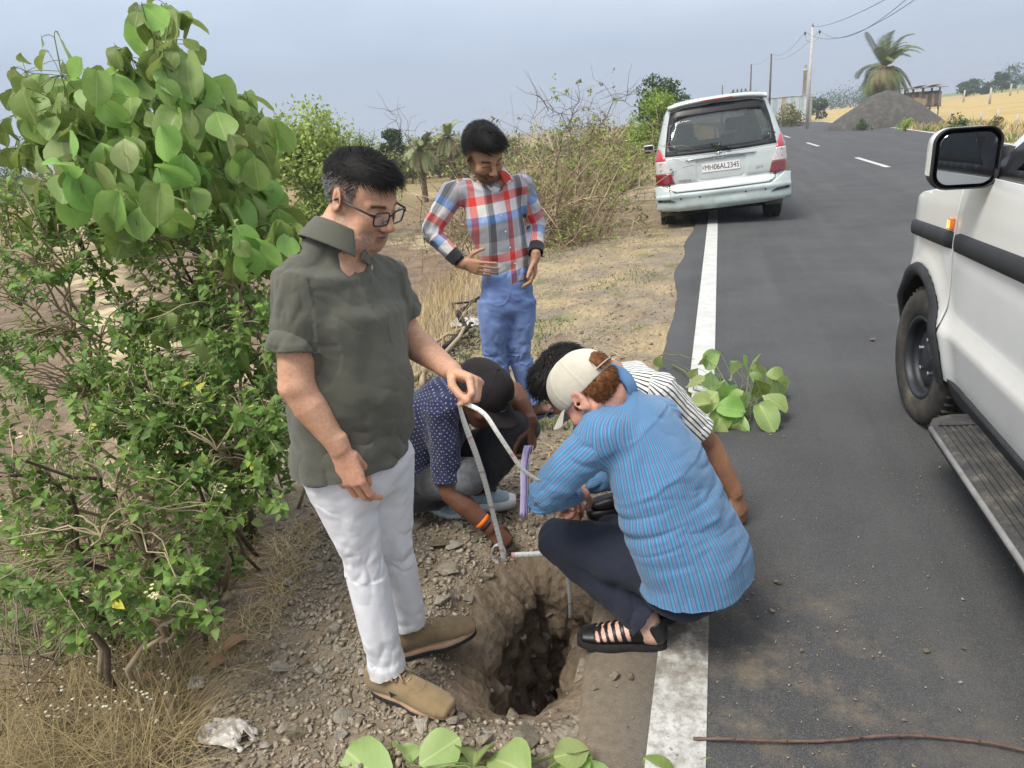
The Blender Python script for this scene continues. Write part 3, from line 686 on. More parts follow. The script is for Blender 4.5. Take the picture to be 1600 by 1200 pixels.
# ---- dry twigs, dry grass, straw
def blades(name, roots, H, lean, width, m_, parent=None, curl=.5, seg=3, label=None):
    n = len(roots); ang = RNG.uniform(0, 2*pi, n); d = np.stack([np.cos(ang), np.sin(ang)], 1); t = np.linspace(0, 1, seg+1)
    V = []; ln = lean*RNG.uniform(.4, 1.4, n)
    for k in t:
        c = roots+np.stack([d[:, 0]*H*ln*k**1.6, d[:, 1]*H*ln*k**1.6, H*(k-curl*ln*k*k*.5)], 1); w = width*(1-k*.85); sd = np.stack([-d[:, 1], d[:, 0], 0*ang], 1)
        V += [c-sd*w[:, None], c+sd*w[:, None]]
    V = np.stack(V, 1).reshape(-1, 3); m = 2*(seg+1); f = np.array([(2*i, 2*i+1, 2*i+3, 2*i+2) for i in range(seg)]); F = (f[None]+(np.arange(n)*m)[:, None, None]).reshape(-1, 4)
    tn = np.repeat(RNG.uniform(.6, 1.35, n), m)[:, None]*np.ones(3)
    o = obj(name, mesh_from(name, V, F, m_, False, None, None, tn), parent); return tag(o, label, None, None, 'stuff')
def tint_mat(name, a, b, scale=3, rough=.85):
    t = NT(name); c = t.mix(1.0, t.ramp(t.noise(scale, 3, .6, t.pos()), [(.3, a), (.7, b)]), t.attr('tint', 'Color'), 'MULTIPLY'); t.base(c).set(Roughness=rough); t.b.inputs['Specular IOR Level'].default_value = .2; return t.m
STRAW = tint_mat('straw', (.34, .25, .12), (.55, .44, .25)); DRYG = tint_mat('dry_grass', (.19, .145, .07), (.35, .27, .14)); GREENG = tint_mat('green_grass', (.06, .115, .025), (.13, .19, .055))
def on_ground(x, y): return np.stack([x, y, terrain(x, y)], 1)
def scatter_px(n, poly):
    out = []; xs = [q[0] for q in poly]; ys = [q[1] for q in poly]
    while len(out) < n:
        px, py = random.uniform(min(xs), max(xs)), random.uniform(min(ys), max(ys))
        if in_poly(px, py, poly): g = G(px, py, -.06 if px > 420 else (-.16 if py > 1000 else -.4)); out.append(g[:2])
    q = np.array(out); return on_ground(q[:, 0], q[:, 1])
R_ = scatter_px(3000, [(-60, 980), (120, 1000), (290, 1040), (320, 1100), (300, 1260), (-60, 1280)]); blades('dry_grass', R_, RNG.uniform(.05, .26, len(R_)), 1.5, np.full(len(R_), .0016), DRYG, label='tangled dry grass at the lower left')
R_ = scatter_px(700, [(-60, 700), (200, 760), (380, 880), (330, 1000), (100, 1000), (-60, 1000)]); blades('dry_grass', R_, RNG.uniform(.15, .45, len(R_)), .9, np.full(len(R_), .0016), DRYG, label='thin dry stems standing among the bushes')
mb = MB(); r_ = scatter_px(420, [(-60, 560), (200, 700), (400, 850), (340, 1000), (220, 1080), (-60, 1150)])
for q in r_:
    a = q+np.array([0, 0, random.uniform(0, .15)]); b = a+np.array([random.uniform(-.5, .5), random.uniform(-.4, .4), random.uniform(-.05, .45)]); mb.tube(curve_pts(a, b, random.uniform(-.03, .08), 7, .05), np.linspace(random.uniform(.0015, .004), .001, 7), 4, cap=False)
tag(mb.build('dry_twigs', mat('twig_dry', (.15, .11, .08), (.30, .23, .16), 14, .9, world=True), None, True), 'tangle of bare dry twigs between the bushes', kind='stuff')
mb = MB()
for q in scatter_px(150, [(150, 1010), (290, 1000), (310, 1190), (60, 1190), (20, 1080)]):
    c = q+np.array([0, 0, random.uniform(.05, .2)]); mb.tube(np.array([q, c]), .0008, 3, cap=False); mb.lathe([(0, .004), (.005, .002), (.003, -.002)], c, 'z', 6)
tag(mb.build('seed_heads', mat('seed_pale', (.45, .40, .28), (.62, .58, .45), 60, .8, world=True)), 'small pale seed heads in the dry grass', kind='stuff')
R_ = scatter_px(900, [(330, 1010), (430, 830), (500, 790), (470, 900), (400, 1040), (340, 1090)])
blades('straw', R_, RNG.uniform(.04, .14, len(R_)), 2.2, np.full(len(R_), .0014), STRAW, curl=1.0, label='dry straw lying along the edge of the spoil')
# mid verge: straw and green weeds between the dotted shirt man and the silver van
def verge(n, y0, y1, f0, f1, pw=1.5):
    y = y0+RNG.random(n)**pw*(y1-y0); u = RNG.uniform(f0, f1, n); x = edge_x(y)*(1-u)+bank_x(y)*u; return x, y
x, y = verge(9000, 3.3, 13, .12, 1.15); k = fbm(np.stack([x*1.1, y*.8, 0*x], 1), 3) > .47; x, y = x[k], y[k]
blades('straw', on_ground(x, y), RNG.uniform(.02, .08, len(x)), 2.4, np.full(len(x), .0022), STRAW, curl=1.0, label='straw strewn over the verge beyond the men')
x, y = verge(9000, 3.6, 14, .1, 1.0); k = fbm(np.stack([x*1.3+5, y*.9, 0*x], 1), 3) > .60; x, y = x[k], y[k]
blades('green_weeds', on_ground(x, y), RNG.uniform(.02, .075, len(x)), .9, np.full(len(x), .0035), GREENG, label='patches of low green weeds on the verge')
x, y = verge(5000, 4, 22, 1.0, 1.9, 1.2); blades('dry_grass', on_ground(x, y), RNG.uniform(.08, .45, len(x)), .6, np.full(len(x), .003), tint_mat('tall_straw', (.36, .26, .13), (.54, .42, .24)), label='tall dry grass at the top of the bank')
# tuft of straw stalks to the right of the polo shirt
q = scatter_px(160, [(640, 430), (740, 400), (745, 500), (660, 540)]); blades('straw_stalks', q, RNG.uniform(.15, .55, len(q)), .5, np.full(len(q), .0022), STRAW, label='tall pale straw stalks between the two standing men')
x = RNG.uniform(-9, -3.4, 9000); y = RNG.uniform(4.5, 16, 9000); k = fbm(np.stack([x*.7, y*.7, 0*x], 1), 3) > .5; x, y = x[k], y[k]; blades('stubble', on_ground(x, y), RNG.uniform(.02, .08, len(x)), 1.6, np.full(len(x), .003), STRAW, label='stubble and straw on the ploughed field')
print('grass', round(time.time()-T_START, 1))
# ------------------------------------------------------------------ people: a small distance-field modeller
import openvdb
class SDF:
    def __init__(s, lo, hi, h):
        s.h = h; s.lo = np.floor(np.array(lo)/h)*h; s.n = np.ceil((np.array(hi)-s.lo)/h).astype(int)+1
        s.d = np.full(tuple(s.n), .2, np.float32)
        s.ax = [(s.lo[i]+np.arange(s.n[i])*h).astype(np.float32) for i in range(3)]
    def reg(s, lo, hi):
        a = np.clip(np.floor((np.asarray(lo)-s.lo)/s.h).astype(int), 0, s.n); b = np.clip(np.ceil((np.asarray(hi)-s.lo)/s.h).astype(int)+1, 0, s.n)
        if np.any(b <= a): return None, None
        sl = tuple(slice(i, j) for i, j in zip(a, b))
        return sl, (s.ax[0][sl[0]][:, None, None], s.ax[1][sl[1]][None, :, None], s.ax[2][sl[2]][None, None, :])
    def put(s, sl, v, k, op):
        d = s.d[sl]
        if op == 'sub': v = -v; r = np.maximum(d, v); hh = np.maximum(k-np.abs(d-v), 0)/max(k, 1e-6); r = r+hh*hh*k*.25
        elif op == 'cut': r = np.maximum(d, v)
        else: r = np.minimum(d, v); hh = np.maximum(k-np.abs(d-v), 0)/max(k, 1e-6); r = r-hh*hh*k*.25
        s.d[sl] = r.astype(np.float32)
    def cap(s, a, b, ra, rb=None, k=.01, op='add'):
        rb = ra if rb is None else rb; a = np.asarray(a, float); b = np.asarray(b, float); m = max(ra, rb)+k+3*s.h
        sl, X = s.reg(np.minimum(a, b)-m, np.maximum(a, b)+m)
        if sl is None: return s
        ab = b-a; L = float(ab@ab)+1e-12; q = [X[i]-np.float32(a[i]) for i in range(3)]
        t = np.clip((q[0]*np.float32(ab[0])+q[1]*np.float32(ab[1])+q[2]*np.float32(ab[2]))/np.float32(L), 0, 1)
        v = np.sqrt((q[0]-t*np.float32(ab[0]))**2+(q[1]-t*np.float32(ab[1]))**2+(q[2]-t*np.float32(ab[2]))**2)-(np.float32(ra)+t*np.float32(rb-ra))
        s.put(sl, v, k, op); return s
    def ell(s, c, r, R=None, k=.01, op='add'):
        c = np.asarray(c, float); r = np.broadcast_to(np.asarray(r, float), (3,)); m = r.max()+k+3*s.h
        sl, X = s.reg(c-m, c+m)
        if sl is None: return s
        q = [X[i]-np.float32(c[i]) for i in range(3)]; R = np.eye(3) if R is None else np.asarray(R)
        u = [(q[0]*np.float32(R[i][0])+q[1]*np.float32(R[i][1])+q[2]*np.float32(R[i][2])) for i in range(3)]
        k0 = np.sqrt(sum((u[i]/np.float32(r[i]))**2 for i in range(3))); k1 = np.sqrt(sum((u[i]/np.float32(r[i]**2))**2 for i in range(3)))+1e-9
        s.put(sl, k0*(k0-1)/k1, k, op); return s
    def loft(s, pts, side, rad, k=.01, op='add', cap=.6):
        pts = [np.asarray(p, float) for p in pts]; n = len(pts)
        side = [np.asarray(side, float)]*n if np.ndim(side[0]) == 0 else [np.asarray(q, float) for q in side]
        rad = [(r, r) if np.isscalar(r) else r for r in rad]
        m = max(max(r) for r in rad)+k+3*s.h
        sl, X = s.reg(np.min(pts, axis=0)-m, np.max(pts, axis=0)+m)
        if sl is None: return s
        best = None; f = np.float32
        for i in range(n-1):
            a, b = pts[i], pts[i+1]; ab = b-a; L = np.linalg.norm(ab); d = ab/L
            q = [X[j]-f(a[j]) for j in range(3)]; ax = q[0]*f(d[0])+q[1]*f(d[1])+q[2]*f(d[2])
            t = np.clip(ax/f(L), 0, 1); sd = nrm(side[i]+side[i+1]); u = nrm(sd-d*(d@sd)); w = np.cross(d, u)
            qx = q[0]*f(u[0])+q[1]*f(u[1])+q[2]*f(u[2]); qy = q[0]*f(w[0])+q[1]*f(w[1])+q[2]*f(w[2]); qz = ax-t*f(L)
            rx = f(rad[i][0])+t*f(rad[i+1][0]-rad[i][0]); ry = f(rad[i][1])+t*f(rad[i+1][1]-rad[i][1]); rz = np.minimum(rx, ry)*f(cap)
            nn = np.sqrt((qx/rx)**2+(qy/ry)**2+(qz/rz)**2); k1 = np.sqrt((qx/rx**2)**2+(qy/ry**2)**2+(qz/rz**2)**2)+1e-9
            v = nn*(nn-1)/k1
            best = v if best is None else np.minimum(best, v)
        s.put(sl, best, k, op); return s
    def cut(s, p, nvec, lo=None, hi=None, rad=None):
        """remove what lies on the +nvec side of p (inside a ball of radius rad round p)"""
        p = np.asarray(p, float); nvec = nrm(nvec); m = rad or 9
        sl, X = s.reg(p-m if lo is None else lo, p+m if hi is None else hi)
        if sl is None: return s
        q = [X[i]-np.float32(p[i]) for i in range(3)]; v = q[0]*np.float32(nvec[0])+q[1]*np.float32(nvec[1])+q[2]*np.float32(nvec[2])
        if rad: v = np.where(q[0]**2+q[1]**2+q[2]**2 < rad*rad, v, np.float32(-1))
        s.put(sl, v, 0, 'cut'); return s
    def mesh(s, adapt=0.0):
        d = s.d; d[0] = d[-1] = .1; d[:, 0] = d[:, -1] = .1; d[:, :, 0] = d[:, :, -1] = .1
        occ = np.argwhere(d < .02)
        a = np.maximum(occ.min(0)-3, 0); b = occ.max(0)+4; sub = np.ascontiguousarray(d[a[0]:b[0], a[1]:b[1], a[2]:b[2]])
        g = openvdb.FloatGrid(.2); g.copyFromArray(sub)
        p, q = g.convertToQuads(isovalue=0.0)
        return (np.asarray(p, float)+a)*s.h+s.lo, np.asarray(q, np.int64)[:, ::-1]
def vnormals(V, F):
    n = np.cross(V[F[:, 2]]-V[F[:, 0]], V[F[:, 3]]-V[F[:, 1]]); N = np.zeros_like(V)
    for j in range(4): np.add.at(N, F[:, j], n)
    return N/(np.linalg.norm(N, axis=1)[:, None]+1e-12)
def smooth(V, F, it=1, w=.5):
    for _ in range(it):
        A = np.zeros_like(V); c = np.zeros(len(V))
        for j in range(4):
            for o in (1, 3): np.add.at(A, F[:, j], V[F[:, (j+o) % 4]]); np.add.at(c, F[:, j], 1)
        V = V+(A/c[:, None]-V)*w
    return V
def bone_coords(V, bones):
    """for each vertex: nearest bone, metres along it, metres round it; bones = (a, b, ref, radius, uoff)"""
    best = np.full(len(V), 1e9); out = np.zeros((len(V), 3)); which = np.zeros(len(V), int); tt = np.zeros(len(V)); th = np.zeros(len(V))
    for i, (a, b, ref, r, uo) in enumerate(bones):
        a = np.asarray(a, float); b = np.asarray(b, float); L = np.linalg.norm(b-a); d = (b-a)/L; q = V-a; ax = q@d; t = np.clip(ax/L, 0, 1)
        dist = np.linalg.norm(q-np.outer(t*L, d), axis=1)/r; m = dist < best; best[m] = dist[m]
        x = nrm(np.asarray(ref)-d*(d@np.asarray(ref))); y = np.cross(d, x); ang = np.arctan2(q@y, q@x)
        out[m] = np.stack([ang*r+uo, ax, np.full(len(V), float(i))], 1)[m]; which[m] = i; tt[m] = (ax/L)[m]; th[m] = ang[m]
    return out, which, tt, th
def folds(V, F, bones, amps, freq=(16, 1.3), glob=.004, gs=(7, 7, 3.2), seed=0):
    """cloth: ring wrinkles where amps says, and long soft drapes everywhere"""
    N = vnormals(V, F); uv, w, t, th = bone_coords(V, bones); disp = np.zeros(len(V))
    for i, fn in amps.items():
        m = w == i
        if not m.any(): continue
        ax = uv[m, 1]; tw = .35*np.sin(th[m]+seed+i)
        f = fbm(np.stack([ax*freq[0]+tw*1.6+seed*3.1, np.cos(th[m])*freq[1]+i*7, np.sin(th[m])*freq[1]+seed], 1), 3, .45)
        r = 1-np.abs(2*f-1)*2.2; disp[m] += fn(t[m])*np.clip(r, -.6, 1)
    g = fbm(V*np.array(gs)+seed*5.7, 3, .5); disp += glob*2*(1-np.abs(2*g-1)*2-.4)
    return V+N*disp[:, None], uv
def scalp(c, pl, rg, tone=(.008, .007, .006)):
    m = rg(pl, np.random.default_rng(1)); c[m] = tone; return c
class Frame:
    """right, forward, up axes of a head or a foot"""
    def __init__(s, o, fwd, up, k=1.0):
        s.o = np.asarray(o, float); s.f = nrm(fwd); s.r = nrm(np.cross(s.f, up)); s.u = np.cross(s.r, s.f); s.R = np.array([s.r, s.f, s.u]); s.k = k
    def w(s, *p): return s.o+(np.array(p, float)*s.k) @ s.R
    def loc(s, V): return ((V-s.o) @ s.R.T)/s.k
    def rot(s, A): return np.asarray(A) @ s.R
def rotm(ax, a):
    ax = nrm(ax); K = np.array([[0, -ax[2], ax[1]], [ax[2], 0, -ax[0]], [-ax[1], ax[0], 0]]); return np.eye(3)+sin(a)*K+(1-cos(a))*K@K
def head(S, H, mouth=.0, chin=1.0, fat=1.0):
    k = H.k; e = lambda c, r, kk=.012, op='add', A=None: S.ell(H.w(*c), np.array(r)*k, H.R if A is None else H.rot(A), kk, op)
    c = lambda a, b, ra, rb=None, kk=.01, op='add': S.cap(H.w(*a), H.w(*b), ra*k, None if rb is None else rb*k, kk, op)
    e((0, -.015, .035), (.076, .098, .086)); e((0, .030, .020), (.068, .060, .062), .02)
    e((0, .030, -.045), (.060*fat, .060, .080), .025)
    e((0, .050, -.088), (.044*fat, .040, .036), .02); e((0, .079, -.106*chin), (.021, .017, .017), .018)
    for s in (-1, 1):
        c((s*.056*fat, -.008, -.045), (s*.030*fat, .062, -.098), .022, .018, .02)
        e((s*.040, .066, -.036), (.024, .022, .024), .02)
        c((s*.012, .090, .014), (s*.046, .072, .010), .0105, .009, .012)
        e((s*.033, .097, -.008), (.018, .014, .0105), .012, 'sub')
        e((s*.032, .078, -.009), (.0165, .0135, .0115), .003)
        A = rotm((0, 0, 1), s*-.42) @ rotm((1, 0, 0), .2)
        e((s*.080, -.012, -.006), (.0085, .022, .033), .006, 'add', A.T); e((s*.079, -.014, -.032), (.007, .011, .013), .006)
        e((s*.0885, -.006, -.004), (.006, .012, .021), .004, 'sub', A.T); e((s*.084, -.002, -.010), (.006, .005, .008), .003, 'sub')
        e((s*.0125, .101, -.047), (.0085, .011, .0075), .005)
    c((0, .092, .006), (0, .112, -.036), .0085, .0115, .012); e((0, .116, -.041), (.0125, .0115, .0105), .008)
    e((0, .092, -.068), (.026, .013, .010), .006); e((0, .095, -.071), (.021, .010, .0055), .003); e((0, .092, -.082), (.019, .011, .0065), .003)
    if mouth > 0: e((0, .103, -.0765), (.017, .012, .0022+mouth), .002, 'sub')
    else: c((-.021, .099, -.0765), (.021, .099, -.0765), .0016, None, .003, 'sub')
def hand(S, wr, d, n, side, curls, thumb, k=1.0, spread=1.0, vary=0):
    """d: wrist to knuckles, n: out of the palm; curls: four (mcp, pip, dip) in degrees; thumb: three directions in (d, t, n)"""
    d = nrm(d); n = nrm(n-d*(d@n)); t = np.cross(d, n)*(1 if side == 'R' else -1); wr = np.asarray(wr, float)
    W = lambda a, b, c: wr+(a*d+b*t+c*n)*k
    S.loft([W(-.03, 0, 0), W(0, 0, 0), W(.03, .002, .002), W(.065, .002, .001), W(.088, 0, -.001)], t, [(.027*k, .020*k), (.026*k, .0185*k), (.034*k, .0165*k), (.040*k, .0150*k), (.039*k, .0115*k)], .012)
    tips = []
    for i, (b, a, L, r) in enumerate([(.029, .086, .95, .0098), (.0095, .091, 1.06, .0100), (-.0105, .087, 1.0, .0095), (-.0285, .078, .82, .0086)]):
        p = W(a, b, -.001); fd = nrm(d+t*(b*2.6*spread)); ax = nrm(np.cross(fd, n)); ang = 0; rr = r*k
        S.cap(W(a-.03, b*.75, -.001), p, rr*.95, rr*1.04, .006)
        for j, (seg, cu) in enumerate(zip((.046, .027, .022), curls[i])):
            ang += radians(cu); q = rotm(ax, ang) @ fd; e = p+q*seg*L*k
            S.cap(p, e, rr, rr*.90, .0025); rr *= .90; p = e
        tips.append(p)
    p = W(.022, .024, .008); rr = .0125*k
    for seg, q, r2 in zip((.044, .034, .027), thumb, (.0112, .0102, .0088)):
        q = nrm(q[0]*d+q[1]*t+q[2]*n); e = p+q*seg*k; S.cap(p, e, rr, r2*k, .004); rr = r2*k; p = e
    return tips, p
REST = [(22, 28, 16), (26, 34, 18), (30, 38, 20), (34, 42, 22)]
FLAT = [(6, 10, 6), (8, 10, 6), (8, 12, 6), (10, 14, 8)]
GRIP = [(55, 70, 40), (60, 75, 42), (65, 80, 45), (68, 82, 45)]
TH_REST = [(.75, .55, .35), (.92, .2, .3), (.98, .05, .18)]; TH_OPEN = [(.55, .8, .2), (.75, .6, .2), (.85, .5, .15)]; TH_PINCH = [(.6, .55, .6), (.85, .05, .55), (.9, -.25, .3)]

def skin_mat(name, base):
    t = NT(name); a = t.n('ShaderNodeAttribute'); a.attribute_name = 'tint'
    n1 = t.ramp(t.noise(22, 4, .6), [(.3, (.86, .80, .78)), (.7, (1.10, 1.08, 1.06))]); n2 = t.ramp(t.noise(140, 2, .5), [(.35, .9), (.65, 1.06)])
    c = t.mix(1.0, t.mix(1.0, a.outputs['Color'], n1, 'MULTIPLY'), n2, 'MULTIPLY')
    t.base(c).set(Roughness=.52); t.b.inputs['Specular IOR Level'].default_value = .38
    t.b.inputs['Subsurface Weight'].default_value = .12; t.b.inputs['Subsurface Radius'].default_value = (.6, .25, .12); t.b.inputs['Subsurface Scale'].default_value = .01
    t.bump(t.math('ADD', t.noise(260, 3, .6), t.noise(60, 3, .6)), .22, .0015); return t.m
SKIN = skin_mat('skin', None)
def cloth_mat(name, color=None, c1=None, c2=None, scale=6, rough=.9, weave=900, bump=.25, sheen=.15, build=None, spec=.2):
    t = NT(name)
    if build: c = build(t)
    else: c = t.ramp(t.noise(scale, 5, .6), [(.3, c1), (.7, c2)])
    t.base(c).set(Roughness=rough); t.b.inputs['Specular IOR Level'].default_value = spec
    t.b.inputs['Sheen Weight'].default_value = sheen; t.b.inputs['Sheen Roughness'].default_value = .6
    h = t.math('ADD', t.math('MULTIPLY', t.noise(weave, 2, .5), .5), t.noise(45, 5, .65)); t.bump(h, bump, .003); return t.m
def hairs(name, H, parent, roots, norms, comb, n_seg, length, width, mats, lift=.012, rnd=.25, surf=None, gravity=0., seed=0):
    """strands as thin tapered blades that follow the skull"""
    r = np.random.default_rng(seed); n = len(roots); p = roots.copy(); d = comb/(np.linalg.norm(comb, axis=1)[:, None]+1e-9)
    d = d+r.normal(size=d.shape)*rnd; L = length*r.uniform(.7, 1.15, n)/n_seg; rows = [p.copy()]
    for k in range(n_seg):
        nl = norms*(lift*(1.2-k/n_seg)/max(length, 1e-3)); d = d/(np.linalg.norm(d, axis=1)[:, None]+1e-9)
        p = p+(d+nl)*L[:, None]; p[:, 2] -= gravity*L*(k/n_seg)
        if surf is not None: p, norms = surf(p)
        d = d-norms*(np.sum(d*norms, 1)[:, None])*.8
        rows.append(p.copy())
    rows = np.array(rows); tn = np.gradient(rows, axis=0); side = np.cross(tn, norms[None]+0*tn); side /= np.linalg.norm(side, axis=2)[..., None]+1e-9
    wv = width*np.linspace(1, .15, n_seg+1)[:, None, None]*r.uniform(.6, 1.2, (1, n, 1))
    A = rows-side*wv; B = rows+side*wv; V = np.stack([A, B], 2)     # seg, n, 2, 3
    V = V.transpose(1, 0, 2, 3).reshape(-1, 3); m = 2*(n_seg+1)
    f = np.array([(2*i, 2*i+1, 2*i+3, 2*i+2) for i in range(n_seg)]); F = (f[None]+(np.arange(n)*m)[:, None, None]).reshape(-1, 4)
    o = obj(name, mesh_from(name, V-np.array(parent.location), F, mats, True), parent); return o
def skull_surf(H, scale=1.0, c=(0, -.012, .032), r=(.080, .104, .092)):
    c = np.array(c); r = np.array(r)*scale
    def f(p):
        q = (H.loc(p)-c)/r; l = np.linalg.norm(q, axis=1)[:, None]; q2 = np.where(l < 1, q/l, q); nn = q/r; nn /= np.linalg.norm(nn, axis=1)[:, None]
        return H.o+((q2*r+c)*H.k) @ H.R, nn @ H.R
    return f
def skull_roots(H, n, region, seed=0, scale=1.0, c=(0, -.012, .032), r=(.080, .104, .092)):
    g = np.random.default_rng(seed); c = np.array(c); r = np.array(r)*scale; out = []
    while len(out) < n:
        q = g.normal(size=(4000, 3)); q /= np.linalg.norm(q, axis=1)[:, None]; pl = q*r+c; m = region(pl, g); out += list(pl[m])
    pl = np.array(out[:n]); nn = (pl-c)/r**2; nn /= np.linalg.norm(nn, axis=1)[:, None]
    return H.o+(pl*H.k) @ H.R, nn @ H.R, pl
def hair_mat(name, a, b, rough=.55):
    t = NT(name); c = t.ramp(t.noise(90, 2, .5), [(.3, a), (.7, b)]); t.base(c).set(Roughness=rough); t.b.inputs['Specular IOR Level'].default_value = .18; return t.m
HAIR_BLACK = hair_mat('hair_black', (.005, .0045, .004), (.013, .011, .010)); HAIR_GREY = hair_mat('hair_grey', (.10, .095, .09), (.28, .27, .26)); HAIR_GINGER = hair_mat('hair_ginger', (.10, .035, .012), (.26, .11, .04))
class Person:
    def __init__(s, base, label, group=None):
        s.e = empty('person', tuple(base), label, 'person', group); s.b = np.asarray(base, float)
    def part(s, name, V, F, m, uv=None, col=None, sm=True, parent=None):
        return obj(name, mesh_from(name, V-s.b, F, m, sm, None, uv, col), parent or s.e)
    def mb(s, name, mb, m, smooth=False, parent=None):
        mb.V = [v-s.b for v in mb.V]; return mb.build(name, m, parent or s.e, smooth)
def shoe_sole(mb, Fm, outline, z0, z1, mi=0, flare=.0):
    """outline in (right, forward) metres, from the heel round"""
    o = np.array(outline); n = len(o); V = []
    for z, k in ((z0, 1.0), ((z0+z1)/2, 1.02), (z1, .98)):
        for x, y in o: V.append(Fm.w(x*k, y, z+flare*max(0, y-.1)**2*8))
    F = [(i, (i+1) % n, n+(i+1) % n, n+i) for i in range(n)]+[(n+i, n+(i+1) % n, 2*n+(i+1) % n, 2*n+i) for i in range(n)]+[tuple(range(n))[::-1], tuple(range(2*n, 3*n))]
    mb.add(np.array(V), F, mi)
def sole_outline(L=.29, w=.048, toe=.8, side=1):
    a = np.linspace(0, 2*pi, 40, endpoint=False); out = []
    for q in a:
        y = -cos(q)*L/2; x = sin(q); f = (y/L+.5)
        ww = w*(.82+.28*sstep(.3, .7, f)-.10*sstep(.2, .45, f)*sstep(.6, .4, f))
        x = np.sign(x)*abs(x)**.62*ww+side*-.006*sin(f*pi)*(1 if x > 0 else .3); out.append((x, y+L/2-.06))
    return out

def collar_sdf(M_, nk, axis, fb, cmat, r_top=.062, r_bot=.080, h=.045, notch=.03, points=0.0, open_=1.0, res=.003, name='collar'):
    """turned-down collar: a flaring band round the neck, open at the throat, with two points"""
    ax = nrm(axis); fp = nrm(fb-ax*(ax@fb)); rt = nrm(np.cross(fp, ax)); nk = np.asarray(nk, float)
    S = SDF(nk-.17, nk+.17, res); top_ = nk+ax*h*.55; bot = nk-ax*h*.5
    cone = lambda q, e, op: S.loft([bot-ax*e, top_+ax*e], rt, [((r_bot-q)+(r_bot-r_top)/h/1.05*e,)*2, ((r_top-q)-(r_bot-r_top)/h/1.05*e,)*2], 0, op, cap=.05)
    cone(0, 0, 'add')
    def pts():
        for s in (-1, 1): S.loft([nk+fp*r_top*.88+rt*s*r_top*.45+ax*h*.1, nk+fp*(r_bot*1.0)+rt*s*(r_bot*.50)-ax*(h*.4+points*.5), nk+fp*(r_bot*1.02)+rt*s*(r_bot*.72)-ax*(h*.4+points)], rt, [(.042, .011), (.030, .009), (.008, .007)], .006)
    cone(.0065, .03, 'sub')
    if points: pts()
    if notch: S.loft([nk+fp*r_top*1.05+ax*h*1.2, nk+fp*r_bot*1.05-ax*(h*.6+points)], rt, [(.038*open_, .05), (notch*.25, .05)], 0, 'sub', cap=.1)
    V, F = S.mesh(); V = smooth(V, F, 1, .4); return M_.part(name, V, F, cmat)
# ------------------------------------------------------------------ man in the green polo shirt
def facing(deg_to_cam):                            # 0 = towards the right of the picture, 90 = towards the camera
    a = radians(deg_to_cam); return CR*cos(a)-CF*sin(a)
def face_tint(pl, base, beard=None, lips=(.28, .10, .08), brow=(.03, .022, .018), ears=1.0, stub=0.0, bw=.0, moust=True, seed=0):
    """colours of a head by place: lips, brows, lash line, beard shadow"""
    c = np.tile(np.array(base), (len(pl), 1)); x, y, z = pl.T; ax = np.abs(x)
    def put(m, col, k=1.0):
        nonlocal c
        m = np.clip(m, 0, 1)[:, None]*k; c = c*(1-m)+np.array(col)*m
    red = sstep(.03, .0, np.hypot(ax-.043, z+.035))*sstep(.03, .06, y); put(red, (base[0]*1.06, base[1]*.82, base[2]*.78), .6)
    put(sstep(.02, .008, np.hypot(x, (z+.045)*1.2))*sstep(.09, .105, y), (base[0]*1.05, base[1]*.82, base[2]*.78), .6)
    put(sstep(.012, .002, np.abs(z+.009))*sstep(.014, .004, np.abs(ax-.033))*sstep(.06, .07, y), (base[0]*.72, base[1]*.62, base[2]*.60), .6)
    lipm = sstep(.0235, .018, ax)*sstep(.012, .008, np.abs(z+.077))*sstep(.088, .096, y); put(lipm, lips, .85)
    if beard is not None:
        n = fbm(pl*260+seed, 2); b = sstep(-.048, -.062, z+.25*np.clip(ax-.05, 0, 1)+.1*(.07-y)*(y < .07))*sstep(-.02, .01, y)
        side = sstep(.046, .060, ax)*sstep(.0, -.02, z)*sstep(-.010, .004, y)*sstep(.05, .03, y)*.8
        mo = sstep(.004, .0, np.abs(z+.062)-.006)*sstep(.034, .028, ax)*sstep(.075, .09, y) if moust else 0*x
        m = np.clip(np.maximum(np.maximum(b, side), mo), 0, 1)*sstep(-.128, -.112, z)*(1-.8*lipm)*(bw+(1-bw)*sstep(.35, .65, n)); put(m, beard, stub)
    bm = sstep(.0062, .003, np.abs(z-.0135+.12*(ax-.03)**2*10+.08*np.clip(ax-.035, 0, 1)))*sstep(.013, .017, ax)*sstep(.058, .05, ax)*sstep(.05, .06, y); put(bm, brow, .9)
    put(sstep(.003, .0012, np.abs(z+.0165-.9*(ax-.032)**2*10))*sstep(.019, .015, np.abs(ax-.032))*sstep(.07, .076, y), (.02, .015, .013), .9)
    return c

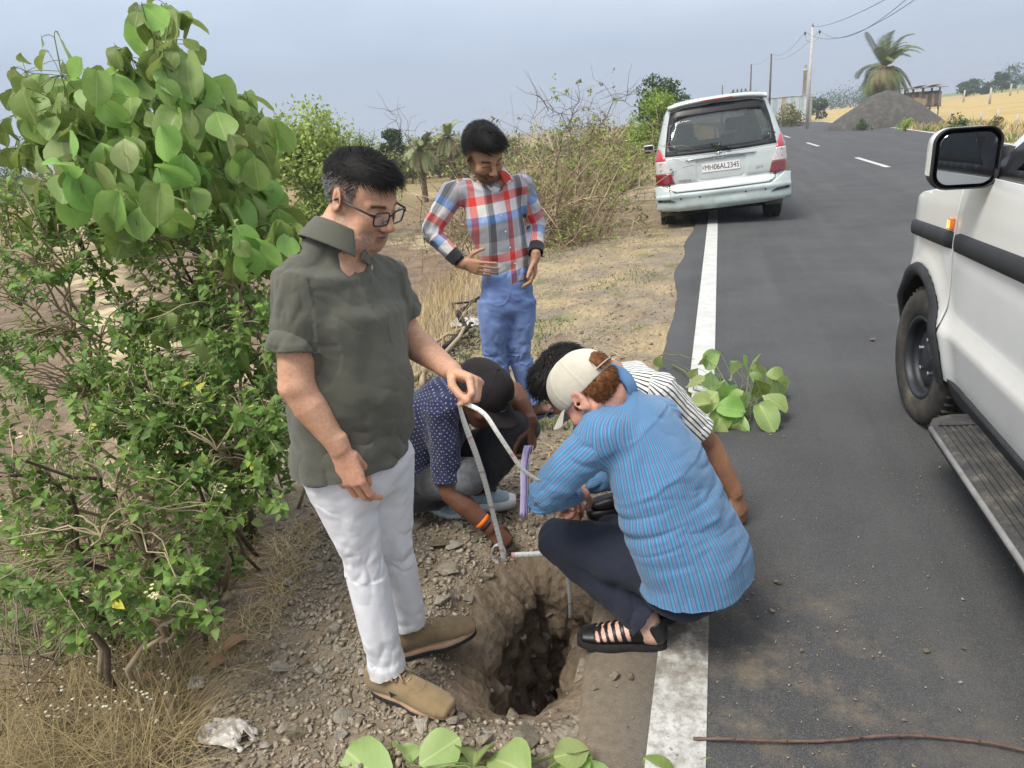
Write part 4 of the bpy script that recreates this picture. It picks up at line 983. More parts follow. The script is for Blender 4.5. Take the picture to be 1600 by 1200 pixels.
def build_man_polo():
    T0 = time.time()
    fb = facing(33); rt = nrm(np.cross(fb, UP))                          # his chest, his right
    hem, belly, chest, shl, nk = P(551, 712, 1.92), P(549, 600, 1.865), P(541, 490, 1.80), P(532, 425, 1.765), P(522, 372, 1.735)
    shR = P(464, 447, 1.665); shL = P(597, 425, 1.885)
    elR = P(463, 603, 1.70); wrR = P(531, 702, 1.745)
    elL = P(634, 526, 2.00); wrL = P(706, 580, 1.86)
    hipR, knR, anR = P(520, 700, 1.865), P(567, 868, 1.985), P(603, 1032, 2.10)
    hipL, knL, anL = P(592, 695, 1.97), P(613, 852, 2.12), P(634, 958, 2.27)
    base = np.array([*(anR+anL)[:2]/2, Tz(*((anR+anL)[:2]/2))])
    M_ = Person(base, 'bespectacled man in dark green polo shirt and white trousers holding up a measuring tape')
    Hd = Frame(P(565, 306, 1.715), nrm(facing(32)*cos(radians(26))-UP*sin(radians(26))), UP+facing(32)*.5-CF*0.0, .895)
    # body
    S = SDF(np.min([shR, elR, wrL, anR, anL, Hd.w(0, .1, .15), wrR], axis=0)-.22, np.max([shL, wrL, Hd.w(0, 0, .15), elL, anL, hem], axis=0)+.22, .0032)
    head(S, Hd, mouth=.003, fat=1.10)
    S.loft([Hd.w(0, -.022, -.05), nk*.5+Hd.w(0, -.03, -.10)*.5, nk, shl], rt, [(.050, .054), (.053, .057), (.062, .064), (.09, .07)], .02)
    S.cap(Hd.w(0, .04, -.11), nk+fb*.05-UP*.01, .035, .04, .03)
    S.loft([shl, chest, belly, hem-UP*.06], rt, [(.13, .07), (.13, .085), (.12, .09), (.11, .08)], .02)
    for h_, k_, a_ in ((hipR, knR, anR), (hipL, knL, anL)): S.loft([h_, k_, a_-UP*.03], rt, [.06, .045, .036], .02)
    S.loft([shR-rt*-.0, shR*.5+elR*.5, elR], fb, [(.040, .040), (.050, .046), (.043, .041)], .02); S.cap(shR, shl, .035, .05)
    m1 = elR*.68+wrR*.32; S.loft([elR, m1, elR*.3+wrR*.7, wrR], fb, [(.042, .040), (.046, .041), (.036, .030), (.029, .021)], .02)
    S.loft([shL, shL*.5+elL*.5, elL], fb, [.048, .048, .042], .02); S.cap(shL, shl, .035, .05)
    m1 = elL*.68+wrL*.32; S.loft([elL, m1, elL*.3+wrL*.7, wrL], UP, [(.040, .042), (.042, .045), (.031, .035), (.022, .029)], .02)
    dR = nrm(P(554, 770, 1.785)-wrR); nR = nrm(CF*.8+CR*.25-UP*.1)
    hand(S, wrR, dR, nR, 'R', [(16, 26, 14), (20, 32, 16), (24, 36, 18), (28, 36, 18)], [(.85, .02, .52), (.95, -.15, .25), (.97, -.15, .15)], 1.06)
    dL = nrm(P(750, 598, 1.80)-wrL)
    nL = nrm(-UP*.75-CF*.4-CR*.25)
    tipsL, thL = hand(S, wrL, dL, nL, 'L', [(48, 62, 28), (62, 80, 45), (68, 88, 50), (72, 90, 50)], [(.75, .35, .6), (.95, -.10, .42), (.98, -.15, .2)], 1.0)
    V, F = S.mesh(); V = smooth(V, F, 1, .35)
    pl = Hd.loc(V); isH = (np.abs(pl) < [.11, .14, .18]).all(1)
    sk = np.array([.56, .32, .21]); col = np.tile(sk, (len(V), 1))
    col[isH] = face_tint(pl[isH], sk, beard=(.075, .055, .045), bw=.45, stub=.5, lips=(.26, .11, .085))
    q = pl[isH]; tmp = col[isH]
    salt = .6*(fbm(q*500, 2) > .66)*sstep(-.055, -.075, q[:, 2])*sstep(-.02, .02, q[:, 1]); tmp = tmp*(1-.6*salt[:, None])+np.array([.45, .42, .4])*.6*salt[:, None]
    clip = sstep(-.020, .012, q[:, 2]-.10*np.clip(-.02-q[:, 1], 0, .1)+0.35*np.clip(q[:, 1]-.02, 0, 1)*-1)*sstep(.052, .025, q[:, 1])*sstep(.03, .0, np.abs(q[:, 0])*0+0*(q[:, 2]))
    clip = np.where((np.hypot((q[:, 1]+.012)/.026, (q[:, 2]+.008)/.037) < 1) & (np.abs(q[:, 0]) > .066), 0, clip)
    tmp = tmp*(1-.7*clip[:, None])+np.array([.09, .08, .075])*.7*clip[:, None]; col[isH] = tmp
    red = sstep(.14, .05, np.linalg.norm(V-wrR-dR*.09, axis=1))[:, None]; col = col*(1-.35*red)+np.array([.60, .29, .20])*.35*red
    tmp = col[isH]; zz = pl[isH]; scalp(tmp, zz, lambda p_, g: (p_[:, 2] > .080) & (p_[:, 1] < .062)); col[isH] = tmp
    M_.part('body', V, F, SKIN, col=col)
    # hair: black on top, clipped grey at the sides
    def top(pl, g):
        x, y, z = pl.T; edge = .078+.012*(g.random(len(pl))-.5); return (z > edge-.28*np.clip(y, -.2, .06)*-1*(y < 0)*0.3) & (y < .070) & (z > .062+.5*np.clip(y-.05, 0, 1))
    surf = skull_surf(Hd, 1.0)
    rts, nn, pl2 = skull_roots(Hd, 4200, top, 3, 1.0)
    comb = Hd.f*1.0+Hd.r*.35; comb = np.tile(comb, (len(rts), 1))-.25*nn; wb = sstep(-.02, -.075, pl2[:, 1:2]); comb = comb*(1-wb)+wb*(-.4*Hd.f-.9*Hd.u)
    hairs('hair', Hd, M_.e, rts, nn, comb, 7, .048, .0011, HAIR_BLACK, lift=.010, rnd=.22, surf=surf, seed=1)
    rts, nn, pl2 = skull_roots(Hd, 170, lambda pl, g: pl[:, 2] > .085, 11, 1.0); tag(hairs('loose_hair', Hd, M_.e, rts, nn, np.tile(Hd.f*.3-Hd.r*.3, (len(rts), 1))+nn*.8, 7, .055, .0006, HAIR_BLACK, lift=.03, rnd=.55, seed=9), kind='stuff')
    front = lambda pl, g: (pl[:, 2] > .080) & (pl[:, 1] > .035)
    rts, nn, pl2 = skull_roots(Hd, 900, front, 5, 1.02)
    comb = np.tile(Hd.f*.9-Hd.r*.55+Hd.u*.2, (len(rts), 1)); hairs('fringe', Hd, M_.e, rts, nn, comb, 8, .050, .0012, HAIR_BLACK, lift=.015, rnd=.22, surf=skull_surf(Hd, 1.02), gravity=.25, seed=2)
    side = lambda pl, g: (pl[:, 2] > -.055) & (pl[:, 2] < .088) & (pl[:, 1] < .040-.25*np.clip(.02-pl[:, 2], 0, 1)) & (np.hypot((pl[:, 1]+.012)/.03, (pl[:, 2]+.008)/.042) > 1) & ((pl[:, 2] > .0) | (pl[:, 1] < -.03))
    rts, nn, pl2 = skull_roots(Hd, 4200, side, 7, .985)
    comb = np.tile(-Hd.u*1.0-Hd.f*.5, (len(rts), 1))+.5*nn
    o = hairs('clipped_hair', Hd, M_.e, rts, nn, comb, 3, .013, .0007, [HAIR_GREY, HAIR_BLACK], lift=.006, rnd=.3, surf=surf, seed=3)
    mi = (np.repeat((pl2[:, 2]+RNG.normal(0, .02, len(pl2))) > .030, 3)).astype(np.int32); o.data.polygons.foreach_set('material_index', mi)
    # polo shirt
    S = SDF(np.min([shR, elR, hem, shl], axis=0)-.30, np.max([shL, elL, nk, chest], axis=0)+.22, .0045)
    hem2 = hem-UP*.015
    midR = shR*.45+elR*.55; hR = P(464, 552, 1.69); nvR = nrm(hR-shR)
    S.loft([shR+rt*-.02+UP*.012, shR*.5+hR*.5, hR, hR+nvR*.02], fb, [(.078, .066), (.075, .066), (.072, .065), (.072, .065)], .035, cap=.2)
    S.cap(shR-rt*.01+UP*.004, nk-UP*.072+rt*.03, .068, .05, .03)
    hL = shL*.30+elL*.70; nvL = nrm(hL-shL)
    S.loft([shL, shL*.5+hL*.5, hL, hL+nvL*.02], UP, [.074, .072, .069, .069], .03, cap=.2); S.cap(shL+rt*.02, nk-UP*.072-rt*.03, .062, .05, .03)
    # trim the sleeves and hollow the ends
    for c_, n_ in ((hR, nvR), (hL, nvL)):
        S.cut(c_+n_*0, n_, rad=.13)
        S.cap(c_-n_*.02, c_+n_*.10, .058, .064, .004, 'sub')
    S.loft([nk-UP*.022-fb*.006, shl-UP*.022-fb*.01, chest-fb*.008, belly-fb*.005, hem2-fb*.002, hem2-fb*.002-UP*.09], rt, [(.068, .064), (.160, .104), (.190, .135), (.180, .146), (.170, .142), (.170, .142)], .03)
    S.ell(belly+fb*.040-UP*.01, (.12, .12, .14), None, .06)
    S.cut(hem2, nrm(-UP+fb*.06), rad=.36)
    S.loft([hem2+UP*.06-fb*.002, hem2-UP*.1-fb*.002], rt, [(.158, .136), (.160, .138)], .004, 'sub')
    Hb = Hd.w(0, -.022, -.05); S.loft([nk-UP*.03, nk*.72+Hb*.28], rt, [(.090, .088), (.066, .065)], .03, cap=.2); S.loft([nk-UP*.02, nk*.5+Hb*.5], rt, [(.057, .058), (.058, .058)], .004, 'sub')
    S.cap(nk+fb*.075-UP*.055, nk+fb*.10+UP*.02, .020, .06, .01, 'sub')
    V, F = S.mesh(); V = smooth(V, F, 7, .5)
    tors = (hem2, shl+UP*.03, fb, .17, 0.); aR = (shR, hR, fb, .075, 2.); aL = (shL, hL, fb, .075, 4.)
    V, uv = folds(V, F, [tors, aR, aL], {0: lambda t: .011*sstep(.6, .05, t)+.005*sstep(.6, .9, t)+.003, 1: lambda t: .006+.005*sstep(.5, .9, t), 2: lambda t: .008}, (13, 1.3), .0055, (7, 7, 3), 1)
    # stitched hem bands on sleeves and bottom edge, armhole seam
    N = vnormals(V, F); dR_ = (V-hR)@nvR; dL_ = (V-hL)@nvL; near = np.linalg.norm(V-hR, axis=1) < .11
    band = np.where(near, sstep(-.030, -.027, dR_), 0)*.0022; V = V+N*band[:, None]
    sh_ax = nrm(hR-shR); sd = (V-(shR-rt*.035))@nrm(sh_ax*.25+rt*.9); m = np.linalg.norm(V-shR, axis=1) < .19
    V = V-N*(np.where(m, .0030*np.exp(-((sd-.005)/.004)**2), 0))[:, None]
    xl = (V-nk)@rt; fr_ = ((V-nk)@fb > .03) & (V[:, 2] > nk[2]-.26) & (V[:, 2] < nk[2]-.03)
    V = V-N*(np.where(fr_, .0028*np.exp(-((np.abs(xl)-.017)/.003)**2), 0))[:, None]+N*(np.where(fr_ & (np.abs(xl) < .017), .0018, 0))[:, None]
    M_.part('polo_shirt', V, F, cloth_mat('polo_cotton', c1=(.080, .079, .060), c2=(.108, .107, .083), scale=3, weave=420, bump=.5), uv)
    Hb = Hd.w(0, -.022, -.05); collar_sdf(M_, nk-nrm(Hb-nk)*.006+fb*.014-rt*.004, nrm(Hb-nk)+UP*.35, fb, bpy.data.materials['polo_cotton'], .071, .092, .054, .03, 0, .85, .0024)
    # trousers
    S = SDF(np.min([hipR, knR, anR, anL], axis=0)-.25, np.max([hipL, knL, hem, anL], axis=0)+.25, .0045)
    hc = (hipR+hipL)/2
    S.loft([hc+UP*.10+fb*.01, hc, hc-UP*.09-fb*.005], rt, [(.145, .118), (.150, .122), (.146, .116)], .03)
    for h_, k_, a_, s in ((hipR, knR, anR, 1), (hipL, knL, anL, -1)):
        e_ = a_-UP*.05; S.loft([h_-UP*.02, h_*.55+k_*.45, k_, k_*.5+a_*.5, e_, e_-UP*.06], rt, [(.092, .106), (.081, .092), (.064, .070), (.058, .064), (.057, .064), (.057, .064)], .03)
    for a_ in (anR, anL):
        e_ = a_-UP*.045; S.cut(e_, -UP+fb*.25, rad=.12); S.cap(e_+UP*.03, e_-UP*.1, .046, .052, .004, 'sub')
    V, F = S.mesh(); V = smooth(V, F, 2, .4)
    b = [(hc+UP*.1, hc-UP*.1, fb, .15, 0.), (hipR, knR, fb, .09, 1.), (knR, anR, fb, .068, 1.), (hipL, knL, fb, .09, 2.), (knL, anL, fb, .068, 2.)]
    am = {0: lambda t: .005, 1: lambda t: .003+.005*sstep(.55, 1, t)+.004*sstep(.3, 0, t), 2: lambda t: .007*sstep(.35, 0, t)+.005*sstep(.6, .85, t)*sstep(1.02, .95, t)+.002}; am[3] = am[1]; am[4] = am[2]
    V, uv = folds(V, F, b, am, (13, .9), .0045, (8, 8, 2.5), 2)
    M_.part('trousers', V, F, cloth_mat('white_cotton', build=lambda t: t.mix(t.math('MULTIPLY', t.ramp(t.sep(t.co())['Z'], [(.05, .55), (.35, .05)]), t.ramp(t.noise(13, 6, .75), [(.42, 0.0), (.65, 1.0)])), t.ramp(t.noise(6, 5, .6), [(.3, (.62, .62, .66)), (.7, (.72, .72, .75))]), (.42, .36, .28)), weave=1100, bump=.3), uv)
    # shoes
    suede = cloth_mat('tan_suede', c1=(.18, .125, .062), c2=(.27, .19, .10), scale=18, weave=700, bump=.4); cream = mat('shoe_midsole', (.45, .28, .17), (.55, .36, .23), 30, .7); blk = mat('shoe_rubber', (.018, .019, .022), (.03, .032, .036), 40, .75, bump=.4, bscale=300)
    lace = cloth_mat('tan_lace', c1=(.30, .20, .12), c2=(.40, .28, .17)); dark = mat('shoe_dark', (.02, .024, .03), (.03, .034, .04), 20, .10)
    for (hx, hy), (tx, ty), an, sd in (((590, 1062), (694, 1100), anR, 1), ((630, 984), (716, 974), anL, -1)):
        h0 = GT(hx, hy); t0 = GT(tx, ty); fd = nrm((t0-h0)*[1, 1, 0]); zz = max(Tz(*(h0+(t0-h0)*k_)[:2]+np.array([0, dy_])) for k_ in (0, .25, .5, .75, 1) for dy_ in (-.03, 0, .03))+.006
        Fs = Frame(np.array([an[0], an[1], zz])-fd*.01, fd, UP)
        S = SDF(Fs.o-[.24, .24, .05], Fs.o+[.24, .24, .17], .003)
        S.loft([Fs.w(0, -.045, .055), Fs.w(0, .02, .060), Fs.w(0, .09, .050), Fs.w(0, .15, .038), Fs.w(0, .195, .032), Fs.w(0, .217, .028)], Fs.r, [(.038, .046), (.039, .046), (.043, .036), (.047, .029), (.044, .026), (.036, .022)], .02)
        S.loft([Fs.w(0, -.02, .06), Fs.w(0, -.015, .108)], Fs.r, [(.036, .046), (.034, .046)], .02)
        S.cut(Fs.w(0, 0, .022), -UP); S.cut(Fs.w(0, -.02, .104), nrm(UP*1-Fs.f*.25), rad=.1)
        S.cap(Fs.w(0, -.012, .075), Fs.w(0, -.012, .16), .027, .032, .004, 'sub')
        V, F = S.mesh(); V = smooth(V, F, 1, .4); N = vnormals(V, F); l = Fs.loc(V)
        gr = np.exp(-((np.abs(l[:, 0])-.022-.1*np.clip(.1-l[:, 1], 0, .1))/.0022)**2)*(l[:, 1] < .125)*(l[:, 1] > .02)+np.exp(-((np.hypot(l[:, 0]/.026, (l[:, 1]-.115)/.02)-1)/.10)**2)*(l[:, 1] > .118)
        V = V-N*(.0022*np.clip(gr, 0, 1)*(l[:, 2] > .04))[:, None]+N*(.0022*(fbm(l*22, 3)-.5))[:, None]
        sho = M_.part('shoe', V, F, suede)
        mb = MB(); ol = sole_outline(.290, .0435, side=sd); shoe_sole(mb, Fs, ol, .010, .025, 0, .0); M_.mb('midsole', mb, cream, parent=sho)
        mb = MB(); shoe_sole(mb, Fs, [(x*1.03, y*1.015) for x, y in ol], -.003, .0105, 0, .0)
        mb.add(np.array([Fs.w(x*.9, y, z) for x, y, z in [(-.034, .202, .022), (.034, .202, .022), (.024, .229, .022), (-.024, .229, .022), (-.02, .226, .044), (.02, .226, .044)]]), [(0, 1, 2, 3), (3, 2, 5, 4), (0, 4, 5, 1), (0, 3, 4), (1, 5, 2)])
        M_.mb('outsole', mb, blk, parent=sho)
        mb = MB()
        for k in range(5):
            y = .045+k*.017; z = .102-.0095*k; w_ = .021
            mb.tube([Fs.w(-w_, y, z-.008), Fs.w(-w_*.5, y+.006, z+.003), Fs.w(0, y+.010, z+.006), Fs.w(w_*.5, y+.006, z+.003), Fs.w(w_, y, z-.008)], .0030, 5, flat=.6)
            mb.tube([Fs.w(w_, y+.017, z-.014), Fs.w(0, y+.008, z+.005), Fs.w(-w_, y, z-.008)], .0028, 5, flat=.6)
        for s in (-1, 1):
            mb.tube([Fs.w(0, .035, .114), Fs.w(s*.022, .045, .118), Fs.w(s*.040, .055, .104), Fs.w(s*.030, .062, .094), Fs.w(s*.006, .045, .112)], .0030, 5); mb.tube([Fs.w(0, .04, .113), Fs.w(s*.012, .06, .113), Fs.w(s*.026, .085, .094)], .0030, 5)
        M_.mb('lace', mb, lace, True, sho)
        mb = MB(); q = Fs.w
        mb.add(np.array([q(sd*.0425, .040, .062), q(sd*.0445, .072, .060), q(sd*.0450, .050, .040), q(sd*.0445, .056, .055)]), [(0, 1, 3), (0, 3, 2)]); M_.mb('emblem', mb, dark, parent=sho)
        # sock
        mb = MB(); mb.tube([Fs.w(0, -.012, .07), Fs.w(0, -.012, .135)], .036, 16); M_.mb('sock', mb, mat('sock_navy', (.012, .016, .03), (.02, .026, .045), 60, .9), True)
    # spectacles
    fr = mat('spectacle_frame', (.012, .012, .013), (.02, .02, .022), 20, .35, .5)
    mb = MB(); gl = MB()
    for s in (-1, 1):
        pts = []
        for k in range(28):
            a = 2*pi*k/28; x = abs(cos(a))**.45*np.sign(cos(a))*.0255; z = abs(sin(a))**.5*np.sign(sin(a))*.0185
            pts.append(Hd.w(s*.034+x*(1+.06*z/.02), .112-.0045*abs(s*.034+x)/.03, -.014+z))
        pts.append(pts[0]); pts.append(pts[1]); mb.tube(pts, .0021, 6, cap=False)
        gl.add(np.array(pts[:28]), [tuple(range(28))])
        mb.tube([Hd.w(s*.058, .106, -.002), Hd.w(s*.072, .095, .0), Hd.w(s*.078, .04, -.002), Hd.w(s*.083, -.006, .000), Hd.w(s*.082, -.03, -.02)], [.003, .0032, .0028, .0026, .002], 6)
        mb.tube([Hd.w(s*.009, .112, -.014), Hd.w(s*.012, .105, -.024)], .0016, 5)
    mb.tube([Hd.w(-.010, .111, -.006), Hd.w(0, .114, -.003), Hd.w(.010, .111, -.006)], .0021, 6)
    g_ = M_.mb('spectacles', mb, fr, True)
    t = NT('spectacle_lens'); t.base((.9, .92, .95)).set(Roughness=.03, Alpha=.12); t.b.inputs['Specular IOR Level'].default_value = .6; M_.mb('lens', gl, t.m, False, g_)
    return M_, dict(thumbL=thL, tipL=tipsL[0], Hd=Hd)
POLO, POLO_J = build_man_polo()
print('polo man', round(time.time()-T_START, 1), 'thumb', proj(POLO_J['thumbL']), proj(POLO_J['tipL']))
# ------------------------------------------------------------------ man in the plaid shirt, hands on hips
def plaid(t):
    uv = t.sep(t.attr('pat')); u, v = uv['X'], uv['Y']
    fu = t.math('FRACT', t.math('MULTIPLY', u, 1/.205)); fv = t.math('FRACT', t.math('MULTIPLY', v, 1/.31))
    white = (.70, .67, .65); red = (.66, .05, .03); blk = (.02, .022, .03); gry = (.22, .225, .25); blu = (.13, .30, .68); lg = (.46, .46, .49)
    cu = t.ramp(fu, [(0, lg), (.18, red), (.36, white), (.60, gry), (.66, blk), (.82, lg)], 'CONSTANT')
    cv = t.ramp(fv, [(0, gry), (.17, blu), (.31, white), (.50, red), (.64, lg), (.86, gry)], 'CONSTANT')
    c = t.mix(.5, cu, cv); m = t.mix(1.0, cu, cv, 'MULTIPLY'); c = t.mix(.45, c, t.mix(1.0, m, (1.5, 1.5, 1.5), 'MULTIPLY'))
    th = t.noise(600, 2, .5); return t.mix(t.math('MULTIPLY', th, .12), c, (.2, .2, .22))
def build_man_plaid():
    fb = facing(72); rt = nrm(np.cross(fb, UP))
    nk, shl, chest, waist, hem = P(771, 279, 3.73), P(766, 296, 3.75), P(772, 345, 3.79), P(792, 405, 3.87), P(795, 438, 3.92)
    shR = P(709, 300, 3.72); shL = P(816, 289, 3.80)
    elR = P(671, 362, 3.74); wrR = P(722, 412, 3.76); elL = P(838, 350, 3.93); wrL = P(837, 402, 3.80)
    hc = P(792, 455, 3.93); hipR, hipL = P(770, 465, 3.92), P(815, 462, 3.96)
    knR, knL = P(772, 552, 4.0), P(812, 548, 4.04); anR, anL = P(790, 640, 4.19), P(832, 628, 4.18)
    base = np.array([*((anR+anL)/2)[:2], Tz(*((anR+anL)/2)[:2])])
    M_ = Person(base, 'young bearded man in red and blue checked shirt and jeans standing with hands on hips')
    f2 = facing(62); Hd = Frame(P(757, 238, 3.60), nrm(f2*cos(radians(34))-UP*sin(radians(34))), UP+f2*.6-CR*.16, 1.10)
    S = SDF(np.min([elR, anR, hem, shR], axis=0)-.25, np.max([elL, anL, Hd.w(0, 0, .2), shL], axis=0)+.25, .0055)
    head(S, Hd)
    S.loft([Hd.w(0, -.022, -.05), nk, shl], rt, [(.055, .058), (.058, .06), (.10, .06)], .02)
    S.loft([shl, chest, waist, hc], rt, [(.12, .06), (.12, .08), (.11, .08), (.12, .08)], .02)
    for h_, k_, a_ in ((hipR, knR, anR), (hipL, knL, anL)): S.loft([h_, k_, a_], rt, [.06, .045, .035], .02)
    for a, b, c in ((shR, elR, wrR), (shL, elL, wrL)): S.cap(a, b, .034, .026); S.cap(b, c, .026, .026)
    S.cap(shR, shL, .035)
    dR = nrm(P(772, 424, 3.74)-wrR); nR = nrm(CF*1.0+CR*.2+UP*.1)
    hand(S, wrR, dR, nR, 'R', FLAT, [(.5, .8, .1), (.75, .6, .2), (.85, .5, .25)], 1.03, 1.6)
    dL = nrm(P(834, 437, 3.84)-wrL); nL = nrm(-CR*.95+CF*.1)
    hand(S, wrL, dL, nL, 'L', [(20, 30, 15)]*4, TH_OPEN, 1.0)
    V, F = S.mesh(); V = smooth(V, F, 1, .3); pl = Hd.loc(V); isH = (np.abs(pl) < [.11, .14, .18]).all(1)
    sk = np.array([.44, .245, .15]); col = np.tile(sk, (len(V), 1)); col[isH] = face_tint(pl[isH], sk, beard=(.014, .011, .010), stub=.85, bw=.7, lips=(.22, .09, .07), brow=(.012, .01, .009))
    tmp = col[isH]; scalp(tmp, pl[isH], lambda p_, g: (p_[:, 2] > .070-.6*np.clip(.03-p_[:, 1], 0, .14)) & (p_[:, 1] < .06)); col[isH] = tmp
    M_.part('body', V, F, SKIN, col=col)
    top = lambda pl, g: (pl[:, 2] > .058-.85*np.clip(.03-pl[:, 1], 0, .14)) & ~((np.abs(pl[:, 0]) > .06) & (pl[:, 1] > .045)) & ((pl[:, 1] < .075) | (pl[:, 2] > .07))
    rts, nn, pl2 = skull_roots(Hd, 5200, top, 3, 1.0)
    comb = np.tile(Hd.f*.9-Hd.r*.5, (len(rts), 1)); wb = sstep(.02, -.05, pl2[:, 1:2]); comb = comb*(1-wb)+wb*(-.2*Hd.f-1.0*Hd.u)
    hairs('hair', Hd, M_.e, rts, nn, comb, 6, .050, .0018, HAIR_BLACK, lift=.034, rnd=.14, surf=skull_surf(Hd, 1.03), seed=1)
    # a few beard hairs for the outline
    S = SDF(np.min([elR, hem, shR, wrR], axis=0)-.2, np.max([elL, nk, shL, elR], axis=0)+.2, .006)
    cfR = wrR*.80+elR*.20; cfL = wrL*.80+elL*.20
    for a, b, c in ((shR, elR, cfR), (shL, elL, cfL)):
        S.loft([a, a*.5+b*.5, b], UP, [.071, .064, .055], .02); S.loft([b, b*.5+c*.5, c], UP, [.055, .051, .042], .02, cap=.2)
        n_ = nrm(c-b); S.cut(c, n_, rad=.07); S.cap(c-n_*.01, c+n_*.08, .032, .036, .003, 'sub')
    S.loft([nk-UP*.022, shl-UP*.012, chest, waist, hem, hem-UP*.07], rt, [(.064, .060), (.150, .092), (.160, .115), (.138, .106), (.142, .110), (.142, .110)], .03)
    S.cap(shR-rt*.01, nk-UP*.035+rt*.03, .060, .045, .03); S.cap(shL+rt*.01, nk-UP*.035-rt*.03, .060, .045, .03)
    S.cut(hem, -UP-rt*.10, rad=.28); S.loft([hem+UP*.05, hem-UP*.1], rt, [(.128, .095), (.131, .098)], .004, 'sub')
    S.cap(nk+fb*.01-UP*.03, Hd.w(0, 0, -.1), .055, .07, .004, 'sub'); S.cap(nk+fb*.065-UP*.045, nk+fb*.09+UP*.02, .018, .05, .01, 'sub')
    V, F = S.mesh(); V = smooth(V, F, 2, .4)
    b = [(hem-UP*.03, shl+UP*.06, fb, .155, .03), (shR, elR, fb, .058, .10), (elR, cfR, fb, .046, .10), (shL, elL, fb, .058, .02), (elL, cfL, fb, .046, .02)]
    V, uv = folds(V, F, b, {0: lambda t: .009*sstep(.5, .0, t)+.003, 1: lambda t: .010*sstep(.4, 1, t)+.003, 2: lambda t: .010*sstep(.6, 0, t)+.004, 3: lambda t: .008+0*t, 4: lambda t: .008+0*t}, (13, 1.0), .004, (7, 7, 3), 4)
    m = uv[:, 2] == 0; x = (V-hem)@rt; fr = ((V-hem)@fb > 0); uv[m, 0] = np.where(fr[m], -x[m]*1.15+.06, -np.abs(x[m])*1.1+.3)
    N = vnormals(V, F); V = V-N*(np.where(fr & (uv[:, 2] == 0), .003*np.exp(-((np.abs(x+.0)-.018)/.004)**2), 0))[:, None]
    cm = cloth_mat('plaid_cotton', build=plaid, weave=800, bump=.3); M_.part('checked_shirt', V, F, cm, uv)
    # dark cuffs
    for c, e, n_ in ((cfR, elR, 'cuff'), (cfL, elL, 'cuff')):
        q = nrm(c-e); mb = MB(); mb.tube([c-q*.035, c-q*.01, c+q*.018], [.044, .043, .041], 18, cap=False); mb.tube([c+q*.018, c-q*.03], [.041, .037], 18, cap=False); M_.mb(n_, mb, cloth_mat('cuff_black', c1=(.014, .014, .018), c2=(.03, .03, .035)), True)
    Hb = Hd.w(0, -.022, -.05); collar_sdf(M_, nk*.8+Hb*.2, Hb-nk, fb, cloth_mat('collar_check', build=lambda t: t.ramp(t.noise(14, 1, .5), [(.40, (.62, .08, .06)), (.46, (.66, .64, .63)), (.58, (.22, .24, .30))], 'CONSTANT'), weave=800), .060, .080, .045, .03, .045, 1.0, .004)
    for k in range(4):
        mb = MB()
        q = chest+fb*(.118)-UP*(.085*k-.04)+(hem-chest)*0; mb.lathe([(0, .003), (.0055, .002), (.0055, 0)], q+ (waist-chest)*(.35*k)*np.array([1, 1, 0]), 'y', 10)
        M_.mb('button', mb, mat('button_pale', (.5, .5, .5), (.6, .6, .6)))
    # wrist band on his right wrist
    q = nrm(wrR-elR); c = wrR-q*.02; mb = MB(); mb.tube([c-q*.006, c+q*.006], .033, 16); M_.mb('wristband', mb, mat('thread_black', (.012, .012, .014), (.02, .02, .022)), True)
    # jeans
    S = SDF(np.min([hipR, knR, anR, anL, hc], axis=0)-.25, np.max([hipL, knL, hem, anL, anR], axis=0)+.25, .0055)
    S.loft([hc+UP*.09, hc, hc-UP*.08], rt, [(.142, .10), (.160, .115), (.150, .11)], .03)
    for h_, k_, a_ in ((hipR, knR, anR), (hipL, knL, anL)):
        e_ = a_+UP*.0; S.loft([h_-UP*.02, h_*.5+k_*.5, k_, k_*.5+a_*.5, e_, e_-UP*.02], rt, [(.092, .10), (.084, .092), (.069, .072), (.066, .068), (.062, .066), (.062, .066)], .03, cap=.2)
        S.cut(e_, -UP, rad=.1); S.cap(e_+UP*.03, e_-UP*.06, .048, .052, .004, 'sub')
    V, F = S.mesh(); V = smooth(V, F, 2, .4)
    b = [(hc+UP*.1, hc-UP*.1, fb, .15, 0.), (hipR, knR, fb, .09, 1.), (knR, anR, fb, .068, 1.), (hipL, knL, fb, .09, 2.), (knL, anL, fb, .068, 2.)]
    am = {0: lambda t: .006, 1: lambda t: .004+.010*sstep(.55, 1, t)+.005*sstep(.3, 0, t), 2: lambda t: .014*sstep(.35, 0, t)+.012*sstep(.5, 1, t)+.003}; am[3] = am[1]; am[4] = am[2]
    V, uv = folds(V, F, b, am, (13, .9), .004, (8, 8, 3), 6)
    pk = np.hypot((V-hipR-UP*.035)@rt, (V-hipR-UP*.035)@UP); N = vnormals(V, F); V = V-N*(.003*np.exp(-((pk-.06)/.005)**2)*(((V-hipR)@fb) > .03)*((V[:, 2]-hipR[2]) < .05))[:, None]
    def den(t):
        n = t.noise(5, 5, .65); return t.ramp(n, [(.3, (.085, .14, .31)), (.55, (.15, .225, .45)), (.75, (.23, .32, .54))])
    M_.part('jeans', V, F, cloth_mat('blue_denim', build=den, weave=700, bump=.4), uv)
    # flip-flops and feet
    rub = mat('flipflop_blue', (.03, .045, .11), (.05, .07, .15), 20, .7)
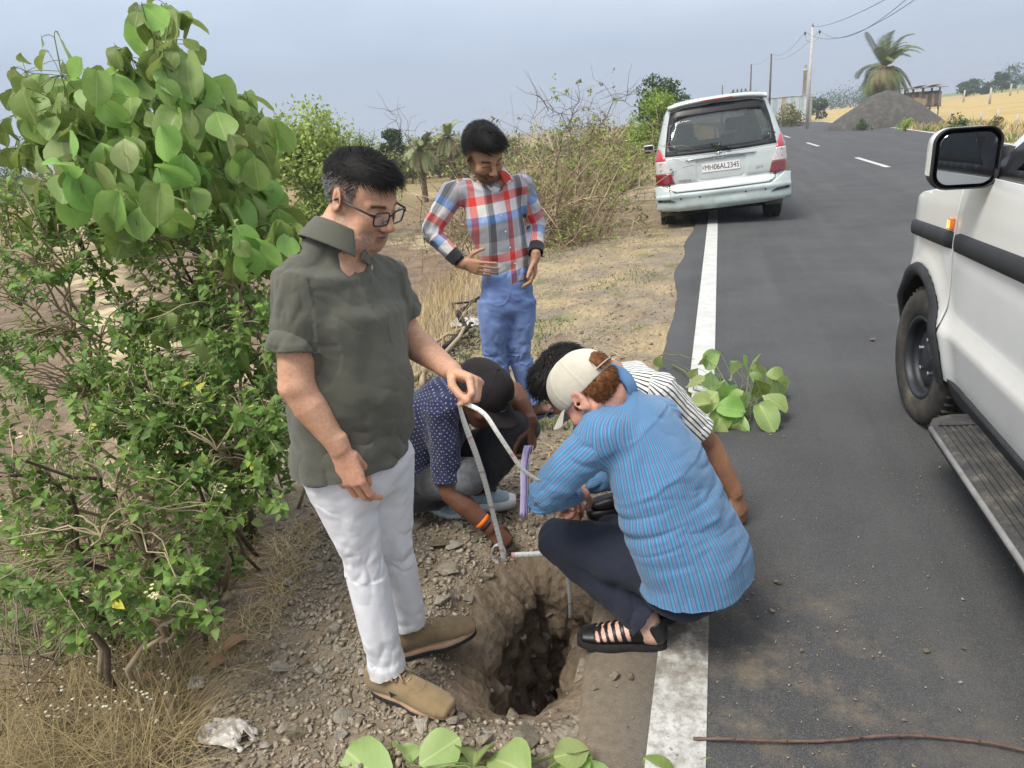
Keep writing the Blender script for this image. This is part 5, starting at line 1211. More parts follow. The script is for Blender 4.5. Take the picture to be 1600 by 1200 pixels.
    for an, (tx, ty) in ((anL, (884, 645)), (anR, (818, 668))):
        t0 = GT(tx, ty); fd = nrm((t0-an)*[1, 1, 0]); z = Tz(*(an+fd*.06)[:2])+.012; Fs = Frame(np.array([an[0], an[1], z]), fd, UP)
        S = SDF(Fs.o-[.26, .26, .05], Fs.o+[.26, .26, .26], .0045)
        S.loft([Fs.w(0, -.03, .04), Fs.w(0, .03, .045), Fs.w(0, .10, .036), Fs.w(0, .155, .026)], Fs.r, [(.030, .034), (.034, .034), (.040, .024), (.042, .014)], .02); S.cap(Fs.w(0, -.01, .05), Fs.w(0, -.005, .2), .036, .036, .03)
        for k, (x, L, r) in enumerate([(-.030, .055, .0125), (-.010, .052, .009), (.006, .046, .0085), (.020, .040, .008), (.033, .030, .008)]):
            x = x*(1 if an is anR else -1); S.cap(Fs.w(x*.9, .15, .022), Fs.w(x*1.05, .155+L, .018), r, r*.9, .004)
        S.cut(Fs.w(0, 0, .009), -UP); V, F = S.mesh(); V = smooth(V, F, 1, .3); M_.part('foot', V, F, SKIN, col=np.tile(np.array([.25, .13, .08]), (len(V), 1)))
        mb = MB(); shoe_sole(mb, Fs, sole_outline(.275, .046), -.010, .009); ff = M_.mb('flip_flop', mb, rub)
        mb = MB()
        for s in (-1, 1): mb.tube([Fs.w(s*.044, .07, .01), Fs.w(s*.034, .10, .052), Fs.w(s*.004, .15, .046), Fs.w(-.004, .165, .02)], .007, 8, flat=.5)
        M_.mb('strap', mb, rub, True, ff)
    return M_
PLAID = build_man_plaid()
print('plaid man', round(time.time()-T_START, 1))
# ------------------------------------------------------------------ caps
def build_cap(M_, Hd, cmat, under, button=True, strap=False, brim_len=.075, k=1.0):
    c = (0, -.010, .036); r = np.array((.086, .110, .092))*k
    S = SDF(Hd.o-.22, Hd.o+.22, .0035)
    S.ell(Hd.w(*c), r*Hd.k, Hd.R); S.ell(Hd.w(0, .03, .045), np.array((.078, .080, .083))*k*Hd.k, Hd.R, .02)
    S.ell(Hd.w(*c), (r-.004)*Hd.k, Hd.R, 0, 'sub'); S.ell(Hd.w(0, .03, .045), (np.array((.078, .080, .083))*k-.004)*Hd.k, Hd.R, 0, 'sub')
    S.cut(Hd.w(0, 0, .004), -Hd.u*1.0+Hd.f*.02)
    if strap: S.ell(Hd.w(0, -.115, .045), np.array((.033, .04, .019))*Hd.k, Hd.R, .002, 'sub')
    V, F = S.mesh(); V = smooth(V, F, 2, .4); N = vnormals(V, F); l = Hd.loc(V)-np.array(c); a = np.arctan2(l[:, 0], l[:, 1])
    seam = np.exp(-(np.abs(((a/(pi/3)+.5) % 1)-.5)*(pi/3)*np.hypot(l[:, 0], l[:, 1])/.0022)**2); V = V-N*(.0016*seam)[:, None]
    cap = M_.part('cap', V, F, cmat)
    if button:
        mb = MB(); mb.tube([Hd.w(0, -.005, .125*k+.0), Hd.w(0, -.005, .132*k)], [.008, .006], 12); M_.mb('button', mb, cmat, True, cap)
    # brim: a curved tongue with thickness
    mb = MB(); n, m_ = 22, 8; top = []
    for i in range(n+1):
        a = -1.12+2.24*i/n
        for j in range(m_+1):
            t = j/m_; x = sin(a)*.083*k*(1+.05*t); y0 = .012+cos(a)*.094*k+.006; y = y0+t*brim_len*(cos(a*.95)**.55)
            z = .020-.012*t-.030*(x/.085)**2*(.35+.65*t); top.append(Hd.w(x, y, z))
    top = np.array(top); bot = top-Hd.u*.0035
    idx = lambda i, j: i*(m_+1)+j; F = []; N_ = len(top)
    for i in range(n):
        for j in range(m_): F += [(idx(i, j), idx(i+1, j), idx(i+1, j+1), idx(i, j+1)), (N_+idx(i, j+1), N_+idx(i+1, j+1), N_+idx(i+1, j), N_+idx(i, j))]
        F.append((idx(i, m_), idx(i+1, m_), N_+idx(i+1, m_), N_+idx(i, m_)))
    for j in range(m_): F += [(idx(0, j), idx(0, j+1), N_+idx(0, j+1), N_+idx(0, j)), (idx(n, j+1), idx(n, j), N_+idx(n, j), N_+idx(n, j+1))]
    mb.add(np.vstack([top, bot]), F); M_.mb('brim', mb, cmat, True, cap)
    if strap:
        mb = MB(); pts = [Hd.w(sin(a)*.0875*k, -.010-cos(a)*.1115*k, .020) for a in np.linspace(-.55, .55, 12)]; mb.tube(pts, .010, 8, flat=.22, up=Hd.u); M_.mb('strap', mb, cmat, True, cap)
    return cap
# ------------------------------------------------------------------ squatting man in the dotted navy shirt
def dots(t):
    uv = t.attr('pat'); s = .0165
    x = t.n('ShaderNodeVectorMath'); x.operation = 'SCALE'; t.l(t.mapping(uv, (1, 1, 0), rot=(0, 0, .785)), x.inputs[0]); x.inputs[3].default_value = 1/s
    f = t.n('ShaderNodeVectorMath'); f.operation = 'FRACTION'; t.l(x.outputs[0], f.inputs[0])
    d = t.n('ShaderNodeVectorMath'); d.operation = 'DISTANCE'; t.l(f.outputs[0], d.inputs[0]); d.inputs[1].default_value = (.5, .5, 0)
    m = t.ramp(d.outputs['Value'], [(.10, 1.0), (.15, 0.0)]); return t.mix(m, t.ramp(t.noise(6, 4, .6), [(.3, (.012, .015, .048)), (.7, (.022, .027, .075))]), (.40, .40, .48))
def build_man_dots():
    fb = facing(38); rt = nrm(np.cross(fb, UP))
    pel, waist, chest, shl, nk = P(668, 745, 3.06), P(672, 705, 3.02), P(688, 645, 2.93), P(712, 612, 2.88), P(732, 602, 2.85)
    shR = P(688, 640, 2.78); shL = P(742, 598, 2.98)
    elR = P(703, 770, 2.83); wrR = P(768, 826, 2.84); elL = P(805, 612, 2.98); wrL = P(830, 664, 2.93)
    hipR, hipL = P(665, 748, 3.0), P(692, 735, 3.13); knR, knL = P(734, 744, 2.83), P(822, 662, 2.97)
    g1, g2 = GT(684, 800), GT(745, 797); anR = g1+UP*.09; anL = g2+UP*.09
    base = np.array([*((g1+g2)/2)[:2], min(g1[2], g2[2])])
    M_ = Person(base, 'squatting man in navy dotted shirt and black cap reaching down to the trench edge')
    fh = facing(30); Hd = Frame(P(752, 613, 2.80), nrm(fh*cos(radians(42))-UP*sin(radians(42))), UP+fh*.8-CR*.08, 1.04)
    S = SDF(np.min([pel, shR, anR, wrR, elR, anL], axis=0)-.2, np.max([wrL, shL, knL, Hd.w(0, 0, .15), pel, anL], axis=0)+.2, .0045)
    head(S, Hd)
    S.loft([Hd.w(0, -.022, -.05), nk, shl], rt, [(.056, .060), (.058, .060), (.07, .05)], .02); S.loft([shl, chest, waist, pel], rt, [(.08, .05), (.10, .07), (.11, .08), (.12, .08)], .02)
    S.cap(shR, shL, .03)
    for a, b, c in ((shR, elR, wrR), (shL, elL, wrL)): S.loft([a, b, b*.65+c*.35, c], CF, [.028, .041, (.043, .042), (.025, .030)], .02)
    for h_, k_, a_ in ((hipR, knR, anR), (hipL, knL, anL)): S.loft([h_, k_, a_], rt, [.06, .045, .035], .02)
    dR = nrm(P(795, 856, 2.86)-wrR); hand(S, wrR, dR, nrm(-UP*.3+CF*.8-CR*.4), 'R', GRIP, TH_PINCH, 1.0)
    dL = nrm(P(832, 700, 2.93)-wrL); hand(S, wrL, dL, nrm(CF*.2-CR*.9-UP*.2), 'L', [(45, 45, 25)]*4, TH_PINCH, 1.05)
    V, F = S.mesh(); V = smooth(V, F, 1, .3); pl = Hd.loc(V); isH = (np.abs(pl) < [.11, .14, .18]).all(1)
    sk = np.array([.145, .066, .038]); col = np.tile(sk, (len(V), 1)); col[isH] = face_tint(pl[isH], sk, beard=(.02, .014, .012), stub=.5, bw=.5)
    M_.part('body', V, F, SKIN, col=col)
    capm = cloth_mat('cap_black', c1=(.013, .010, .011), c2=(.022, .018, .020), scale=10, weave=900, bump=.3, sheen=.03); cap = build_cap(M_, Hd, capm, capm, brim_len=.072, k=1.03)
    # stitched angular mark on the front panel of the cap
    mb = MB(); gold = mat('thread_olive', (.22, .18, .08), (.30, .25, .12), 300, .8)
    for (x0, z0, x1, z1) in [(-.028, .072, -.012, .078), (-.012, .078, -.014, .052), (-.004, .080, .010, .080), (.010, .080, -.006, .048), (-.006, .048, .020, .050), (-.030, .058, -.020, .050), (.016, .078, .016, .066)]:
        def q(x, z):
            d = np.array([x-.0, .095, z-.045]); d = d/np.linalg.norm(d/np.array([.0812, .0833, .0864])); return Hd.w(d[0], .03+d[1]*1.005, .045+d[2])
        mb.tube([q(x0+(x1-x0)*k/5, z0+(z1-z0)*k/5) for k in range(6)], .0013, 4)
    M_.mb('embroidery', mb, gold, parent=cap)
    rts, nn, pl2 = skull_roots(Hd, 1200, lambda pl, g: (pl[:, 2] < .03) & (pl[:, 2] > -.05-.2*np.clip(-pl[:, 1]-.05, 0, 1)) & (pl[:, 1] < -.02), 3, 1.0)
    hairs('hair', Hd, M_.e, rts, nn, np.tile(-Hd.u, (len(rts), 1)), 3, .02, .001, HAIR_BLACK, lift=.006, rnd=.2, seed=3)
    S = SDF(np.min([pel, shR, elR, waist], axis=0)-.28, np.max([shL, nk, elL, pel], axis=0)+.22, .005)
    hR = P(701, 752, 2.825); nR_ = nrm(hR-shR); hL = shL*.35+elL*.65; nL_ = nrm(hL-shL)
    for a, h_, n_ in ((shR, hR, nR_), (shL, hL, nL_)):
        S.loft([a, a*.5+h_*.5, h_, h_+n_*.02], CF, [.070, .068, .066, .066], .03, cap=.2); S.cut(h_, n_, rad=.13); S.cap(h_-n_*.02, h_+n_*.1, .055, .06, .004, 'sub')
    S.loft([nk-UP*.015-fb*.008, shl-UP*.02-fb*.02, chest-fb*.02, waist-fb*.015, pel-fb*.03], rt, [(.068, .064), (.155, .10), (.180, .130), (.175, .140), (.172, .138)], .03, cap=.4)
    S.cap(shR-rt*.01, nk-UP*.03+rt*.03, .070, .052, .03); S.cap(shL+rt*.01, nk-UP*.03-rt*.03, .070, .052, .03)
    spn = nrm(pel-chest); S.cut(pel-fb*.03+spn*.0, nrm(spn+fb*.25), rad=.26)
    V, F = S.mesh(); V = smooth(V, F, 2, .4)
    b = [(pel, shl, -fb, .17, 0.), (shR, hR, CF, .068, 1.), (shL, hL, CF, .068, 2.)]
    V, uv = folds(V, F, b, {0: lambda t: .010*sstep(.6, .1, t)+.004, 1: lambda t: .007+0*t, 2: lambda t: .008+0*t}, (12, 1.0), .005, (7, 7, 4), 8)
    M_.part('dotted_shirt', V, F, cloth_mat('navy_dotted', build=dots, weave=800), uv)
    Hb = Hd.w(0, -.022, -.05); collar_sdf(M_, nk*.8+Hb*.2, Hb-nk, fb, mat('navy_plain', (.012, .015, .048), (.022, .027, .075), 6, .9), .060, .080, .04, .03, .04, 1.0, .004)
    # jeans: charcoal, lighter grey over the right thigh, less so at the left knee
    S = SDF(np.min([pel, knR, anR, hipR, anL], axis=0)-.24, np.max([knL, hipL, pel, anL], axis=0)+.22, .005)
    S.loft([pel+UP*.03-fb*.03, pel-UP*.08-fb*.03], rt, [(.165, .13), (.165, .13)], .03)
    for h_, k_, a_ in ((hipR, knR, anR), (hipL, knL, anL)):
        S.loft([h_, h_*.5+k_*.5, k_], CF, [(.095, .095), (.092, .092), (.080, .080)], .03); S.loft([k_, k_*.5+a_*.5, a_-UP*.02], CF, [(.066, .068), (.068, .068), (.058, .058)], .02)
        S.cut(a_+UP*.02, -UP, rad=.09)
    V, F = S.mesh(); V = smooth(V, F, 2, .4)
    b = [(pel+UP*.05, pel-UP*.1, fb, .15, 0.), (hipR, knR, UP, .09, 1.), (knR, anR, fb, .068, 1.), (hipL, knL, UP, .09, 2.), (knL, anL, fb, .068, 2.)]
    am = {0: lambda t: .006, 1: lambda t: .003*sstep(.8, .6, t)+.012*sstep(.3, 0, t), 2: lambda t: .012*sstep(.4, 0, t)+.006}; am[3] = am[1]; am[4] = am[2]
    V, uv = folds(V, F, b, am, (13, .9), .004, (8, 8, 4), 9)
    pale_k = np.maximum(sstep(.17, .04, np.linalg.norm(V-(hipR*.25+knR*.75)-CF*-.06, axis=1)), .35*sstep(.2, .06, np.linalg.norm(V-knL, axis=1))); n_ = fbm(V*40, 3)
    col = np.array([.020, .021, .025])*(1-pale_k[:, None])+np.array([.125, .13, .14])*pale_k[:, None]*(.6+.8*n_[:, None])*.9
    def blackden(t): return t.mix(1.0, t.attr('tint', 'Color'), t.ramp(t.noise(60, 4, .7), [(.3, .75), (.7, 1.25)]), 'MULTIPLY')
    M_.part('jeans', V, F, cloth_mat('charcoal_denim', build=blackden, weave=700, bump=.4), uv, col)
    # shoes
    knit = cloth_mat('pale_blue_knit', c1=(.24, .34, .39), c2=(.34, .44, .48), scale=30, weave=500, bump=.5); wht = mat('white_foam', (.62, .63, .62), (.70, .70, .69), 20, .6)
    for g, (tx, ty), s in ((g1, (722, 808), 1), (g2, (788, 797), -1)):
        fd = nrm((GT(tx, ty)-g)*[1, 1, 0]); Fs = Frame(np.array([g[0], g[1], Tz(g[0], g[1])+.012])-fd*.06, fd, UP)
        S = SDF(Fs.o-[.26, .26, .03], Fs.o+[.26, .26, .17], .004)
        S.loft([Fs.w(0, -.045, .06), Fs.w(0, .02, .062), Fs.w(0, .09, .052), Fs.w(0, .15, .042), Fs.w(0, .195, .038)], Fs.r, [(.038, .046), (.039, .044), (.043, .036), (.046, .028), (.038, .022)], .02)
        S.loft([Fs.w(0, -.02, .06), Fs.w(0, -.015, .105)], Fs.r, [(.037, .046), (.035, .046)], .02); S.cut(Fs.w(0, 0, .03), -UP)
        V, F = S.mesh(); V = smooth(V, F, 1, .4); sh = M_.part('shoe', V, F, knit)
        mb = MB(); shoe_sole(mb, Fs, [(x, y) for x, y in sole_outline(.298, .051)], -.004, .036); M_.mb('midsole', mb, wht, True, sh)
    q = nrm(wrR-elR); c = wrR-q*.045; mb = MB(); mb.tube([c-q*.010, c-q*.004, c+q*.008], [.0345, .035, .034], 18); M_.mb('wristband', mb, mat('band_orange', (.75, .16, .02), (.85, .22, .03), 20, .6), True)
    mb = MB(); c = c+q*.018; mb.tube([c-q*.004, c+q*.006], [.033, .032], 16); M_.mb('wrist_thread', mb, mat('thread_black', (.012, .012, .014)), True)
    return M_, dict(wrL=wrL, dL=dL)
DOTS, DOTS_J = build_man_dots()
print('dotted man', round(time.time()-T_START, 1))
# ------------------------------------------------------------------ squatting man in the striped blue shirt and pale cap
def blue_stripes(t):
    uv = t.sep(t.attr('pat')); f = t.math('FRACT', t.math('MULTIPLY', uv['X'], 1/.0195))
    base = t.ramp(t.noise(7, 4, .6), [(.3, (.065, .150, .28)), (.7, (.085, .19, .34))])
    s = t.ramp(f, [(0, (.075, .31, .49)), (.15, (.062, .165, .33)), (.36, (.22, .28, .42)), (.43, (.15, .14, .25)), (.56, (.22, .28, .42)), (.63, (.062, .165, .33)), (.92, (.075, .31, .49))], 'CONSTANT')
    return t.mix(.80, base, s)
def build_man_blue():
    fb = facing(180+38); fb = nrm(-CR*cos(radians(38))+CF*sin(radians(38))); rt = nrm(np.cross(fb, UP))      # faces left and away
    pel, low, mid, up_, nk = P(1062, 870, 2.17), P(1045, 805, 2.12), P(1022, 735, 2.09), P(990, 665, 2.07), P(948, 615, 2.07)
    shL = P(946, 678, 1.985); shR = P(1032, 652, 2.24)
    elL = P(846, 776, 2.04); wrL = P(905, 772, 2.27); elR = P(960, 740, 2.48); wrR = P(905, 760, 2.50)
    g1 = GT(985, 1000); g1[2] = .0; g2 = G(1090, 958, 0.0)
    anL = P(1012, 966, 2.20); anR = g2+UP*.10-CR*.02
    knL = P(862, 838, 2.33); knR = P(950, 830, 2.62)
    hipL, hipR = P(1040, 885, 2.13), P(1098, 878, 2.29)
    base = np.array([*((g1+g2)/2)[:2], 0.0])
    M_ = Person(base, 'squatting man in blue striped shirt, beige cap and black sandals seen from behind')
    fh = nrm(-CR*cos(radians(34))+CF*sin(radians(34))); Hd = Frame(P(920, 612, 2.045), nrm(fh*cos(radians(50))-UP*sin(radians(50))), UP+fh*.85+CR*-.05, .98)
    S = SDF(np.min([elL, knL, anL, wrR, pel, Hd.o], axis=0)-.24, np.max([shR, pel, Hd.w(0, 0, .12), knR, hipR, anR], axis=0)+.22, .0045)
    head(S, Hd)
    S.loft([Hd.w(0, -.025, -.05), nk, up_], rt, [(.058, .062), (.062, .064), (.10, .06)], .02); S.loft([up_, mid, low, pel], rt, [(.12, .06), (.12, .08), (.11, .08), (.12, .08)], .02)
    S.cap(shR, shL, .035)
    for a, b, c in ((shR, elR, wrR), (shL, elL, wrL)): S.loft([a, b, b*.65+c*.35, c], UP, [.034, .026, .030, (.025, .030)], .02)
    for h_, k_, a_ in ((hipR, knR, anR), (hipL, knL, anL)): S.loft([h_, k_, a_, a_-UP*.03], rt, [.06, .045, .036, .036], .02)
    hand(S, wrL, nrm(-CR*.2+CF*.8-UP*.35), nrm(-UP), 'L', GRIP, TH_PINCH, 1.0); hand(S, wrR, nrm(-CR*.8-UP*.5), nrm(-UP+CF*.2), 'R', GRIP, TH_PINCH, 1.0)
    V, F = S.mesh(); V = smooth(V, F, 1, .3); pl = Hd.loc(V); isH = (np.abs(pl) < [.11, .16, .20]).all(1)
    sk = np.array([.56, .30, .22]); col = np.tile(sk, (len(V), 1)); col[isH] = face_tint(pl[isH], sk, beard=(.30, .25, .22), stub=.4, bw=.5)
    bl = (fbm(V*30, 3) > .56)[:, None]*isH[:, None]*.55; col = col*(1-bl)+np.array([.60, .30, .26])*bl
    col[V[:, 2] < .22] = (.62, .42, .34)
    tmp = col[isH]; scalp(tmp, pl[isH], lambda p_, g: (p_[:, 1] < -.03) & (p_[:, 2] > -.05), (.12, .05, .02)); col[isH] = tmp
    M_.part('body', V, F, SKIN, col=col)
    beige = cloth_mat('cap_beige', c1=(.50, .46, .38), c2=(.62, .575, .48), scale=12, weave=900, bump=.3)
    build_cap(M_, Hd, beige, beige, strap=True, brim_len=.07, k=.955)
    rg = lambda pl, g: ((pl[:, 2] < .004) | ((np.abs(pl[:, 0]) < .036) & (pl[:, 2] > .030) & (pl[:, 2] < .060))) & (pl[:, 2] > -.055) & (pl[:, 1] < -.012-.35*np.clip(-pl[:, 2], 0, 1)) & (np.hypot((pl[:, 1]+.012)/.03, (pl[:, 2]+.008)/.042) > 1)
    rts, nn, pl2 = skull_roots(Hd, 3800, rg, 3, 1.0)
    comb = np.tile(-Hd.u*1.0-Hd.f*.25, (len(rts), 1)); hairs('hair', Hd, M_.e, rts, nn, comb, 5, .030, .0012, HAIR_GINGER, lift=.004, rnd=.28, surf=skull_surf(Hd, .95), seed=3)
    rts, nn, pl2 = skull_roots(Hd, 500, lambda pl, g: (pl[:, 2] < .0) & (pl[:, 2] > -.045) & (pl[:, 1] > .0) & (pl[:, 1] < .03) & (pl[:, 0] < -.05), 4, .98)
    hairs('sideburn', Hd, M_.e, rts, nn, np.tile(-Hd.u, (len(rts), 1)), 3, .016, .001, HAIR_GINGER, lift=.004, rnd=.3, seed=4)
    # shirt with long sleeves
    S = SDF(np.min([elL, wrL, pel, elR, wrR], axis=0)-.30, np.max([shR, nk, pel, elR], axis=0)+.24, .0045)
    for a, b, c in ((shL, elL, wrL), (shR, elR, wrR)):
        e_ = b*.12+c*.88; S.loft([a, a*.5+b*.5, b], UP, [.074, .066, .060], .05); S.loft([b, b*.5+c*.5, e_], UP, [.060, .052, .042], .02, cap=.2); n_ = nrm(c-b); S.cut(e_, n_, rad=.09)
    S.loft([nk-UP*.01-fb*.004, up_-UP*.015-fb*.01, mid-fb*.02, low-fb*.03, pel-fb*.045+UP*.02, pel-fb*.06-UP*.085], rt, [(.066, .062), (.165, .098), (.196, .125), (.200, .140), (.208, .160), (.215, .165)], .03, cap=.3)
    S.cap(shR, nk-UP*.04+rt*.03, .070, .052, .03); S.cap(shL, nk-UP*.04-rt*.03, .070, .052, .03)
    hemc = pel-fb*.05-UP*.045; S.cut(hemc, nrm(-UP-fb*.05), rad=.34); S.loft([hemc+UP*.05, hemc-UP*.1], rt, [(.193, .145), (.197, .148)], .004, 'sub')
    Hb = Hd.w(0, -.025, -.05); S.loft([nk-UP*.03, nk*.66+Hb*.34], rt, [(.078, .076), (.068, .068)], .03, cap=.2); S.loft([nk-UP*.02, nk*.5+Hb*.5], rt, [(.061, .062), (.062, .062)], .004, 'sub')
    V, F = S.mesh(); V = smooth(V, F, 2, .4)
    b = [(pel-UP*.1, up_+UP*.06, -fb, .19, 0.), (shL, elL, CF, .066, 3.), (elL, wrL, CF, .052, 3.), (shR, elR, CF, .066, 5.), (elR, wrR, CF, .05, 5.)]
    V, uv = folds(V, F, b, {0: lambda t: .005*sstep(.20, .45, t)*sstep(.85, .55, t)+.002, 1: lambda t: .006+.006*sstep(.6, 1, t), 2: lambda t: .010+0*t, 3: lambda t: .008+0*t, 4: lambda t: .008+0*t}, (17, .8), .0045, (6, 6, 4), 12)
    M_.part('striped_shirt', V, F, cloth_mat('blue_striped', build=blue_stripes, weave=900, bump=.3), uv)
    # yoke seam and collar band
    Hb = Hd.w(0, -.025, -.05); collar_sdf(M_, nk*.80+Hb*.20, Hb-nk, fb, cloth_mat('blue_plain', build=lambda t: t.ramp(t.noise(9, 3, .6), [(.3, (.06, .165, .33)), (.7, (.09, .22, .40))]), weave=900), .069, .090, .05, .03, .03)
    # trousers
    S = SDF(np.min([pel, knL, anL, knR], axis=0)-.24, np.max([knR, hipR, pel, anR], axis=0)+.24, .005)
    S.loft([pel-fb*.03, pel-fb*.03-UP*.075], rt, [(.175, .145), (.175, .140)], .03)
    for h_, k_, a_ in ((hipR, knR, anR), (hipL, knL, anL)):
        S.loft([h_-UP*.01, h_*.5+k_*.5, k_], UP, [(.100, .105), (.090, .094), (.068, .070)], .03); e_ = a_-UP*.01; S.loft([k_, k_*.5+a_*.5, e_, e_-UP*.05], fb, [(.068, .064), (.070, .068), (.070, .064), (.070, .064)], .02, cap=.2)
        S.cut(e_-UP*.01, nrm(a_-k_), rad=.10); S.cap(e_+UP*.02, e_-UP*.1, .050, .056, .004, 'sub')
    V, F = S.mesh(); V = smooth(V, F, 2, .4)
    b = [(pel+UP*.05, pel-UP*.1, fb, .15, 0.), (hipR, knR, UP, .09, 1.), (knR, anR, fb, .068, 1.), (hipL, knL, UP, .09, 2.), (knL, anL, fb, .068, 2.)]
    am = {0: lambda t: .006, 1: lambda t: .004+.010*sstep(.3, 0, t), 2: lambda t: .010*sstep(.4, 0, t)+.008*sstep(.5, 1, t)+.003}; am[3] = am[1]; am[4] = am[2]
    V, uv = folds(V, F, b, am, (12, .9), .004, (8, 8, 4), 14)
    def navy(t):
        wv = t.math('SINE', t.math('MULTIPLY', t.sep(t.attr('pat'))['X'], 2*pi/.004)); return t.mix(t.math('MULTIPLY_ADD', wv, .15, .25), t.ramp(t.noise(8, 4, .6), [(.3, (.010, .013, .024)), (.7, (.017, .021, .036))]), (.045, .05, .07))
    M_.part('trousers', V, F, cloth_mat('navy_trousers', build=navy, weave=900, bump=.25, sheen=.06), uv)
    # sandals: closed heel, cross straps over the foot
    lea = mat('black_leather', (.006, .006, .007), (.012, .012, .013), 60, .38, .5, bump=.25, bscale=220); sol = mat('sandal_sole', (.018, .017, .016), (.03, .028, .026), 50, .8)
    for an, (tx, ty), sd in ((anL, (906, 1000), -1), (anR, (1030, 965), 1)):
        g = np.array([an[0], an[1], 0]); t0 = G(tx, ty, 0); fd = nrm((t0-g)*[1, 1, 0]); z0 = .004
        if sd < 0: fd = nrm(np.array([*(G(905, 998)-G(1045, 1006))[:2], 0]))
        Fs = Frame(np.array([g[0], g[1], z0]), fd, UP, .98)
        S = SDF(Fs.o-[.26, .26, .03], Fs.o+[.26, .26, .22], .0032)
        S.loft([Fs.w(0, -.035, .05), Fs.w(0, .03, .058), Fs.w(0, .10, .046), Fs.w(0, .16, .034), Fs.w(0, .20, .030)], Fs.r, [(.031, .036), (.034, .036), (.038, .026), (.039, .016), (.030, .012)], .02); S.cap(Fs.w(0, -.012, .06), an+UP*.0, .033, .034, .03)
        V, F = S.mesh(); V = smooth(V, F, 1, .3); M_.part('foot', V, F, SKIN, col=np.tile(np.array([.66, .42, .33]), (len(V), 1)))
        mb = MB(); shoe_sole(mb, Fs, sole_outline(.288, .046, side=sd), 0, .022); so = M_.mb('sole', mb, sol)
        S = SDF(Fs.o-[.26, .26, .03], Fs.o+[.26, .26, .20], .003)
        up2 = lambda q, k, op: S.loft([Fs.w(0, -.040, .055), Fs.w(0, .03, .060), Fs.w(0, .10, .047), Fs.w(0, .16, .036), Fs.w(0, .205, .032)], Fs.r, [(.036+q, .044+q), (.038+q, .042+q), (.042+q, .030+q), (.043+q, .021+q), (.034+q, .016+q)], k, op)
        up2(0, .01, 'add'); S.cap(Fs.w(0, -.02, .06), Fs.w(0, -.018, .085), .037, .038, .01); up2(-.004, .001, 'sub'); S.cap(Fs.w(0, -.012, .07), Fs.w(0, -.012, .2), .032, .034, .002, 'sub')
        S.cut(Fs.w(0, 0, .018), -UP)
        for y in (.060, .088, .114, .138, .160):                          # gaps between the straps, slanted forward on both sides
            for s in (-1, 1): S.loft([Fs.w(s*.016, y+.010, .085), Fs.w(s*.030, y+.004, .064), Fs.w(s*.046, y-.006, .036)], Fs.f, [(.0065, .03), (.0065, .022), (.005, .012)], .001, 'sub')
        S.loft([Fs.w(0, .045, .11), Fs.w(0, .03, .13)], Fs.r, [(.022, .02), (.03, .03)], .004, 'sub')
        V, F = S.mesh(); V = smooth(V, F, 1, .4); M_.part('upper', V, F, lea, parent=so)
        mb = MB(); mb.tube([Fs.w(s_*.041, .028+.02*abs(s_), .052+.052*(1-abs(s_)**2.5)) for s_ in np.linspace(-1, 1, 13)], .011, 8, flat=.25, up=Fs.f); M_.mb('strap', mb, lea, True, so)
    return M_
BLUE = build_man_blue()
print('blue man', round(time.time()-T_START, 1))
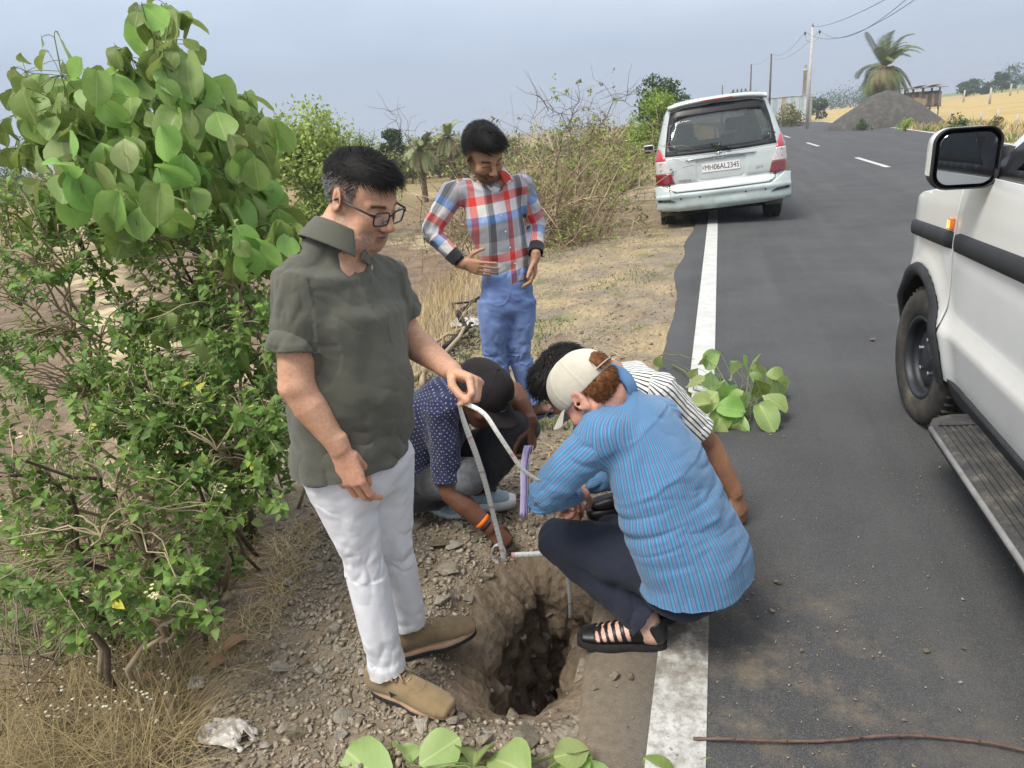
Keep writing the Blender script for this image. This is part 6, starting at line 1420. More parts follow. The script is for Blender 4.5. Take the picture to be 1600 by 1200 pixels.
# ------------------------------------------------------------------ squatting man in the white tee with black stripes, mostly hidden
def bw_stripes(t):
    uv = t.sep(t.attr('pat')); f = t.math('FRACT', t.math('MULTIPLY', uv['X'], 1/.0185))
    return t.ramp(f, [(0, (.66, .66, .63)), (.56, (.030, .032, .035)), (.90, (.66, .66, .63))], 'CONSTANT')
def build_man_tee():
    fb = nrm(-CR*cos(radians(20))-CF*sin(radians(20))); rt = nrm(np.cross(fb, UP))
    nk, up_, mid, pel = P(945, 586, 2.66), P(992, 598, 2.70), P(1040, 680, 2.82), P(1050, 760, 2.95)
    shL = P(1025, 612, 2.62); shR = P(945, 585, 2.90); elL = P(1108, 692, 2.74); wrL = P(1150, 772, 2.80)
    elR = P(900, 720, 2.95); wrR = P(890, 790, 2.85)
    hipL, hipR = P(1060, 775, 2.86), P(1040, 760, 3.05); knL, knR = P(960, 700, 2.74), P(930, 690, 3.0); anL = G(1010, 830, 0)+UP*.08; anR = G(990, 790, 0)+UP*.08
    base = np.array([*((anL+anR)/2)[:2], 0.])
    M_ = Person(base, 'squatting man in black and white striped tee, mostly hidden behind the blue striped shirt')
    Hd = Frame(P(884, 594, 2.70), nrm(fb*cos(radians(50))-UP*sin(radians(50))), UP+fb*1.0, 1.04)
    S = SDF(np.min([wrL, pel, Hd.o, anL, wrR, knL], axis=0)-.24, np.max([pel, shR, wrL, nk, anR, knR, hipR], axis=0)+.24, .006)
    head(S, Hd); S.loft([Hd.w(0, -.025, -.05), nk, up_], rt, [(.058, .062), (.062, .064), (.10, .06)], .02); S.loft([up_, mid, pel], rt, [(.12, .07), (.12, .08), (.12, .08)], .02)
    S.cap(shR, shL, .035)
    for a, b, c in ((shR, elR, wrR), (shL, elL, wrL)): S.loft([a, b*.5+a*.5, b, b*.65+c*.35, c], CF, [.04, .048, .042, .042, (.026, .030)], .02)
    for h_, k_, a_ in ((hipR, knR, anR), (hipL, knL, anL)): S.loft([h_, k_, a_], rt, [.06, .045, .036], .02)
    hand(S, wrL, nrm(P(1160, 808, 2.83)-wrL), nrm(CR*-.5+CF*.8), 'L', [(15, 20, 10)]*4, TH_OPEN, 1.0); hand(S, wrR, nrm(-UP), CF, 'R', GRIP, TH_PINCH, 1.0)
    V, F = S.mesh(); V = smooth(V, F, 1, .3); pl = Hd.loc(V); isH = (np.abs(pl) < [.11, .14, .18]).all(1)
    sk = np.array([.36, .19, .115]); col = np.tile(sk, (len(V), 1)); col[isH] = face_tint(pl[isH], sk, beard=(.02, .014, .012), stub=.6)
    M_.part('body', V, F, SKIN, col=col)
    rg = lambda pl, g: (pl[:, 2] > .058-.9*np.clip(.04-pl[:, 1], 0, .14))
    rts, nn, pl2 = skull_roots(Hd, 5000, rg, 3, 1.02); comb = np.tile(Hd.f*.4, (len(rts), 1)); wb = sstep(.03, -.05, pl2[:, 1:2]); comb = comb-wb*(Hd.u*1.2)+.25*nn
    hairs('hair', Hd, M_.e, rts, nn, comb, 5, .05, .0019, HAIR_BLACK, lift=.028, rnd=.3, surf=skull_surf(Hd, 1.06), seed=4)
    S = SDF(np.min([pel, shL, elL, shR], axis=0)-.3, np.max([pel, shR, nk, shL], axis=0)+.26, .0055)
    hL = shL*.20+elL*.80; n_ = nrm(hL-shL); S.loft([shL, shL*.5+hL*.5, hL, hL+n_*.02], CF, [.080, .078, .076, .076], .03, cap=.2); S.cut(hL, n_, rad=.14); S.cap(hL-n_*.02, hL+n_*.1, .062, .066, .004, 'sub')
    hR = shR*.3+elR*.7; S.loft([shR, hR], CF, [.076, .070], .03, cap=.2)
    S.loft([nk-UP*.015, up_-UP*.01, mid, pel, pel-UP*.1], rt, [(.070, .066), (.165, .10), (.19, .13), (.19, .15), (.19, .15)], .03, cap=.4)
    S.cap(shR, nk-UP*.035, .070, .05, .03); S.cap(shL, nk-UP*.035, .074, .052, .03); S.cap(nk+fb*.03, Hd.w(0, 0, -.1), .054, .06, .004, 'sub')
    V, F = S.mesh(); V = smooth(V, F, 2, .4)
    b = [(pel, nk, -fb, .17, 0.), (shL, hL, UP, .078, 0.005), (shR, hR, UP, .075, 0.)]
    V, uv = folds(V, F, b, {0: lambda t: .006+0*t, 1: lambda t: .006+0*t, 2: lambda t: .006+0*t}, (10, 1.0), .005, (7, 7, 4), 21)
    collar_sdf(M_, nk+fb*.012, Hd.w(0, -.025, -.05)-nk, fb, mat('tee_rib', (.5, .5, .48), (.62, .62, .6), 30, .9), .062, .072, .03, 0, 0, 1, .004)
    N = vnormals(V, F); m = np.linalg.norm(V-shL, axis=1) < .16; sd = (V-shL)@nrm(n_*.8-rt*.6); V = V-N*(np.where(m, .003*np.exp(-((sd-.02)/.004)**2), 0))[:, None]
    M_.part('striped_tee', V, F, cloth_mat('bw_striped', build=bw_stripes, weave=900, bump=.3), uv)
    S = SDF(np.min([pel, knL, anL], axis=0)-.24, np.max([knR, hipR, pel, anR], axis=0)+.24, .008)
    S.loft([pel, pel-UP*.08], rt, [(.17, .14), (.17, .13)], .03)
    for h_, k_, a_ in ((hipR, knR, anR), (hipL, knL, anL)): S.loft([h_, k_, a_-UP*.03], CF, [.09, .07, .062], .03)
    V, F = S.mesh(); V = smooth(V, F, 2, .4); M_.part('trousers', V, F, cloth_mat('dark_trousers', c1=(.02, .021, .024), c2=(.035, .036, .04)))
    for a_ in (anL, anR):
        Fs = Frame(np.array([a_[0], a_[1], .004]), fb, UP); mb = MB(); shoe_sole(mb, Fs, sole_outline(.28, .046), 0, .03); shoe_sole(mb, Fs, [(x*.9, y*.95) for x, y in sole_outline(.27, .042)], .028, .065); M_.mb('shoe', mb, mat('black_leather', (.006, .006, .007)), True)
    return M_
TEE = build_man_tee()
print('tee man', round(time.time()-T_START, 1))
# ------------------------------------------------------------------ vehicles
from mathutils.geometry import delaunay_2d_cdt
def paint(name, a, b, flake=0., rough=.3, metal=0.0, dirt=(.20, .17, .13), dirt_k=.3, coat=.6):
    t = NT(name); c = t.ramp(t.noise(1.5, 4, .6), [(.3, a), (.7, b)]); d = t.ramp(t.noise(7, 6, .75), [(.48, 0.0), (.72, dirt_k)]); z = t.sep(t.co())['Z']
    zz = t.n('ShaderNodeMapRange'); t.l(z, zz.inputs[0]); zz.inputs[1].default_value = .9; zz.inputs[2].default_value = .3
    k = t.math('MULTIPLY', d, t.math('MULTIPLY_ADD', zz.outputs[0], .85, .15)); t.base(t.mix(k, c, dirt)).set(Roughness=t.math('MULTIPLY_ADD', k, .5, rough), Metallic=metal)
    t.b.inputs['Coat Weight'].default_value = coat; t.b.inputs['Coat Roughness'].default_value = .08; return t.m
GLASS_D = NT('car_glass'); GLASS_D.base((.02, .025, .027)).set(Roughness=.04, Alpha=.42); GLASS_D.b.inputs['Specular IOR Level'].default_value = .9; GLASS_D = GLASS_D.m; GLASS_V = NT('van_glass'); GLASS_V.base((.07, .085, .085)).set(Roughness=.05, Alpha=.42); GLASS_V.b.inputs['Specular IOR Level'].default_value = .9; GLASS_V = GLASS_V.m
BLKPL = mat('black_plastic', (.020, .021, .023), (.032, .033, .036), 12, .62, bump=.2, bscale=400); BLKTR = mat('black_trim', (.012, .012, .014), (.02, .02, .022), 12, .35); DARKU = mat('underbody', (.012, .011, .010), (.03, .027, .023), 8, .9)
CHROME = mat('chrome', (.55, .56, .57), (.66, .67, .68), 9, .18, .5, .95); RUBBER = mat('tyre_rubber', (.020, .019, .018), (.040, .036, .031), 9, .85, bump=.3, bscale=120)
RUBD = NT('tyre_dusty'); _c = RUBD.ramp(RUBD.noise(5, 6, .7), [(.38, (.022, .021, .020)), (.55, (.055, .048, .038)), (.75, (.14, .115, .08))]); RUBD.base(_c).set(Roughness=.9); RUBD.bump(RUBD.noise(90, 4, .6), .3, .004); RUBD = RUBD.m
def patch(name, poly, f, sp, m_, parent, thick=.006, holes=(), smooth_=True):
    """fill an outline (u,v) with a fine grid, then carry it onto a surface f(u,v)"""
    poly = [tuple(map(float, p_)) for p_ in poly]; vs = []; es = []
    def loop(pl):
        k0 = len(vs)
        dense = []
        for i in range(len(pl)):
            a, b = np.array(pl[i]), np.array(pl[(i+1) % len(pl)]); n = max(1, int(np.linalg.norm(b-a)/sp)); dense += [tuple(a+(b-a)*k/n) for k in range(n)]
        vs.extend(Vector(q) for q in dense); es.extend((k0+i, k0+(i+1) % len(dense)) for i in range(len(dense)))
    loop(poly)
    for h in holes: loop([tuple(map(float, q)) for q in h])
    xs = [p_[0] for p_ in poly]; ys = [p_[1] for p_ in poly]
    for x in np.arange(min(xs)+sp/2, max(xs), sp):
        for y in np.arange(min(ys)+sp/2, max(ys), sp):
            if in_poly(x, y, poly) and not any(in_poly(x, y, h) for h in holes): vs.append(Vector((x, y)))
    o2, _, fs, *_r = delaunay_2d_cdt(vs, es, [], 1, 1e-6)
    V = [f(q[0], q[1]) for q in o2]; F = []
    for q in fs:
        c = np.mean([[o2[i][0], o2[i][1]] for i in q], axis=0)
        if in_poly(c[0], c[1], poly) and not any(in_poly(c[0], c[1], h) for h in holes): F.append(q)
    o = obj(name, mesh_from(name, V, F, m_, smooth_), parent)
    if thick: sd = o.modifiers.new('thickness', 'SOLIDIFY'); sd.thickness = thick; sd.offset = 0
    return o
def rrect(x0, x1, y0, y1, r, n=5):
    out = []
    for cx_, cy_, a0 in ((x1-r, y1-r, 0), (x0+r, y1-r, pi/2), (x0+r, y0+r, pi), (x1-r, y0+r, 1.5*pi)): out += [(cx_+r*cos(a0+k*pi/2/n), cy_+r*sin(a0+k*pi/2/n)) for k in range(n+1)]
    return out
def slices_body(name, zs, ws, rear, front, rad, n, m_, parent, skip=None, cap_top=True, xc=0.0, ups=3):
    z = []; 
    for i in range(len(zs)-1): z += list(np.linspace(zs[i], zs[i+1], ups, endpoint=False))
    z.append(zs[-1]); z = np.array(z); W = np.interp(z, zs, ws); Rr = np.interp(z, zs, rear); Fr_ = np.interp(z, zs, front); V = []
    for k in range(len(z)):
        q = np.array(rrect(-W[k], W[k], Rr[k], Fr_[k], min(rad, W[k]*.9, (Fr_[k]-Rr[k])*.45), 8)); 
        s = np.r_[0, np.cumsum(np.linalg.norm(np.diff(np.vstack([q, q[:1]]), axis=0), axis=1))]; t_ = np.linspace(0, s[-1], n, endpoint=False); qq = np.vstack([q, q[:1]])
        x = np.interp(t_, s, qq[:, 0]); y = np.interp(t_, s, qq[:, 1]); bow = .05*(1-(x/W[k])**2); y = y-np.where(y < (Rr[k]+Fr_[k])/2, bow, -bow); V.append(np.stack([x+xc, y, np.full(n, z[k])], 1))
    V = np.array(V); nz = len(z); idx = np.arange(nz*n).reshape(nz, n); F = []
    for i in range(nz-1):
        for j in range(n):
            f = (idx[i, j], idx[i, (j+1) % n], idx[i+1, (j+1) % n], idx[i+1, j]); c = V.reshape(-1, 3)[list(f)].mean(0)
            if skip and skip(c): continue
            F.append(f)
    if cap_top: F.append(tuple(idx[-1]))
    F.append(tuple(idx[0][::-1]))
    return obj(name, mesh_from(name, V.reshape(-1, 3), F, m_, True), parent)
def wheel(parent, c, R_, w, rim_m, tyre_m, side=-1, rot=0., steel=True):
    """lies along x; side: which way the face looks"""
    e = obj('wheel', None, parent, c, (0, 0, rot)); rr = R_*.60
    mb = MB(); mb.lathe([(rr, -w*.42), (rr+.012, -w*.5), (R_*.80, -w*.53), (R_*.94, -w*.50), (R_*.985, -w*.40), (R_, -w*.2), (R_, w*.2), (R_*.985, w*.40), (R_*.94, w*.5), (R_*.8, w*.53), (rr+.012, w*.5), (rr, w*.42)], (0, 0, 0), 'x', 48)
    for k in range(48):
        a = 2*pi*k/48
        for s in (-1, 1): mb.box((s*w*.25, R_*.997*cos(a), R_*.997*sin(a)), (w*.32, .024, .006), rot=rotm((1, 0, 0), a))
    mb.build('tyre', tyre_m, e, True)
    mb = MB(); s = side; mb.lathe([(rr+.004, s*w*.47), (rr-.006, s*w*.49), (rr-.018, s*w*.46), (rr-.022, s*w*.30), (rr*.93, s*w*.16), (rr*.78, s*w*.14), (rr*.70, s*w*.22), (rr*.50, s*w*.26), (rr*.36, s*w*.24), (rr*.30, s*w*.30), (rr*.16, s*w*.32), (0.001, s*w*.325)], (0, 0, 0), 'x', 48); ri = mb.build('rim', rim_m, e, True)
    for k in range(5):
        mb = MB(); a = 2*pi*k/5+.3; mb.lathe([(.011, s*w*.24), (.011, s*w*.33), (.007, s*w*.345), (0.001, s*w*.345)], (0, rr*.42*cos(a), rr*.42*sin(a)), 'x', 6); tag(mb.build('lug_nut', CHROME, e))
    mb = MB()
    for k in range(10):
        a = 2*pi*k/10; mb.lathe([(.018, s*(w*.158)), (.001, s*(w*.160))], (0, rr*.83*cos(a), rr*.83*sin(a)), 'x', 10)
    tag(mb.build('vents', DARKU, e), kind='stuff'); return e
def text_mesh(body, size, m_, parent, M4, name='lettering', ext=.0008):
    cu = bpy.data.curves.new(name, 'FONT'); cu.body = body; cu.size = size; cu.align_x = 'CENTER'; cu.align_y = 'CENTER'; cu.extrude = ext; tmp = bpy.data.objects.new('tmp', cu); COL.objects.link(tmp)
    dg = bpy.context.evaluated_depsgraph_get(); me = bpy.data.meshes.new_from_object(tmp.evaluated_get(dg)); bpy.data.objects.remove(tmp); me.materials.clear(); me.materials.append(m_)
    o = obj(name, me, parent); o.matrix_local = M4; return o

# ---- silver people carrier parked half on the verge
vx, vy = .09, 11.45
van = empty('parked_van', (vx, vy, -.055), 'silver people carrier seen from behind, parked half on the verge with a dented bumper', 'van')
van.rotation_euler = (radians(-.3), radians(-3.6), radians(4.5)); van.scale = (1.09, 1.09, 1.09)
ZS = [.30, .36, .46, .58, .66, .80, .96, 1.03, 1.08, 1.22, 1.45, 1.60, 1.68, 1.735, 1.76]; WS = [.80, .85, .880, .885, .885, .885, .875, .865, .85, .815, .745, .695, .645, .56, .40]
RE = [.10, .04, .02, .03, .09, .10, .12, .135, .15, .20, .30, .365, .42, .52, .80]; FR = [4.40, 4.50, 4.55, 4.57, 4.57, 4.55, 4.42, 4.05, 3.45, 3.10, 2.72, 2.48, 2.36, 2.20, 1.95]
def van_rear(x, z, off=0.):
    w = np.interp(z, ZS, WS); y = np.interp(z, ZS, RE); r = .20; ax = abs(x); d = max(0, ax-(w-r)); d = min(d, r*.999)
    return np.array([x, y+.0-.05*(1-(x/w)**2)+(r-(r*r-d*d)**.5)-off, z])
VP = paint('van_silver', (.50, .53, .50), (.58, .61, .58), rough=.34, metal=.35, dirt_k=.22); VP2 = paint('van_bumper', (.40, .47, .45), (.50, .57, .55), rough=.42, metal=.2, dirt_k=.45)
glass_out = [(-.735, 1.045), (-.4, 1.035), (0, 1.03), (.4, 1.035), (.735, 1.045), (.715, 1.20), (.675, 1.42), (.63, 1.60), (.45, 1.645), (0, 1.66), (-.45, 1.645), (-.63, 1.60), (-.675, 1.42), (-.715, 1.20)]
glass_in = [(-.66, 1.12), (-.4, 1.085), (0, 1.08), (.4, 1.085), (.66, 1.12), (.665, 1.22), (.625, 1.40), (.57, 1.50), (.40, 1.525), (0, 1.535), (-.40, 1.525), (-.57, 1.50), (-.625, 1.40), (-.665, 1.22)]
def van_skip(c):
    if c[1] < 1.0 and in_poly(c[0], c[2], [(a*.985, b) for a, b in glass_out]): return True
    if c[1] > 2.3 and 1.10 < c[2] < 1.58 and abs(c[0]) < .62: return True
    if 1.12 < c[2] < 1.55 and abs(c[0]) > .6 and (.75 < c[1] < 1.5 or 1.62 < c[1] < 2.35): return True
    return False
slices_body('body', ZS, WS, RE, FR, .20, 150, VP, van, van_skip, ups=5)
patch('window_surround', glass_out, lambda x, z: van_rear(x, z, .006), .05, BLKTR, van, .006, [glass_in])
patch('rear_window', glass_in, lambda x, z: van_rear(x, z, .002), .07, GLASS_V, van, .004)
def front_y(x, z): return np.array([x, np.interp(z, ZS, FR)+.05*(1-(x/.8)**2), z])
patch('windscreen', rrect(-.62, .62, 1.10, 1.58, .05), front_y, .1, GLASS_V, van, .004)
for s in (-1, 1):
    for a, b in ((.75, 1.5), (1.62, 2.35)): patch('side_window', [(a, 1.12), (b, 1.12), (b, 1.55), (a, 1.55)], lambda y, z, s=s: np.array([s*(np.interp(z, ZS, WS)+.001), y, z]), .12, GLASS_V, van, .004)
# cabin: floor, seats, headrests
mb = MB(); mb.box((0, 2.1, .62), (1.55, 3.2, .06)); mb.box((0, 3.35, .95), (1.5, .25, .35)); mb.build('cabin_floor', DARKU, van)
SEAT = mat('seat_tan', (.16, .105, .07), (.24, .16, .11), 12, .9)
for x, y, hh in ((-.42, .85, 1.18), (.42, .85, 1.18), (-.38, 2.2, 1.18), (.38, 2.2, 1.18)):
    mb = MB(); mb.box((x, y, hh-.28), (.46, .14, .62), taper=.85); mb.box((x, y, hh+.16), (.27, .10, .20), taper=.85); o = mb.build('seat', SEAT, van); bv = o.modifiers.new('soft', 'BEVEL'); bv.width = .04; bv.segments = 3
# tailgate panel line: thin dark gap drawn by two narrow strips set in
tg = [(-.70, .60), (-.62, .555), (0, .545), (.62, .555), (.70, .60), (.735, .80), (.745, 1.02), (0, 1.012), (-.745, 1.02), (-.735, .80)]
def inset(poly, k):
    c = np.mean(poly, axis=0); return [tuple(np.array(q)+(c-np.array(q))/np.linalg.norm(c-np.array(q))*k) for q in poly]
def dent(x, z): return .012*math.exp(-(((x+.10)/.22)**2+((z-.63)/.05)**2))+.010*math.exp(-(((x-.42)/.13)**2+((z-.62)/.05)**2))
recess = [(-.33, .72), (-.28, .675), (.28, .675), (.33, .72), (.335, .93), (-.335, .93)]
def tail_f(x, z): 
    q = van_rear(x, z, .012); ins = min(1, max(0, min((.335-abs(x))/.035, (z-.675)/.035, (.945-z)/.03))); q[1] += dent(x, z)+.030*ins+.012*math.exp(-((z-.655)/.02)**2); return q
tgate = patch('tailgate', inset(tg, .008), tail_f, .022, VP, van, .008)
patch('tailgate_gap', tg, lambda x, z: van_rear(x, z, .003), .06, DARKU, van, .004, [inset(tg, .03)])
# bumper
def bump_f(x, z):
    q = van_rear(x, z, 0); w = .895; ax = abs(x); d = max(0, ax-.66); base = -.075+.55*d*d*2.2; crease = .016*math.exp(-((z-.50)/.018)**2); und = .09*max(0, (.36-z)/.10)**1.5
    dn = .022*math.exp(-(((x+.55)/.10)**2+((z-.42)/.10)**2))+.014*math.exp(-(((x-.1)/.3)**2+((z-.46)/.05)**2)); q[1] = .02+base+.0+und+dn-crease+.02*max(0, (z-.52)/.06); q[0] = x*1.012; return q
bump_p = [(-.885, .335), (-.6, .30), (0, .29), (.6, .30), (.885, .335), (.885, .66), (.80, .665), (.72, .60), (.62, .545), (0, .535), (-.62, .545), (-.72, .60), (-.80, .665), (-.885, .66)]
bumper = patch('bumper', bump_p, bump_f, .025, VP2, van, .010)
for s in (-1, 1):
    patch('bumper_side', [(.05, .335), (.75, .36), (.75, .60), (.05, .66)], lambda y, z, s=s: np.array([s*(.898-.02*max(0, (.45-z)/.1)), y, z]), .06, VP2, van, .01)
    patch('reflector', [(s*.62, .435), (s*.86, .455), (s*.86, .485), (s*.70, .475)], lambda x, z: bump_f(x, z)-np.array([0, .012, 0]), .03, BLKPL, van, .008)
for x in (-.30, .30, -.55, .55): mb = MB(); mb.lathe([(.012, 0), (.001, -.002)], bump_f(x, .47)-np.array([0, .010, 0]), 'y', 10); mb.build('sensor', BLKTR, bumper)
# lamps
red = mat('lamp_red', (.42, .012, .016), (.50, .02, .022), 30, .15, .6, coat=1.0); red2 = mat('lamp_dark_red', (.17, .006, .010), (.22, .01, .014), 30, .15, .6, coat=1.0); clr = mat('lamp_clear', (.45, .40, .38), (.62, .57, .54), 40, .12, .6, coat=1.0)
for s in (-1, 1):
    lamp = obj('tail_lamp', None, van)
    f = lambda x, z: van_rear(x, z, .020)
    inner = lambda z: .885-np.interp(z, [.66, .78, .95, 1.10, 1.16], [.26, .235, .175, .11, .07])
    def seg(z0, z1): return [(s*inner(z0), z0), (s*.872, z0), (s*min(.872, np.interp(z1, ZS, WS)-.008), z1), (s*inner(z1), z1)]
    patch('lens', seg(.675, .815), f, .02, red2, lamp, .02); patch('lens', seg(.817, .985), f, .02, clr, lamp, .02); patch('lens', seg(.987, 1.15), f, .02, red, lamp, .02)
    for z in (.855, .94): mb = MB(); mb.lathe([(.028, 0), (.022, .004), (.012, .008)], f(s*.79, z)-np.array([0, .012, 0]), 'y', 14); mb.build('reflector', mat('lamp_inner', (.35, .30, .28), (.5, .46, .44), 30, .2), lamp)
# trim, plate, badges, wiper, spoiler
mb = MB(); mb.tube([tail_f(x, .965+.012*(1-(x/.47)**2))-np.array([0, .018 if abs(x) < .44 else .008, 0]) for x in np.linspace(-.47, .47, 21)], [.004]+[.016]*19+[.004], 8, flat=.7); mb.build('chrome_strip', CHROME, tgate, True)
patch('plate_recess', inset(recess, .02), lambda x, z: tail_f(x, z)-np.array([0, .004, 0]), .05, VP2, tgate, .004)
pl = obj('number_plate', None, tgate, (0, float(tail_f(0, .84)[1])-.022, .835), (radians(-8), 0, 0))
o = patch('plate_board', rrect(-.25, .25, -.058, .058, .006, 2), lambda x, z: np.array([x, 0, z]), .2, mat('plate_white', (.62, .62, .60), (.70, .70, .68), 20, .5), pl, .004, smooth_=False)
text_mesh('MH06AL2345', .088, mat('plate_black', (.015, .015, .018), (.02, .02, .024)), o, Matrix.Translation((.012, -.0035, -.002)) @ Matrix.Rotation(pi/2, 4, 'X') @ Matrix.Diagonal((.92, 1.15, 1, 1)), 'lettering')
mb = MB(); mb.box((-.235, -.003, 0), (.012, .002, .03)); mb.build('strip', mat('plate_blue', (.03, .06, .25), (.04, .08, .3)), o)
mb = MB(); c = tail_f(0, 1.0); 
for rx_, rz_, dz in ((.060, .042, 0), (.030, .042, .0), (.042, .016, .018)): mb.tube([c+np.array([rx_*cos(a), -.022, rz_*sin(a)+dz-.012]) for a in np.linspace(0, 2*pi, 25)], .0045, 6, cap=False)
mb.build('emblem', CHROME, tgate, True)
text_mesh('INNOVA', .050, CHROME, tgate, Matrix.Translation(Vector(tail_f(-.50, .70)-np.array([0, .010, 0]))) @ Matrix.Rotation(radians(-10), 4, 'Z') @ Matrix.Rotation(pi/2, 4, 'X'), 'badge', .002)
text_mesh('2.5 G', .042, CHROME, tgate, Matrix.Translation(Vector(tail_f(.50, .765)-np.array([0, .010, 0]))) @ Matrix.Rotation(radians(10), 4, 'Z') @ Matrix.Rotation(pi/2, 4, 'X'), 'badge', .002)
mb = MB(); wp = [van_rear(.12, 1.055, .03), van_rear(.0, 1.10, .045), van_rear(-.12, 1.135, .04)]; mb.tube(wp, [.016, .011, .008], 8); mb.tube([van_rear(.02, 1.135, .03), van_rear(-.16, 1.145, .035), van_rear(-.42, 1.13, .025)], [.007, .009, .005], 6, flat=.6); mb.lathe([(.028, 0), (.026, -.02), (.001, -.024)], van_rear(.12, 1.055, .02), 'y', 14); mb.build('wiper', BLKTR, van, True)
mb = MB(); V = []
for i in range(25):
    x = -.66+1.32*i/24; zt = 1.735-.055*(abs(x)/.66)**3; k = 1-.25*(abs(x)/.66)**4; V += [(x, .52, zt+.012), (x, .38, zt+.018), (x, .29+.06*(abs(x)/.66)**2, zt-.012*1), (x, .30+.06*(abs(x)/.66)**2, zt-.045), (x, .42, zt-.050)]
F = [(i*5+j, i*5+j+1, (i+1)*5+j+1, (i+1)*5+j) for i in range(24) for j in range(4)]+[(0, 1, 2, 3, 4), (124, 123, 122, 121, 120)]; mb.add(V, F); sp_ = mb.build('spoiler', VP, van, True)
mb = MB(); mb.tube([(x, .286+.06*(abs(x)/.66)**2, 1.735-.055*(abs(x)/.66)**3-.026) for x in np.linspace(-.21, .21, 9)], .015, 8, flat=.5); mb.build('brake_lamp', red, sp_, True)
for s in (-1, 1):
    mb = MB(); mb.box((s*.98, 2.75, 1.10), (.19, .10, .15), taper=.9); o = mb.build('door_mirror', VP, van); bv = o.modifiers.new('round', 'BEVEL'); bv.width = .035; bv.segments = 3
    mb = MB(); mb.box((s*.985, 2.695, 1.10), (.15, .006, .115)); mb.box((s*.88, 2.76, 1.06), (.10, .05, .04)); mb.build('mirror_glass', BLKTR, o)
for x, y in ((-.74, .72), (.74, .72), (-.74, 3.45), (.74, 3.45)): wheel(van, (x, y, .315), .325, .20, mat('alloy', (.4, .4, .4), (.5, .5, .5), 9, .35, .5, .8), RUBBER, 1 if x > 0 else -1)
for s in (-1, 1): mb = MB(); mb.box((s*.72, .36, .34), (.24, .012, .26)); mb.build('mud_flap', mat('mud_flap', (.13, .11, .08), (.22, .19, .14), 12, .9), van)
mb = MB(); mb.box((0, 2.2, .30), (1.35, 3.8, .10)); mb.box((0, .55, .30), (1.1, .7, .14)); mb.tube([(-.7, .74, .32), (.7, .74, .32)], .05, 8); mb.lathe([(.09, -.12), (.09, .12)], (.0, .74, .32), 'x', 16); mb.build('chassis', DARKU, van)
mb = MB(); mb.tube([(.42, .9, .31), (.43, .3, .30), (.43, .0, .29)], .040, 14, cap=False); mb.tube([(.43, .15, .295), (.43, .0, .29)], .034, 14); mb.build('exhaust', DARKU, van, True)
print('van', round(time.time()-T_START, 1))
# ---- white SUV beside the camera
suv = empty('parked_suv', (1.9, 2.45, 0), 'white SUV at the right edge with black side moulding, dusty tyre and running board', 'car')
SW = paint('suv_white', (.78, .78, .75), (.84, .84, .81), rough=.22, dirt=(.42, .37, .29), dirt_k=.22)
SO = np.array([1.9, 2.45, 0])
def side_x(y, z):
    x = np.interp(z, [.30, .40, .50, .565, .60, .66, .80, .95, 1.10, 1.20, 1.26], [1.045, 1.02, 1.002, .990, .998, 1.008, 1.000, .992, .996, 1.006, 1.018])
    fr = max(0, y-4.12); x += .9*fr*fr+2.2*max(0, y-4.36)**2; 
    dd = math.hypot(y-3.90, z-.36); fl = math.exp(-((dd-.43)/.07)**2)*.022 if z > .2 else 0
    return x-fl*(1 if y > 3.3 else 0)
sl = lambda y, z, off=0.: np.array([side_x(y, z)-off, y, z])-SO
AR = lambda r, a0=-.2, a1=pi+.2, n=26: [(3.90+r*cos(a), .36+r*sin(a)) for a in np.linspace(a0, a1, n)]
arch = [q for q in AR(.42, -.25, pi+.12)]
fend = [(4.47, .36)]+[(3.90+.42*cos(a), .36+.42*sin(a)) for a in np.linspace(0.0, pi*.845, 22)]+[(3.512, .60), (3.512, 1.235), (3.62, 1.20), (3.8, 1.165), (4.1, 1.12), (4.36, 1.04), (4.47, .94)]
patch('fender', fend, sl, .022, SW, suv, .006)
door = [(3.500, .57)]+[(3.90+.42*cos(a), .36+.42*sin(a)) for a in np.linspace(pi*.86, pi*1.02, 6)]+[(3.42, .345), (2.25, .345), (2.25, 1.250), (3.500, 1.250)]
front_door = patch('door', door, sl, .022, SW, suv, .006)
rear_door = patch('door', [(2.243, .345), (1.40, .345), (1.30, .62), (1.22, .80), (1.22, 1.25), (2.243, 1.25)], sl, .05, SW, suv, .006)
patch('rear_quarter', [(1.39, .345), (1.213, .80), (1.213, 1.25), (.45, 1.25), (.40, .50), (.62, .42), (.72, .66), (.92, .78), (1.14, .68)], sl, .05, SW, suv, .006)
# arch cladding
mb = MB(); n_ = 34; V = []
for a in np.linspace(-.22, pi+.10, n_):
    for r, o_ in ((.372, .012), (.378, .030), (.400, .034), (.425, .028), (.436, .008)): y, z = 3.90+r*cos(a), .36+r*sin(a); V.append(sl(y, max(z, .2), o_))
mb.add(V, [(i*5+j, i*5+j+1, (i+1)*5+j+1, (i+1)*5+j) for i in range(n_-1) for j in range(4)]); mb.build('arch_trim', BLKPL, suv, True)
mb = MB(); V = []
for a in np.linspace(-.3, pi+.3, 30): V += [sl(3.90+.375*cos(a), .36+.375*sin(a), .012), sl(3.90+.40*cos(a), .36+.40*sin(a), -.40)]
mb.add(V, [(2*i, 2*i+1, 2*i+3, 2*i+2) for i in range(29)]); mb.box(np.array([1.42, 3.9, .5])-SO, (.02, .9, .7)); mb.build('wheel_well', DARKU, suv, True)
wheel(suv, tuple(np.array([1.085, 3.83, .335])-SO), .345, .20, mat('steel_rim', (.022, .024, .03), (.04, .043, .05), 14, .5, .5, .3), RUBD, -1, radians(6))
wheel(suv, tuple(np.array([1.10, 1.10, .335])-SO), .345, .20, MATS['steel_rim'], RUBD, -1)
